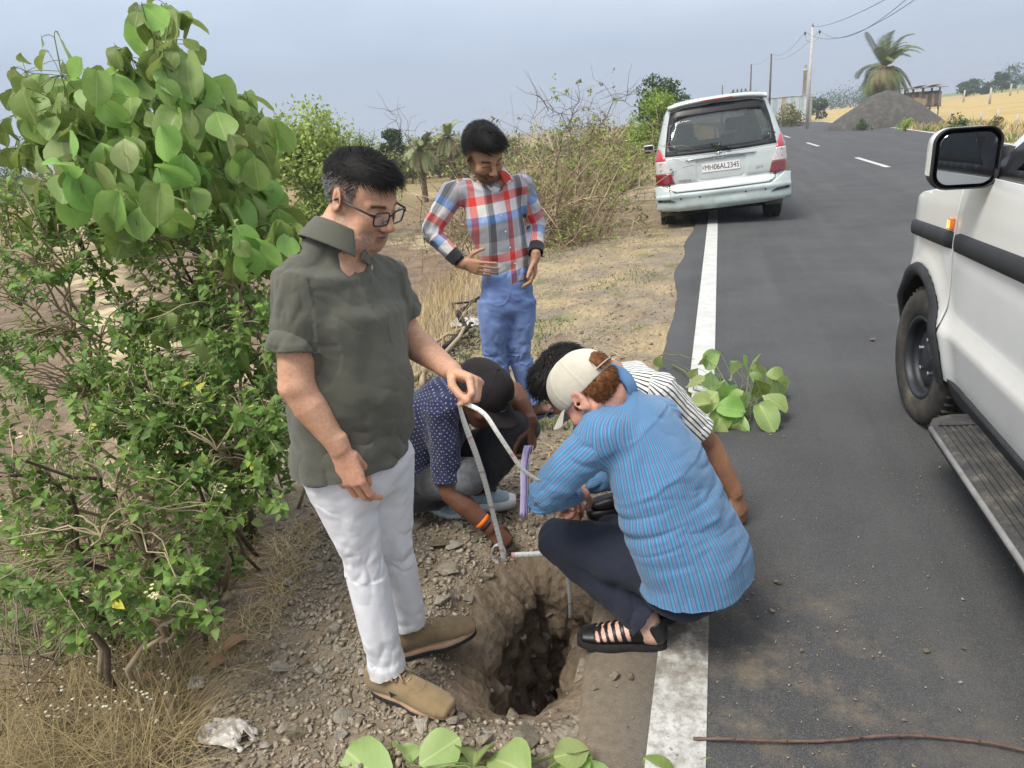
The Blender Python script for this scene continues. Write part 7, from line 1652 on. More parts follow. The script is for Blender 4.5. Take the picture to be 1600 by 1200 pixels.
for y in (3.83, 1.1): wheel(suv, tuple(np.array([2.70, y, .335])-SO), .345, .20, MATS['steel_rim'], RUBD, 1)
# side moulding in pieces
def mould(y0, y1, z0a, z0b, hh, par):
    mb = MB(); V = []; ys = np.linspace(y0, y1, 20)
    for i, y in enumerate(ys):
        zc = z0a+(z0b-z0a)*i/19; e_ = .35 if i in (0, 19) else 1
        for dz, o_ in ((-.5, .004), (-.42, .022), (0, .026), (.42, .022), (.5, .004)): V.append(sl(y, zc+dz*hh*(.75 if i in (0,) else 1), o_*e_))
    mb.add(V, [(i*5+j, i*5+j+1, (i+1)*5+j+1, (i+1)*5+j) for i in range(19) for j in range(4)]+[(0, 1, 2, 3, 4), (95, 96, 97, 98, 99)]); mb.build('side_moulding', BLKPL, par, True)
mould(4.22, 3.522, .935, .965, .075, suv); mould(3.492, 2.27, .967, 1.005, .080, front_door); mould(2.23, 1.25, 1.005, 1.03, .080, rear_door)
mb = MB(); q = sl(3.55, 1.035, .012); mb.box(q, (.020, .048, .052), taper=.9); o = mb.build('side_indicator', mat('lamp_amber', (.80, .16, .01), (.95, .24, .02), 60, .2, .6, coat=1.0), suv); bv = o.modifiers.new('round', 'BEVEL'); bv.width = .006; bv.segments = 2
_t = NT('indicator_glow'); _t.base((.9, .35, .05)); _t.b.inputs['Emission Color'].default_value = (1, .45, .06, 1); _t.b.inputs['Emission Strength'].default_value = 1.6
mb = MB(); mb.box(q-np.array([.011, 0, .002]), (.004, .026, .032)); mb.build('bulb', _t.m, o)
mb = MB(); q = sl(2.42, .985, .03); mb.box(q, (.05, .22, .06)); o = mb.build('door_handle', BLKPL, front_door); bv = o.modifiers.new('round', 'BEVEL'); bv.width = .018; bv.segments = 3
# shell behind the panels: bonnet, roof, far side
lo = [.38, .60, .95, 1.10, 1.17, 1.24]; slices_body('lower_shell', [z-.0 for z in lo], [.84, .86, .865, .86, .85, .83], [-1.93, -1.97, -1.98, -1.97, -1.95, -1.94], [1.80, 1.90, 1.92, 1.86, 1.62, 1.02], .22, 100, SW, suv, lambda c: (abs(c[1]-1.45) < .44 or abs(c[1]+1.35) < .44) and c[2] < .80, cap_top=True, xc=.0)
gz = [1.245, 1.30, 1.45, 1.60, 1.70, 1.77, 1.80]; gw = [.875, .86, .815, .765, .72, .64, .45]; gr = [-1.93, -1.90, -1.80, -1.70, -1.62, -1.50, -1.2]; gf = [1.10, 1.0, .75, .51, .33, .17, -.1]
def suv_skip(c):
    y, z = c[1], c[2]; return 1.285 < z < 1.66 and ((abs(c[0]) > .5 and (-1.62 < y < -1.0 or -.95 < y < -.18 or -.08 < y < .80-1.75*(z-1.285))) or (y > .15 and abs(c[0]) < .62))
slices_body('cabin_shell', gz, gw, gr, gf, .14, 170, SW, suv, suv_skip, ups=5)
gxf = lambda y, z, off=0.: np.array([-np.interp(z, gz, gw)-off, y, z])
patch('window_frame', [(-1.66, 1.255), (.86, 1.255), (.78, 1.31), (.14, 1.675), (-1.62, 1.675)], lambda y, z: gxf(y, z, .004), .06, BLKTR, suv, .008, [[(-.06, 1.29), (.60, 1.29), (.52, 1.34), (.10, 1.635), (-.06, 1.635)], [(-.95, 1.29), (-.14, 1.29), (-.14, 1.635), (-.95, 1.635)], [(-1.6, 1.29), (-1.03, 1.29), (-1.03, 1.635), (-1.55, 1.635)]])
patch('side_window', [(-.07, 1.28), (.64, 1.28), (.10, 1.645), (-.07, 1.645)], lambda y, z: gxf(y, z, -.004), .1, GLASS_D, suv, .004); patch('side_window', [(-.96, 1.28), (-.13, 1.28), (-.13, 1.645), (-.96, 1.645)], lambda y, z: gxf(y, z, -.004), .1, GLASS_D, suv, .004); patch('side_window', [(-1.62, 1.28), (-1.02, 1.28), (-1.02, 1.645), (-1.56, 1.645)], lambda y, z: gxf(y, z, -.004), .1, GLASS_D, suv, .004)
patch('windscreen', rrect(-.62, .62, 1.29, 1.66, .05), lambda x, z: np.array([x, np.interp(z, gz, gf)+.05*(1-(x/.8)**2), z]), .1, GLASS_D, suv, .004)
mb = MB(); mb.box((0, -.3, 1.0), (1.5, 2.6, .3)); mb.box((0, .75, 1.15), (1.5, .3, .22)); mb.box((-.4, -.35, 1.2), (.48, .16, .7)); mb.box((.4, -.35, 1.2), (.48, .16, .7)); mb.build('interior', DARKU, suv)
mb = MB(); mb.box((0, 0, .36), (1.55, 3.7, .12)); mb.box((-.82, .15, .36), (.10, 2.2, .10)); mb.build('chassis', DARKU, suv)
# sill cladding and running board with ribs, mud on it
patch('sill', [(3.43, .30), (3.43, .36), (1.45, .36), (1.45, .27), (3.38, .27)], lambda y, z: np.array([1.055-.03*(z-.27)/.09, y, z])-SO, .05, BLKPL, suv, .03)
_t = NT('step_muddy'); _c = _t.ramp(_t.noise(11, 7, .75), [(.35, (.022, .022, .024)), (.52, (.05, .047, .043)), (.72, (.17, .145, .11))]); _t.base(_c).set(Roughness=.8); _t.bump(_t.noise(60, 4, .7), .4, .004)
mb = MB(); ys = np.r_[[3.175, 3.165, 3.13], np.linspace(3.08, .85, 16)]; V = []
for i, y in enumerate(ys):
    k = [.0, .55, .9][i] if i < 3 else 1; x0 = 1.06-.195*k
    for x, z in ((1.06, .292), (x0+.030*k, .292), (x0+.008*k, .284), (x0, .262), (x0+.012*k, .225), (1.05, .215)): V.append(np.array([x, y, z])-SO)
mb.add(V, [(i*6+j, i*6+j+1, (i+1)*6+j+1, (i+1)*6+j) for i in range(len(ys)-1) for j in range(5)]+[(0, 1, 2, 3, 4, 5)]); rb = mb.build('running_board', _t.m, suv, True)
for k in range(6): mb = MB(); x = .905+.024*k; mb.box(np.array([x, 1.95, .2945])-SO, (.012, 2.2, .006)); mb.build('rib', _t.m, rb)
mb = MB(); mb.tube([np.array([x, 3.05-.03*sin(9*x), .2975])-SO for x in np.linspace(.885, 1.05, 8)], .003, 5); mb.build('crack', DARKU, rb)
mb = MB(); mb.tube([np.array([.868, y, .270])-SO for y in np.linspace(3.05, .9, 6)], .012, 8); mb.build('edge_strip', mat('strip_grey', (.16, .16, .16), (.26, .25, .24), 20, .5), rb, True)
# door mirror
e = obj('door_mirror', None, suv, tuple(np.array([.905, 3.20, 1.33])-SO), (0, 0, radians(4)))
def shell(n, prof, w, h, r, xo=0.):
    V = []
    for y, k in prof: V += [(x*k+xo, y, z*k) for x, z in rrect(-w/2, w/2, -h/2, h/2, r, 6)]
    m_ = len(rrect(0, 1, 0, 1, .1, 6)); return V, [(i*m_+j, i*m_+(j+1) % m_, (i+1)*m_+(j+1) % m_, (i+1)*m_+j) for i in range(len(prof)-1) for j in range(m_)]+[tuple(range((len(prof)-1)*m_, len(prof)*m_))], m_
mb = MB(); V, F, m_ = shell(0, [(-.012, .96), (-.02, 1.0), (.0, 1.01), (.03, 1.0), (.08, .93), (.12, .75), (.135, .45)], .232, .225, .055); mb.add(V, F); mb.build('housing', BLKPL, e, True)
mb = MB(); V = [(x*1.012, .005+.0*z, z) for x, z in rrect(-.116, .116, -.1125, .1125, .055, 6)]; V2, F2, _ = shell(0, [(.004, 1.018), (.035, 1.02), (.085, .955), (.124, .78), (.139, .47)], .232, .225, .055); V2 = np.array(V2); Fk = [f for f in F2[:-1] if np.mean([V2[i][0] for i in f]) < .02 and np.mean([V2[i][2] for i in f]) > -.045]; mb.add(V2, Fk); mb.build('cover', SW, e, True)
mb = MB(); V, F, m_ = shell(0, [(-.0135, 1.0), (-.0145, .99)], .198, .190, .045); mb.add(V, F); mb.build('mirror_glass', mat('mirror', (.30, .32, .33), (.36, .38, .39), 3, .04, .5, 1.0), e)
mb = MB(); mb.tube([(.08, .05, -.06), (.15, .03, -.075), (.21, -.01, -.085)], [.05, .045, .05], 10, flat=.7); mb.box((.165, .0, -.03), (.06, .07, .13)); mb.build('arm', BLKPL, e, True)
print('suv', round(time.time()-T_START, 1))
# ------------------------------------------------------------------ trees, bushes and the far roadside
LEAF_T = leaf_mat('foliage_acacia', (.22, .30, .07), (.34, .42, .12), tint=True, vein=0, trans=.25, rough=.7, spec=.15); LEAF_D = leaf_mat('foliage_dark', (.035, .070, .020), (.070, .115, .035), tint=True, vein=0, trans=.2, rough=.7, spec=.15)
LEAF_T2 = leaf_mat('foliage_dusty', (.10, .125, .045), (.20, .22, .085), tint=True, vein=0, trans=.2, rough=.8, spec=.1); LEAF_Y = leaf_mat('foliage_bright', (.15, .23, .035), (.24, .33, .07), tint=True, vein=0, trans=.28, rough=.7, spec=.15); LEAF_O = leaf_mat('foliage_olive', (.13, .13, .045), (.24, .22, .09), tint=True, vein=0, trans=.2, rough=.8, spec=.1)
def leaf_cloud(cent, rad, n, size, m_, parent, base, squash=.8, name='crown', shell=.45):
    """irregular clumps of leaf-sized faces through a crown"""
    k = RNG.integers(0, len(cent), n); q = RNG.normal(size=(n, 3)); q /= np.linalg.norm(q, axis=1)[:, None]; r = (shell+(1-shell)*RNG.random(n))*rad[k]*(1+.35*(RNG.random(n)-.5))
    p_ = cent[k]+q*r[:, None]*np.array([1, 1, squash]); lump = fbm(p_*(1.6/np.mean(rad)), 3); ok = lump > .40; p_ = p_[ok]; q = q[ok]; n = len(p_)
    t = RNG.normal(size=(n, 3)); nn = q*.7+RNG.normal(size=(n, 3))*.6+np.array([0, 0, .5]); y = t/np.linalg.norm(t, axis=1)[:, None]; z = nn-y*(y*nn).sum(1)[:, None]; z /= np.linalg.norm(z, axis=1)[:, None]; x = np.cross(y, z)
    s = size*RNG.uniform(.6, 1.4, n)[:, None]; V = np.stack([p_-y*s*.6, p_+x*s*.35, p_+y*s*.6, p_-x*s*.35], 1).reshape(-1, 3)-base
    tn = np.repeat(np.clip(RNG.normal(1, .22, n), .5, 1.7), 4)[:, None]*np.ones(3); o = obj(name, mesh_from(name, V, np.arange(n*4).reshape(n, 4), m_, False, None, np.zeros((n*4, 3)), tn), parent); return tag(o, kind='stuff')
def tree(name, px, py, Y_or_dep, width, height, label, cat, m_, n=2600, leaf=.10, trunk=.05, trunk_h=.35, group=None, clumps=12, bark=BARK, base=None, squash=.8, low=0.0, lean=0.):
    g = base if base is not None else P(px, py, Y_or_dep); b = np.array([g[0], g[1], Tz(g[0], g[1])]); e = empty(name, tuple(b), label, cat, group)
    cent = []; rad = []
    for k in range(clumps):
        a = RNG.uniform(0, 2*pi); rr = width*.5*RNG.random()**.6*.72; h = height*(low+trunk_h*.6+(1-low-trunk_h*.6)*RNG.random()**.8); sh = 1-.55*max(0, (h/height-.6)/.4)
        cent.append(b+np.array([cos(a)*rr*sh+lean*h, sin(a)*rr*sh, h*.88])); rad.append(width*RNG.uniform(.14, .26))
    cent = np.array(cent); rad = np.array(rad); top = b+np.array([lean*height*.5, 0, height*trunk_h])
    mb = MB(); mb.tube(curve_pts(b-[0, 0, .1], top, 0, 6, .03)-b, np.linspace(trunk, trunk*.7, 6), 7); mb.build('trunk', bark, e, True)
    for c in cent[:7]: mb = MB(); mb.tube(curve_pts(top+RNG.normal(size=3)*.02, c, .05*height, 6, .05)-b, np.linspace(trunk*.55, trunk*.12, 6), 5); mb.build('limb', bark, e, True)
    leaf_cloud(cent, rad, n, leaf, m_, e, b, squash); return e
def at_base(px, py, dep): q = P(px, py, dep); return np.array([q[0], q[1], Tz(q[0], q[1])])
# left of the road, beyond the field
tree('acacia_tree', 482, 260, 19, 4.6, 3.5, 'round light green tree with bare brown lower twigs behind the polo shirt man', 'tree', LEAF_T, 24000, .095, .05, .25, 'trees beyond the field', 24)
tree('acacia_tree', 420, 270, 17.5, 1.8, 2.2, 'smaller green tree half hidden by the big leaves of the roadside shrub', 'tree', LEAF_T, 4500, .08, .04, .24, 'trees beyond the field', 10)
tree('acacia_tree', 545, 260, 26, 2.2, 2.2, 'thin pale tree with sparse feathery leaves right above the spectacled head', 'tree', LEAF_T, 1400, .08, .04, .35, 'trees beyond the field', 10)
tree('dark_tree', 612, 235, 46, 2.2, 3.6, 'compact dark green tree standing out against the sky', 'tree', LEAF_D, 5000, .16, .12, .2, 'trees beyond the field', 14)
tree('brown_bush', 640, 240, 43, 2.2, 1.8, 'reddish brown leafless bush at the foot of the dark tree', 'bush', LEAF_O, 1300, .12, .06, .2, 'trees beyond the field', 8)
for px, dep, w_, h_, m_, lab in [(575, 60, 6, 3.2, LEAF_T, 'low pale green hedge line far beyond the field'), (520, 55, 6, 3.0, LEAF_O, 'low olive hedge line far behind the round green tree'), (690, 50, 5, 2.6, LEAF_O, 'low olive scrub behind the two small palms'), (330, 50, 7, 3, LEAF_O, 'low scrub seen through the broad leaved shrub'), (120, 45, 7, 2.6, LEAF_O, 'low scrub on the skyline at far left'), (20, 60, 8, 3.0, LEAF_D, 'dim dark scrub on the skyline at the left edge'), (735, 45, 3.5, 2.6, LEAF_O, 'low brown scrub just left of the plaid shirt man')]:
    tree('scrub', px, 300, dep, w_, h_, lab, 'bush', m_, 4500, .15, .05, .08, 'scrub on the skyline', 14)
# date palms
def palm(base, trunk_h, trunk_r, n_up, n_dn, L, label, m1, leaf_w=.022, droop=.9, skirt=True, group=None, fruit=False, wind=(0, 0, 0)):
    b = np.asarray(base, float); e = empty('date_palm', tuple(b), label, 'palm', group); mb = MB(); n_ = 14
    for k in range(n_): z = trunk_h*k/(n_-1); 
    mb.lathe([(trunk_r*(1.1-.25*k/24)*(1.12 if k % 2 else .95), trunk_h*k/24) for k in range(25)], (0, 0, 0), 'z', 12); mb.build('trunk', mat('palm_bark', (.07, .05, .035), (.16, .12, .08), 12, .95), e)
    c = np.array([0, 0, trunk_h])
    def frond(a, el, L_, dr, cnt):
        mbv, mbf = [], []; d = np.array([cos(a)*cos(el), sin(a)*cos(el), sin(el)]); p_ = c.copy(); pts = [p_.copy()]; m_ = 9
        for k in range(m_): d = nrm(d+np.array([0, 0, -dr/m_*(1+k*.25)])+np.array(wind)*(k/m_)*.16); p_ = p_+d*L_/m_; pts.append(p_.copy())
        pts = np.array(pts); s = np.linspace(.08, .98, cnt); xx = np.array([np.interp(s, np.linspace(0, 1, m_+1), pts[:, i]) for i in range(3)]).T; tg = np.gradient(xx, axis=0); tg /= np.linalg.norm(tg, axis=1)[:, None]
        V = []; F = []
        for i in range(cnt):
            for sg in (-1, 1):
                sd = np.cross(tg[i], (0, 0, 1)); sd = nrm(sd+1e-6)*sg; ll = L_*.26*sin(pi*min(.97, s[i]*.85+.12))**.7*random.uniform(.85, 1.1); tip = xx[i]+nrm(sd*.9+tg[i]*.75-np.array([0, 0, .30]))*ll; up = np.cross(nrm(tip-xx[i]), tg[i]); w_ = tg[i]*leaf_w*L_*.5; k = len(V)
                V += [xx[i]-w_*.6, xx[i]+w_*.6, (xx[i]+tip)/2+w_*.8, tip, (xx[i]+tip)/2-w_*.8]; F += [(k, k+1, k+2, k+4), (k+4, k+2, k+3)]
        mb = MB(); mb.tube(pts, np.linspace(.016, .004, m_+1)*L_/2, 4, cap=False); mb.add(V, F, 1); return mb
    for k in range(n_up):
        m_ = frond(2*pi*k/n_up+random.uniform(-.25, .25), random.uniform(.5, 1.45), L*random.uniform(.8, 1.1), droop*random.uniform(.7, 1.2), 34); m_.build('frond', [TWIGG, m1], e)
    if skirt:
        for k in range(n_dn): m_ = frond(2*pi*k/n_dn+random.uniform(-.2, .2), random.uniform(-.5, .45), L*random.uniform(.75, 1.05), 1.6, 28); m_.build('frond', [BARK, m1 if k % 3 else LEAF_O2], e)
    if fruit:
        mb = MB()
        for k in range(16): a = random.uniform(0, 6.28); mb.tube([c, c+[.35*cos(a)*L/2, .35*sin(a)*L/2, .1], c+[.5*cos(a)*L/2, .5*sin(a)*L/2, -.18]], [.012*L, .012*L, .02*L], 5)
        tag(mb.build('fruit_stalks', mat('fruit_orange', (.55, .27, .05), (.70, .40, .09), 8, .7), e), kind='stuff')
    return e
def pmat(name, a, b): t = NT(name); t.base(t.ramp(t.noise(1.5, 3, .6, t.pos()), [(.3, a), (.7, b)])).set(Roughness=.7); return t.m
PALM_G = pmat('palm_green', (.11, .15, .045), (.19, .235, .08)); LEAF_O2 = pmat('palm_dry', (.16, .14, .06), (.25, .21, .10)); PALM_P = pmat('palm_pale', (.16, .19, .075), (.25, .28, .12))
bq = at_base(1380, 150, 62); bq[2] = Tz(bq[0], bq[1]); palm(bq, 4.6, .30, 17, 60, 3.3, 'date palm with a shaggy skirt of drooping fronds behind the dark gravel heap', PALM_G, .026, .95, True, None, True, (1.4, .2, 0))
palm(at_base(660, 260, 30), 2.1, .10, 13, 12, 1.25, 'small pale palm with hanging dry fronds, left of its twin', PALM_P, .035, 1.1, True, 'small palms beyond the field')
palm(at_base(705, 260, 33), 2.5, .10, 11, 10, 1.1, 'small pale palm close behind the plaid shirt man', PALM_P, .035, 1.0, True, 'small palms beyond the field')
# bare thorny thicket along the bank
DTW = tint_mat('dry_thorn', (.20, .145, .095), (.40, .31, .20), 4)
def thicket(px, py, dep, w_, h_, n, label, leaves=0, m_leaf=None, depth=None):
    b = at_base(px, py, dep); e = empty('thorn_bush', tuple(b), label, 'bush', 'dry thorn bushes on the bank'); VV = []; FF = []; tn = []; off = 0; ends = []
    dp = depth or w_
    for k in range(n):
        a = np.array([RNG.normal()*w_*.22, RNG.normal()*dp*.22, 0]); L = h_*RNG.uniform(.5, 1.15); el = RNG.uniform(.5, 1.5); az = RNG.uniform(0, 2*pi); d = np.array([cos(az)*cos(el)*w_/h_, sin(az)*cos(el)*dp/h_, sin(el)]); segs = 6; p_ = a; rows = []
        for j in range(segs+1): rows.append(p_); d = nrm(d+RNG.normal(size=3)*.22+np.array([0, 0, -.10-.03*j])); p_ = p_+d*L/segs
        rows = np.array(rows); r0 = RNG.uniform(.005, .012)*min(1.4, dep/10)
        def add(rows, r0):
            nonlocal off
            m_ = len(rows); t = np.gradient(rows, axis=0); sd = np.cross(t, RNG.normal(size=3)); sd /= np.linalg.norm(sd, axis=1)[:, None]+1e-9; w = r0*np.linspace(1, .25, m_)[:, None]; V = np.stack([rows-sd*w, rows+sd*w], 1).reshape(-1, 3); VV.append(V); FF.extend([(off+2*i, off+2*i+1, off+2*i+3, off+2*i+2) for i in range(m_-1)]); tn.append(np.full(len(V), RNG.uniform(.6, 1.35))); off += len(V)
        add(rows, r0)
        for q in range(7):
            j = RNG.integers(1, segs+1); s = rows[j]; d2 = nrm(RNG.normal(size=3)+np.array([0, 0, .25])); L2 = L*RNG.uniform(.12, .32); rr = np.array([s, s+d2*L2*.5+RNG.normal(size=3)*.03, s+d2*L2+RNG.normal(size=3)*.05-np.array([0, 0, .02])]); add(rr, r0*.45); ends.append(rr[2]); ends.append(rr[1])
    V = np.concatenate(VV); o = obj('branches', mesh_from('branches', V, np.array(FF), DTW, False, None, None, np.concatenate(tn)[:, None]*np.ones(3)), e); tag(o, kind='stuff')
    if leaves:
        E_ = np.array(ends); leaf_cloud(E_[RNG.integers(0, len(E_), 400)]+b, np.full(400, .10), leaves, .035*min(2, dep/9), m_leaf, e, b, 1.0, 'foliage', 0.0)
    return e
thicket(790, 330, 11.0, 2.0, 1.9, 130, 'brown thorn bush directly behind the shoulder of the plaid shirt man', 700, LEAF_O, 2)
thicket(860, 320, 11.5, 2.4, 2.2, 170, 'tall grey brown thorn bush with tiny pale leaves right of the plaid shirt man', 2600, LEAF_O, 2.2)
thicket(885, 300, 14, 1.7, 2.3, 120, 'thorn bush with yellowish green leaves between the tall bush and the van', 5200, LEAF_T, 2.2)
thicket(955, 280, 19.5, 1.9, 2.2, 90, 'leafy low bush just left of the van, in front of the bright tree', 6000, LEAF_T, 2.2)
thicket(890, 250, 19, 3.2, 2.6, 170, 'dry thicket behind the tall thorn bush', 1500, LEAF_O, 3)
thicket(745, 290, 18, 2.6, 1.6, 120, 'low dry thicket beyond the straw stalks', 300, LEAF_O, 2.4)
thicket(895, 330, 10.8, .9, .75, 110, 'low dry weeds at the foot of the bank behind the brick rubble', 900, LEAF_T, 1.2)
for (a, b_, r0), bl_ in zip([((905, 230, 14), (1000, 135, 15), .022), ((870, 250, 12.5), (905, 160, 13), .018), ((905, 230, 13), (840, 150, 13), .012), ((650, 250, 16), (610, 175, 16), .010)], ('longest bare branch, arching up to the right towards the van', 'bare branch rising straight above the tall thorn bush', 'bare branch leaning left over the head of the plaid shirt man', 'thin bare branch left of the small palms')):
    A_, B_ = P(*a), P(*b_); g = np.array([A_[0], A_[1], Tz(A_[0], A_[1])]); e = empty('bare_branch', tuple(g), bl_, 'branch', 'bare branches above the thicket'); mb = MB(); pts = np.vstack([curve_pts(g, A_, 0, 4, .02), curve_pts(A_, B_, .12, 8, .03)[1:]]); mb.tube(pts-g, np.linspace(r0, .004, len(pts)), 6); mb.build('stem', BARK, e, True); mb = MB()
    for k in range(26): s = pts[random.randrange(4, len(pts))]; mb.tube(curve_pts(s, s+RNG.normal(size=3)*.28+[0, 0, .1], 0, 4, .08)-g, [.005, .004, .003, .002], 4, cap=False)
    tag(mb.build('twigs', BARK, e), kind='stuff')
tree('bright_tree', 1022, 215, 26, 2.9, 2.7, 'bright yellow green feathery tree immediately left of the van', 'tree', LEAF_Y, 6500, .085, .06, .25, 'trees by the road', 18)
tree('dark_tree', 1025, 190, 40, 4.2, 4.4, 'darker flat topped tree rising behind the bright green one', 'tree', LEAF_D, 4200, .15, .12, .45, 'trees by the road', 16, squash=.6)
tree('olive_tree', 950, 200, 33, 4.5, 2.8, 'olive scrubby tree behind the thorn thicket', 'tree', LEAF_O, 3200, .12, .07, .2, 'trees by the road', 14)
tree('roadside_tree', 1172, 160, 95, 6.0, 4.6, 'small green tree in front of the transformer, above the van roof', 'tree', LEAF_T, 2600, .26, .14, .25, 'trees by the road', 12)
tree('road_bush', 1235, 178, 75, 5.0, 2.2, 'dry brown and green bush below the corrugated shed', 'bush', LEAF_O, 2200, .20, .06, .12, 'trees by the road', 10)
tree('road_bush', 1277, 160, 120, 5.0, 3.2, 'round dark bush right of the pale utility pole', 'bush', LEAF_D, 1600, .30, .1, .2, 'trees by the road', 9)
E_ = []
for px in np.arange(-80, 1000, 9): d = random.uniform(42, 75); q = P(px, 250, d); E_.append((q[0], q[1], Tz(q[0], q[1])+random.uniform(.3, 2.0)*d/58))
E_ = np.array(E_); fw = leaf_cloud(E_, RNG.uniform(.8, 1.9, len(E_)), 26000, .24, LEAF_T2, None, np.zeros(3), .75, 'far_scrub', .2); fw['label'] = 'continuous belt of dusty green scrub far beyond the field'
print('trees', round(time.time()-T_START, 1))
# ---- gravel heap by the road
hb = at_base(1382, 190, 50); HW, HH = 6.4, 2.45; n_ = 60; a = np.linspace(0, 2*pi, n_, endpoint=False); V = []
for k in range(15):
    r = k/14; rr = HW*.5*r*(1+.10*np.sin(2*a+1)+.06*np.sin(5*a)); z = HH*(1-r**1.35)+.25*(fbm(np.stack([np.cos(a)*r*4, np.sin(a)*r*4, 0*a+3], 1), 4)-.5)*(1-r*.5); V.append(np.stack([rr*np.cos(a)*1.15, rr*np.sin(a), z-.15*(k == 14)], 1))
idx = np.arange(15*n_).reshape(15, n_); F = [(idx[i, j], idx[i, (j+1) % n_], idx[i+1, (j+1) % n_], idx[i+1, j]) for i in range(14) for j in range(n_)]
_t = NT('heap_gravel'); _t.base(_t.ramp(_t.noise(3, 6, .7), [(.3, (.045, .042, .038)), (.55, (.085, .078, .068)), (.75, (.16, .145, .12))])).set(Roughness=.95); _t.bump(_t.noise(14, 5, .7), .6, .06)
tag(obj('gravel_heap', mesh_from('gravel_heap', np.concatenate(V), F, _t.m, True), None, tuple(hb)), 'big dark grey heap of gravel beside the road below the date palm', 'heap')
# ---- stilt hut
st_ = at_base(1440, 155, 66); e = empty('stilt_hut', tuple(st_), 'ramshackle wooden hut on stilts with torn sheets, right of the date palm', 'hut'); e.rotation_euler = (0, 0, radians(14))
WD = mat('hut_wood', (.07, .055, .045), (.15, .12, .095), 6, .9); TN = mat('hut_tin', (.13, .105, .085), (.27, .23, .19), 3, .7)
for x in (-1.2, -.4, .4, 1.2):
    for y in (-.8, .8): mb = MB(); mb.tube([(x, y, -.3), (x+random.uniform(-.1, .1), y, 2.7)], .07, 6); mb.build('post', WD, e)
mb = MB(); mb.box((0, 0, 1.05), (2.7, 1.9, .10)); mb.build('floor', WD, e)
for k in range(9): mb = MB(); mb.box((-1.2+.3*k, -.85, 1.1+.55+random.uniform(-.1, .1)), (.26, .04, 1.1+random.uniform(-.2, .2))); mb.build('plank', WD if k % 2 else TN, e)
for k in range(6): mb = MB(); mb.box((1.28, -.7+.28*k, 1.65), (.04, .25, 1.1+random.uniform(-.2, .1))); mb.build('plank', WD, e)
mb = MB(); mb.box((0, .1, 1.75), (2.5, 1.6, 1.3)); mb.build('inner_wall', WD, e); mb = MB(); mb.box((-.7, -.95, 1.35), (1.2, .03, 1.0), rot=rotm((0, 1, 0), .18)); mb.build('torn_sheet', mat('sheet_pale', (.24, .19, .13), (.36, .29, .20), 3, .9), e)
for k in range(5): mb = MB(); mb.box((-1.25+.65*k, 0, 2.75+.05*(k % 2)), (.7, 2.4, .04), rot=rotm((1, 0, 0), .08*(-1)**k)); mb.build('roof_sheet', TN, e)
# ---- corrugated shed, dark shed, chimney, transformer
sh = at_base(1228, 165, 105); e = empty('corrugated_shed', tuple(sh), 'long shed of pale corrugated sheets with a rusty panel, beyond the van', 'shed'); e.rotation_euler = (0, 0, radians(-14))
CS = mat('sheet_white', (.42, .46, .48), (.60, .63, .64), 2, .5); CS2 = mat('sheet_green', (.30, .38, .38), (.44, .52, .50), 2, .5); RS = mat('sheet_rust', (.35, .25, .15), (.5, .40, .28), 2, .8)
for k in range(10):
    mb = MB(); V = []; W_ = .62
    for i in range(9): x = -3.1+k*W_+W_*i/8; y = .05*sin(i*pi/2); V += [(x, y, .9), (x, y, 3.6)]
    mb.add(V, [(2*i, 2*i+2, 2*i+3, 2*i+1) for i in range(8)]); o = mb.build('sheet', RS if k in (4,) else (CS if k % 2 else CS2), e); s_ = o.modifiers.new('t', 'SOLIDIFY'); s_.thickness = .02
mb = MB(); mb.box((0, .1, .45), (6.4, .2, .92)); mb.build('plinth', mat('plinth_white', (.55, .53, .48), (.66, .63, .58), 2, .9), e)
mb = MB(); mb.box((0, 2.2, 1.7), (6.1, 4.0, 3.4)); mb.build('shed_body', CS2, e); mb = MB(); mb.box((0, 2.2, 3.62), (6.5, 4.6, .08)); mb.build('roof', CS, e)
ds = at_base(1254, 160, 108); e = empty('dark_shed', tuple(ds), 'small dark open shed between the corrugated shed and the pale pole', 'shed'); e.rotation_euler = (0, 0, radians(-10)); DK = mat('shed_dark', (.02, .025, .04), (.05, .06, .085), 2, .7)
mb = MB(); mb.box((0, 1, 1.5), (1.9, 2, 2.9)); mb.build('wall', DK, e); mb = MB(); mb.box((.2, .6, 3.3), (3.2, 3.4, .10), rot=rotm((0, 1, 0), -.05)); mb.build('roof', DK, e)
for x in (-1.1, 1.3): mb = MB(); mb.tube([(x, -.6, 0), (x, -.6, 3.3)], .06, 6); mb.build('post', DK, e)
ch = at_base(1256, 155, 125); e = empty('chimney', tuple(ch), 'pale slender chimney standing behind the dark shed', 'chimney'); mb = MB(); mb.lathe([(.36, 0), (.30, 8.0), (.38, 8.0), (.38, 8.4), (.28, 8.4)], (0, 0, 0), 'z', 16); mb.build('stack', mat('chimney_pale', (.42, .38, .33), (.56, .52, .46), 2, .9), e, True); mb = MB(); mb.lathe([(.24, 8.4), (.2, 9.0), (.02, 9.0)], (0, 0, 0), 'z', 12); mb.build('cowl', mat('cowl_grey', (.22, .21, .2), (.33, .31, .3)), e)
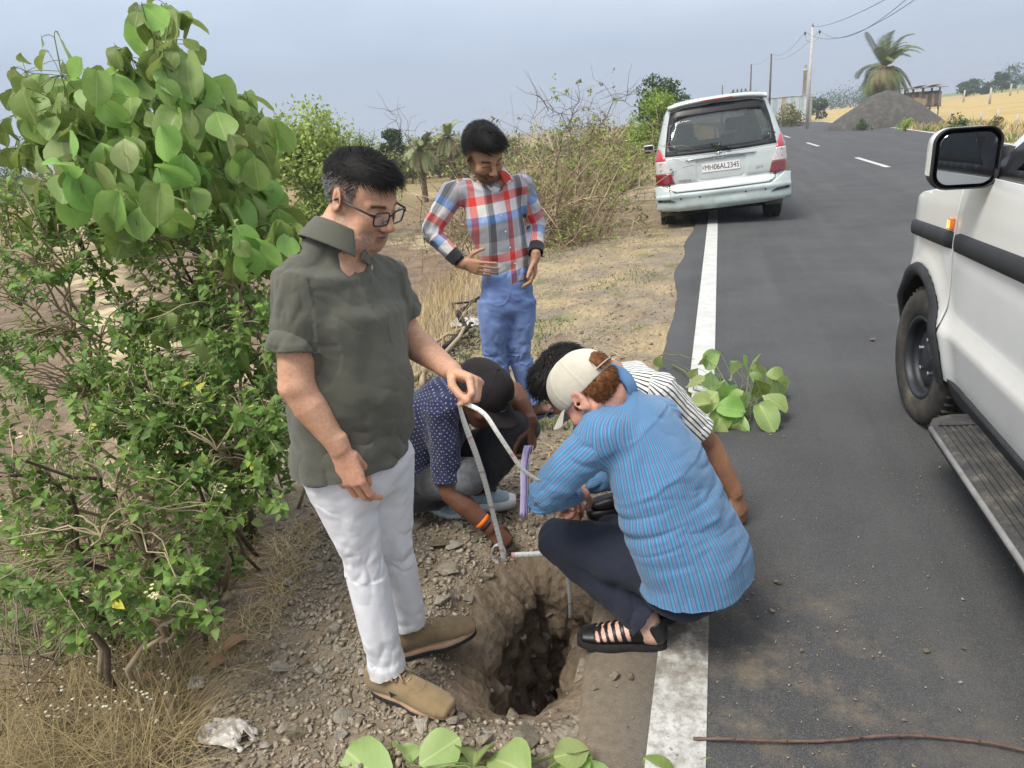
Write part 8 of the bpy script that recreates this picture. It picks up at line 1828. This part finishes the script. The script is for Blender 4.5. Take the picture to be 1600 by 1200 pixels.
# poles and wires
CONC = mat('pole_concrete', (.42, .41, .38), (.56, .54, .50), 3, .9); WOODP = mat('pole_wood', (.07, .05, .04), (.13, .10, .08), 4, .9)
def pole(px_b, py_b, dep, px_t, py_t, r, m_, label, arms=0, cat='utility pole'):
    T_ = P(px_t, py_t, dep); b = np.array([T_[0], T_[1], 0]); b[2] = Tz(b[0], b[1]); e = empty('utility_pole', tuple(b), label, cat, 'poles along the road'); h = T_[2]-b[2]; mb = MB(); mb.tube([(0, 0, -.3), (0, 0, h)], [r*1.35, r*.8], 8); mb.build('shaft', m_, e, True); out = [np.array([b[0], b[1], b[2]+h])]
    if arms:
        mb = MB(); z = h-.9; mb.tube([(-arms, 0, z+.35), (-arms*.85, 0, z), (0, 0, z-.25), (arms*.85, 0, z), (arms, 0, z+.35)], .05, 6); mb.tube([(0, 0, z-.9), (0, 0, z-.2)], .07, 6); mb.build('cross_arm', CONC, e)
        for s in (-1, 1): mb = MB(); mb.lathe([(.05, 0), (.09, .06), (.05, .12), (.09, .18), (.02, .26)], (s*arms, 0, z+.35), 'z', 10); mb.build('insulator', WOODP, e); out.append(np.array([b[0]+s*arms, b[1], b[2]+z+.6]))
        mb = MB(); mb.lathe([(.05, 0), (.09, .06), (.05, .12), (.02, .26)], (0, 0, h), 'z', 10); mb.build('insulator', WOODP, e)
    return out
p1 = pole(1260, 182, 58, 1270, 42, .11, CONC, 'tall pale concrete pole with a forked cross arm', .55); p2 = pole(1205, 160, 92, 1205.5, 84, .12, WOODP, 'dark thin pole left of the corrugated shed'); p3 = pole(1173, 160, 112, 1174, 100, .12, WOODP, 'dark pole behind the small roadside tree'); p4 = pole(1129, 170, 120, 1129, 133, .10, WOODP, 'distant short pole above the left of the van roof')
tr = at_base(1155, 150, 112); e = empty('transformer', tuple(tr), 'pole mounted transformer standing behind the small tree beyond the van', 'transformer')
for x in (-1.0, 1.0): mb = MB(); mb.tube([(x, 0, 0), (x, 0, 5.3)], .11, 6); mb.build('post', WOODP, e)
mb = MB(); mb.box((0, 0, 3.4), (1.5, .8, 1.1)); mb.build('tank', mat('tank_rust', (.16, .10, .08), (.26, .18, .14), 2, .8), e); mb = MB(); mb.box((0, 0, 4.9), (2.8, .15, .15)); mb.build('beam', WOODP, e)
for x in (-.9, -.3, .3, .9): mb = MB(); mb.lathe([(.10, 0), (.16, .1), (.08, .2), (.16, .3), (.06, .5)], (x, 0, 4.95), 'z', 8); mb.build('insulator', mat('insulator_brown', (.12, .06, .05), (.2, .1, .08)), e)
WIRE = mat('wire_grey', (.10, .10, .11), (.14, .14, .15), 3, .6)
def wire(a, b, sag, label): 
    t = np.linspace(0, 1, 30)[:, None]; q = a+(b-a)*t; q[:, 2] -= sag*4*(t*(1-t))[:, 0]; mb = MB(); mb.tube(q-a, .014, 4, cap=False); tag(mb.build('power_wire', WIRE, None, False, tuple(a)), label, 'wire', 'wires strung along the road')
nxt = [P(1424, -8, 24), P(1440, -8, 24), P(1400, -10, 24)]
wire(p1[0], nxt[2], .25, 'topmost thin wire running from the pale pole out of the top of the picture'); wire(p1[2] if len(p1) > 2 else p1[0], nxt[0], .9, 'sagging wire of a close pair running from the pale pole to the right'); wire(p1[1] if len(p1) > 1 else p1[0], nxt[1], .9, 'lower sagging wire of the close pair right of the pale pole')
wire(p1[1], p2[0], .8, 'upper thin wire between the pale pole and the dark thin pole'); wire(p1[2], p2[0]-[0, 0, .6], .8, 'lower thin wire between the pale pole and the dark thin pole'); wire(p2[0], p3[0], .5, 'thin wire between the two dark poles')
# fence posts in the right hand fields
POST = mat('post_stone', (.36, .33, .29), (.50, .47, .42), 4, .9)
def posts(lst, r, group, what):
    for i, (px, py, h_px) in enumerate(lst):
        g = None
        for d in np.arange(8, 140, .5):
            q = P(px, py, d)
            if q[2] < Tz(q[0], q[1]): g = q; break
        if g is None: continue
        dep = proj(g)[2]; h = h_px*dep/F_PX; b = np.array([g[0], g[1], Tz(g[0], g[1])]); mb = MB(); mb.tube([(0, 0, -.1), (random.uniform(-.03, .03)*h, 0, h)], [r*h, r*h*.9], 6); tag(mb.build('fence_post', POST, None, True, tuple(b)), ('first second third fourth fifth sixth seventh eighth ninth'.split()[i]+' '+what), 'fence post', group)
posts([(1461, 190, 18), (1485, 190, 16), (1515, 192, 12), (1531, 193, 18), (1557, 196, 24), (1587, 200, 20)], .10, 'fence posts along the near field edge', 'stone post from the left in the row along the road edge')
posts([(1290, 182, 12), (1322, 175, 10), (1396, 163, 6), (1432, 158, 9), (1469, 165, 16), (1505, 160, 18), (1546, 163, 24), (1578, 150, 18), (1590, 146, 12)], .07, 'fence posts across the pale field', 'thin post from the left in the straw coloured field')
# low green weeds on the right verge
x = []; y = []
while len(x) < 5000:
    yy = random.uniform(20, 62); xx = float(right_x(yy))+.3+random.random()**1.4*5.5; x.append(xx); y.append(yy)
x = np.array(x); y = np.array(y); k = fbm(np.stack([x*.5, y*.35, 0*x], 1), 3) > .46; blades('verge_weeds', on_ground(x[k], y[k]), RNG.uniform(.15, .5, k.sum()), .8, np.full(k.sum(), .02), GREENG, label='green weeds along the far side of the road')
k = ~k; blades('verge_straw', on_ground(x[k], y[k]), RNG.uniform(.15, .6, k.sum()), .7, np.full(k.sum(), .016), STRAW, label='dry grass along the far side of the road')
for px, py, d, w_, h_, m_, lab in [(1350, 188, 46, 1.6, .8, LEAF_D, 'low dark green weed at the left foot of the gravel heap'), (1492, 200, 32, 1.6, .8, LEAF_D, 'grey green weed clump in front of the fence posts'), (1415, 195, 40, 1.5, .6, LEAF_T, 'green weed clump in front of the gravel heap'), (1550, 205, 28, 1.4, .8, LEAF_O, 'straw coloured weed clump near the mirror of the SUV')]:
    tree('weed_clump', px, py, d, w_, h_, lab, 'weeds', m_, 700, .08, .02, .1, 'weed clumps on the far verge', 7)
# far skyline: trees and drifting smoke
for i, (px, py, d, w_, h_, lab) in enumerate([(1512, 118, 170, 5, 3.2, 'left one of a pair of small trees on the far field crest'), (1526, 116, 175, 6, 3.8, 'right one of a pair of small trees on the far field crest'), (1547, 120, 170, 4, 2.4, 'low bush on the far field crest right of the pair'), (1570, 112, 165, 6, 4.2, 'single dark tree on the far field crest'), (1592, 104, 210, 12, 6, 'hazy trees on the crest at the right edge'), (1330, 150, 260, 26, 5, 'far dim tree line left of the date palm'), (1300, 155, 280, 22, 5, 'far dim tree line behind the round bush'), (1360, 148, 250, 18, 4, 'far dim tree line behind the gravel heap')]):
    tree('skyline_tree', px, py, d, w_, h_, lab, 'tree', LEAF_D, 1300, .5, .15, .15, 'trees on the far crest', 10)
_m = bpy.data.materials.new('smoke'); _m.use_nodes = True; _n = _m.node_tree; _n.nodes.clear(); o_ = _n.nodes.new('ShaderNodeOutputMaterial'); v_ = _n.nodes.new('ShaderNodeVolumePrincipled'); v_.inputs['Color'].default_value = (.75, .8, .9, 1); v_.inputs['Density'].default_value = .012; _n.links.new(v_.outputs[0], o_.inputs['Volume'])
sm = P(1570, 112, 260); mb = MB(); mb.lathe([(.01, -7), (6, -4), (9, 0), (6, 4), (.01, 7)], (0, 0, 0), 'z', 20); o = mb.build('smoke', _m, None, True, tuple(sm)); o.scale = (4, 1.5, 1.0); tag(o, 'thin blue smoke drifting behind the far crest', kind='stuff')
print('background', round(time.time()-T_START, 1))
# ------------------------------------------------------------------ tape, papers, cut branches, litter
TAPE = NT('tape_white'); _u = TAPE.sep(TAPE.attr('pat')); _f = TAPE.math('FRACT', TAPE.math('MULTIPLY', _u['Y'], 1/.02)); _tk = TAPE.math('MULTIPLY', TAPE.ramp(_f, [(0, 1.0), (.16, 0.0)], 'CONSTANT'), TAPE.ramp(_u['X'], [(0, 1.0), (.55, 0.0)], 'CONSTANT'))
_f2 = TAPE.math('FRACT', TAPE.math('MULTIPLY', _u['Y'], 1/.2)); _rd = TAPE.ramp(_f2, [(0, 1.0), (.07, 0.0)], 'CONSTANT'); _c = TAPE.ramp(TAPE.noise(30, 4, .6, TAPE.pos()), [(.3, (.80, .78, .70)), (.7, (.86, .85, .80))]); _c = TAPE.mix(TAPE.math('MULTIPLY', _tk, .35), _c, (.12, .11, .10)); _c = TAPE.mix(TAPE.math('MULTIPLY', _rd, .5), _c, (.6, .12, .08)); TAPE.base(_c).set(Roughness=.5); TAPE = TAPE.m
def ribbon(pts, w, side, m_=24):
    pts = np.asarray(pts, float); s = np.r_[0, np.cumsum(np.linalg.norm(np.diff(pts, axis=0), axis=1))]; q = np.linspace(0, s[-1], m_)
    # smooth curve through the points
    P_ = np.array([np.interp(q, s, pts[:, i]) for i in range(3)]).T
    for _ in range(5): P_[1:-1] = (P_[:-2]+2*P_[1:-1]+P_[2:])/4
    sd = np.asarray(side, float); sd = np.tile(sd, (m_, 1)) if sd.ndim == 1 else np.array([np.interp(q, s, sd[:, i]) for i in range(3)]).T
    t = np.gradient(P_, axis=0); t /= np.linalg.norm(t, axis=1)[:, None]; sd = sd-t*(sd*t).sum(1)[:, None]; sd /= np.linalg.norm(sd, axis=1)[:, None]; V = np.stack([P_-sd*w/2, P_+sd*w/2], 1).reshape(-1, 3); uv = np.stack([np.tile([0, 1.], m_), np.repeat(q, 2), 0*np.repeat(q, 2)], 1)
    return V, np.array([(2*i, 2*i+1, 2*i+3, 2*i+2) for i in range(m_-1)]), uv
th = POLO_J['thumbL']; tq = (POLO_J['thumbL']+POLO_J['tipL'])/2
tape = empty('measuring_tape', tuple(tq), 'white measuring tape held up by the polo shirt man and looping down to the trench', 'tape')
def tape_piece(name, pts, side, w=.0115, m_=30):
    V, F, uv = ribbon(pts, w, side, m_); o = obj(name, mesh_from(name, V-tq, F, TAPE, False, None, uv), tape); s_ = o.modifiers.new('t', 'SOLIDIFY'); s_.thickness = .0008; return o
d0 = proj(tq)[2]; px0, py0, _ = proj(tq)
tape_piece('tape_strip', [tq, P(757, 643, d0-.01), P(775, 673, d0+.0), P(797, 706, d0+.04), P(816, 735, d0+.09), P(843, 752, d0+.14)], CR*.9+UP*.35)
tl = tq-CR*.045-UP*.010
tape_piece('tape_strip', [P(716, 612, d0+.03), P(716, 632, d0+.05), P(728, 668, d0+.14), P(745, 712, d0+.27), P(760, 760, d0+.42), P(772, 810, d0+.54), P(784, 855, d0+.60), P(787, 878, d0+.62)], np.array([CR*.25+CF*.9, CR*.3+CF*.8, CR*.5+CF*.6, CR*.8+CF*.2, CR+UP*0, CR, CR, CR]), .0165, 40)
lc = P(779, 866, d0+.62); tape_piece('tape_loop', [lc+CR*.026*cos(a)+UP*.038*sin(a)+CF*.01*a/6 for a in np.linspace(-.3, 4.6, 16)], CF*1.0+CR*.2, .0165, 30)
a, b = P(799, 867, d0+.72), P(858, 864, d0+.70); tape_piece('tape_strip', [a, (a+b)/2, b], UP*.75+CF*.65, .0165, 8)
# the end that hangs in the trench
a, b = P(886, 890, 2.42), P(892, 968, 2.62); hang = empty('tape_end', tuple(a), 'free end of the measuring tape hanging into the dark trench', 'tape'); V, F, uv = ribbon([a, (a+b)/2+CR*.004, b], .0165, CR*.95+CF*.2, 14); o = obj('tape_strip', mesh_from('tape_strip', V-a, F, TAPE, False, None, uv), hang); s_ = o.modifiers.new('t', 'SOLIDIFY'); s_.thickness = .0008
# papers in the dotted man's left hand
c = P(826, 690, 2.86); pap = empty('folded_papers', tuple(c), 'folded lilac papers hanging from the hand of the dotted shirt man', 'papers'); LIL = mat('paper_lilac', (.56, .51, .74), (.66, .61, .82), 20, .8); LIL2 = mat('paper_white', (.62, .60, .66), (.72, .70, .74), 20, .8)
for k, (ox, oz, tw) in enumerate([(0, 0, 0), (.006, -.006, .06), (.013, .004, -.05), (.019, -.012, .10)]):
    q = [P(824+k*3, 696, 2.86), P(817+k*3.2, 722, 2.87), P(819+k*3, 760, 2.90), P(817+k*2.6, 808+3*(k % 2), 2.94)]; V, F, uv = ribbon(q, .036-.005*k, CR*(.75-.25*k)+CF*(.6+.3*k)+CR*tw, 12); o = obj('sheet', mesh_from('sheet', V-c, F, LIL if k < 3 else LIL2, True), pap); s_ = o.modifiers.new('t', 'SOLIDIFY'); s_.thickness = .0012
# spectacles of the crouching man reflected: none.  cut leafy branch on the road
def leaf_parts(par, base, lst, stems, shapes=shp, mset=(LEAF_BIG, LEAF_BIG2), size=(.13, .17)):
    for (p_, tip, nor, s_, mi) in lst:
        v, f, u = shapes[random.randrange(len(shapes))]; me = random.choice(lmesh[mi::2]); o = obj('leaf', me, par); o.matrix_local = Matrix.Translation(Vector(np.asarray(p_)-base)) @ Matrix(orient(tip, nor).tolist()).to_4x4() @ Matrix.Scale(s_, 4)
    for a, b, r in stems: mb = MB(); mb.tube(curve_pts(a, b, .01, 6, .03)-base, np.linspace(r, r*.5, 6), 5); mb.build('stalk', TWIGG, par, True)
b0 = G(1165, 660, 0); br = empty('cut_branch', tuple(b0), 'fresh cut leafy branch lying on the edge line behind the striped tee man', 'branch'); L_ = []
for px, py, h, s_ in [(1090, 580, .20, .12), (1080, 620, .14, .13), (1100, 560, .24, .13), (1125, 555, .27, .14), (1160, 575, .25, .16), (1178, 570, .25, .15), (1130, 600, .24, .15), (1150, 610, .23, .14), (1120, 620, .20, .15), (1110, 640, .14, .14), (1135, 640, .12, .15), (1160, 625, .20, .14), (1178, 600, .22, .14), (1195, 590, .20, .14), (1208, 600, .16, .15), (1185, 640, .13, .15), (1150, 650, .08, .16), (1155, 668, .03, .16), (1190, 625, .16, .15), (1205, 630, .10, .14), (1100, 600, .20, .14), (1110, 585, .22, .13), (1140, 570, .26, .14), (1165, 650, .08, .15), (1030, 560, .10, .09), (1170, 590, .22, .15), (1125, 660, .06, .14)]:
    gx_ = G(px, py+h*190, 0); p_ = np.array([gx_[0], gx_[1], h*.75+.02]); o_ = nrm(p_-np.array([b0[0], b0[1], .1])); L_.append((p_, np.array([o_[0]*.8+RNG.normal()*.5, o_[1]*.6+RNG.normal()*.5, -.55+RNG.normal()*.3]), np.array([RNG.normal()*.35, -.45+RNG.normal()*.3, .8]), s_*1.0, 0 if random.random() < .45 else 1))
hub = np.array([b0[0]-.02, b0[1]+.02, .05]); leaf_parts(br, b0, L_, [(G(1050, 575, 0)+[0, 0, .02], hub, .006), (hub, L_[5][0], .005), (hub, L_[14][0], .005), (hub, L_[2][0], .004), (hub, L_[17][0], .004), (G(1030, 565, 0)+[0, 0, .04], G(1085, 575, 0)+[0, 0, .06], .004)]+[(hub+RNG.normal(size=3)*.03, q[0], .002) for q in L_])
# branch with pale leaves at the bottom edge of the picture
b1 = GT(780, 1230); fb_ = empty('cut_branch', tuple(b1), 'pale leafy branch lying at the bottom edge of the picture below the trench', 'branch'); L_ = []
for (px, py), (tx, ty), h, s_, mi in [((612, 1235), (520, 1160), .10, .17, 1), ((640, 1195), (632, 1132), .12, .13, 1), ((655, 1195), (720, 1150), .12, .15, 1), ((740, 1200), (745, 1128), .16, .22, 1), ((600, 1240), (580, 1180), .08, .13, 1), ((920, 1172), (845, 1185), .16, .18, 1), ((925, 1180), (850, 1215), .12, .17, 0), ((1050, 1225), (1005, 1180), .10, .15, 0), ((830, 1215), (740, 1150), .20, .25, 1), ((690, 1230), (740, 1190), .08, .15, 1), ((1130, 1220), (1085, 1190), .06, .09, 0), ((700, 1240), (660, 1190), .06, .14, 1), ((960, 1240), (900, 1180), .12, .16, 1)]:
    a = P(px, py, proj(GT(px, min(py, 1190)))[2]-h*.7); b = P(tx, ty, proj(GT(tx, min(ty, 1190)))[2]-h*.75); d = b-a; L_.append((a, d, np.array([RNG.normal()*.7, -.5+RNG.normal()*.4, .9]), float(np.linalg.norm(d))*RNG.uniform(.7, 1.0), mi))
hub = b1+np.array([0, 0, .05]); leaf_parts(fb_, b1, L_, [(hub, q[0], .003) for q in L_]+[(L_[5][0]+[.02, 0, -.04], hub, .005)])
# fallen stick
mb = MB(); pts = [G(px, py, 0)+[0, 0, .008+.012*abs(sin(i*1.1))] for i, (px, py) in enumerate([(1083, 1158), (1140, 1163), (1200, 1166), (1290, 1163), (1380, 1158), (1440, 1157), (1500, 1161), (1550, 1170), (1640, 1190)])]; pts = np.array(pts); s = np.linspace(0, 8, 50); q = np.array([np.interp(s, range(9), pts[:, i]) for i in range(3)]).T
for _ in range(4): q[1:-1] = (q[:-2]+2*q[1:-1]+q[2:])/4
c = q[0].copy(); mb.tube(q-c, .0042+.0009*np.sin(np.arange(50)*1.9), 8)
for k in (7, 14, 22, 31, 40): mb.tube([q[k]-c, q[k]-c+np.array([.004*(-1)**k, -.004, .010])], [.004, .002], 5)
tag(mb.build('stick', mat('stick_bark', (.09, .055, .045), (.17, .11, .09), 40, .85, bump=.5, bscale=120), None, True, tuple(c)), 'long thin brown stick lying across the asphalt at the bottom right', 'stick')
# plastic wrappers and dead leaves
PLA = NT('plastic_white'); PLA.base(PLA.ramp(PLA.noise(12, 4, .6), [(.3, (.40, .36, .32)), (.7, (.54, .51, .47))])).set(Roughness=.35); PLA = PLA.m
def crumple(px, py, L, W_, h, label, name='plastic_wrapper', m_=None, cat='litter', seed=0, group='bits of litter'):
    g = GT(px, py); n_, k_ = 26, 18; r = np.random.default_rng(seed); V = []
    for i in range(n_):
        for j in range(k_): x, y = (i/(n_-1)-.5), (j/(k_-1)-.5); p_ = np.array([x*6+seed, y*5, seed*1.3]); z = h*(1-abs(2*float(fbm(p_[None]*.9, 3)[0])-1)*2.6)*(1-(2*x)**4)*(1-(2*y)**4); V.append((x*L*(1-.35*abs(y))+.02*L*sin(9*y), y*W_*(1-.3*abs(x)*float(vnoise(p_[None])[0]))+.06*W_*sin(8*x+seed), max(.002, z+.004)))
    F = []
    for i in range(n_-1):
        for j in range(k_-1):
            c_ = float(fbm(np.array([[i*.28+seed, j*.30, 5.]]), 2)[0])
            if c_ < .70: F.append((i*k_+j, (i+1)*k_+j, (i+1)*k_+j+1, i*k_+j+1))
    o = obj(name, mesh_from(name, V, F, m_ or PLA, True), None, (g[0], g[1], g[2]+.012), (0, 0, random.uniform(-.3, .6))); s_ = o.modifiers.new('t', 'SOLIDIFY'); s_.thickness = .0012; return tag(o, label, cat, group)
crumple(358, 1152, .20, .10, .035, 'crumpled pale plastic wrapper on the gravel at the lower left', seed=1)
crumple(210, 1062, .07, .06, .04, 'small white plastic scrap among the dead leaves', seed=2); crumple(310, 1075, .06, .05, .03, 'folded pale scrap right of the dead leaves', seed=3)
crumple(728, 508, .30, .22, .06, 'white crumpled plastic lying in the burnt rubbish behind the dotted shirt man', seed=4); crumple(1088, 470, .09, .05, .006, 'flat buff scrap of paper on the asphalt left of the edge line', m_=mat('paper_buff', (.42, .34, .22), (.5, .42, .3)), seed=5)
DEADL = leaf_mat('leaf_dead', (.20, .105, .055), (.36, .22, .13), vein=.25, trans=.1, rough=.8)
for k, (px, py, s_) in enumerate([(285, 950, .10), (262, 1035, .12), (240, 1060, .10), (282, 1025, .11), (350, 1028, .13), (330, 1050, .09), (250, 1085, .10), (220, 1040, .09), (300, 955, .07), (205, 1075, .08)]):
    g = GT(px, py); v, f, u = leaf_shape('round', 6, 4, .5, .5, .08, 40+k); tip = np.array([RNG.normal(), RNG.normal(), .35]); o = obj('dead_leaf', mesh_from('dead_leaf', v, f, DEADL, True, None, u), None, tuple(g+[0, 0, .03])); o.rotation_euler = Matrix(orient(tip, np.array([RNG.normal()*.5, -.6, .8])).tolist()).to_euler(); o.scale = (s_*.62,)*3; tag(o, 'dry brown leaf lying curled on the ground among the twigs', 'leaf', 'fallen brown leaves')
# burnt rubbish and rubble at the bank edge behind the dotted man
CHAR = mat('char_black', (.012, .011, .010), (.05, .045, .04), 14, .95)
for k, (px0_, py0_, px1_, py1_) in enumerate([(660, 610, 735, 500), (690, 570, 745, 480), (650, 560, 720, 530), (705, 545, 740, 515), (640, 600, 690, 560), (715, 500, 760, 470)]):
    a, b = GT(px0_, py0_)+[0, 0, .04], GT(px1_, py1_)+[0, 0, .06]; mb = MB(); mb.tube(curve_pts(a, b, .03, 7, .04)-a, np.linspace(.022, .010, 7), 7); tag(mb.build('charred_stick', CHAR if k % 2 else BARKP, None, True, tuple(a)), ('blackened' if k % 2 else 'pale weathered')+' stick in the burnt heap behind the dotted shirt man', 'stick', 'sticks in the burnt heap')
q = scatter_px(420, [(640, 620), (700, 530), (760, 470), (760, 520), (690, 610)]); s = RNG.uniform(.008, .035, len(q)); tag(scatter_mesh('burnt_rubble', small, np.c_[q[:, 0], q[:, 1], q[:, 2]+s*.3, s], tone_mat('burnt_rubble', [(.35, (.025, .022, .020)), (.5, (.13, .11, .09)), (.7, (.33, .29, .24))], 18)), 'blackened rubble and ash at the edge of the bank')
for k, (px, py, s_) in enumerate([(715, 528, .06), (700, 545, .05), (735, 490, .05), (690, 560, .05), (655, 590, .05), (720, 475, .04)]): g = GT(px, py); stone_at(g[0], g[1], s_)
# broad bladed sprout and small seedlings at the bank edge
GB = leaf_mat('blade_green', (.10, .20, .04), (.16, .28, .07), vein=.2, trans=.3)
g = GT(325, 945); e = empty('grass_sprout', tuple(g), 'sprout of broad green blades at the top of the bank', 'plant')
for tx, ty in ((368, 927), (335, 905), (312, 925)): b = P(tx, ty, proj(g)[2]-.03); V, F, uv = ribbon([g+[0, 0, .01], g*.45+b*.55+[0, 0, .03], b], .022, CR*.3+CF*.8, 10); V = V.reshape(-1, 2, 3); m_ = V.mean(1, keepdims=True); V = m_+(V-m_)*np.linspace(1, .1, 10)[:, None, None]; obj('blade', mesh_from('blade', V.reshape(-1, 3)-g, F, GB, True, None, uv), e)
g = GT(378, 850); e = empty('seedling', tuple(g), 'young seedling with round bright leaves on the bank', 'plant'); 
for k, (px, py) in enumerate([(370, 825), (385, 832), (360, 840), (388, 850), (372, 850), (395, 815)]): p_ = P(px, py, proj(g)[2]-.05); me = random.choice(lmesh[1::2]); o = obj('leaf', me, e); o.matrix_local = Matrix.Translation(Vector(p_-g)) @ Matrix(orient([RNG.normal(), -.4, .1], [0, -.6, 1]).tolist()).to_4x4() @ Matrix.Scale(.045, 4); mb = MB(); mb.tube(curve_pts(g, p_, .01, 4, .03)-g, .0015, 4); mb.build('stalk', TWIGG, e)
# ---------------------------------------------------------------- air: thin storm haze over the far fields
_m = bpy.data.materials.new('haze'); _m.use_nodes = True; _n = _m.node_tree; _n.nodes.clear(); o_ = _n.nodes.new('ShaderNodeOutputMaterial'); v_ = _n.nodes.new('ShaderNodeVolumePrincipled'); v_.inputs['Color'].default_value = (.80, .86, .95, 1); v_.inputs['Density'].default_value = .0011; v_.inputs['Anisotropy'].default_value = .2; _n.links.new(v_.outputs[0], o_.inputs['Volume'])
HAZE = True
if HAZE:
    mb = MB(); mb.box((0, 400, 9), (1700*2, 2400*2, 40)); tag(mb.build('haze', _m), 'pale haze in the air', kind='stuff')
print('all', round(time.time()-T_START, 1))
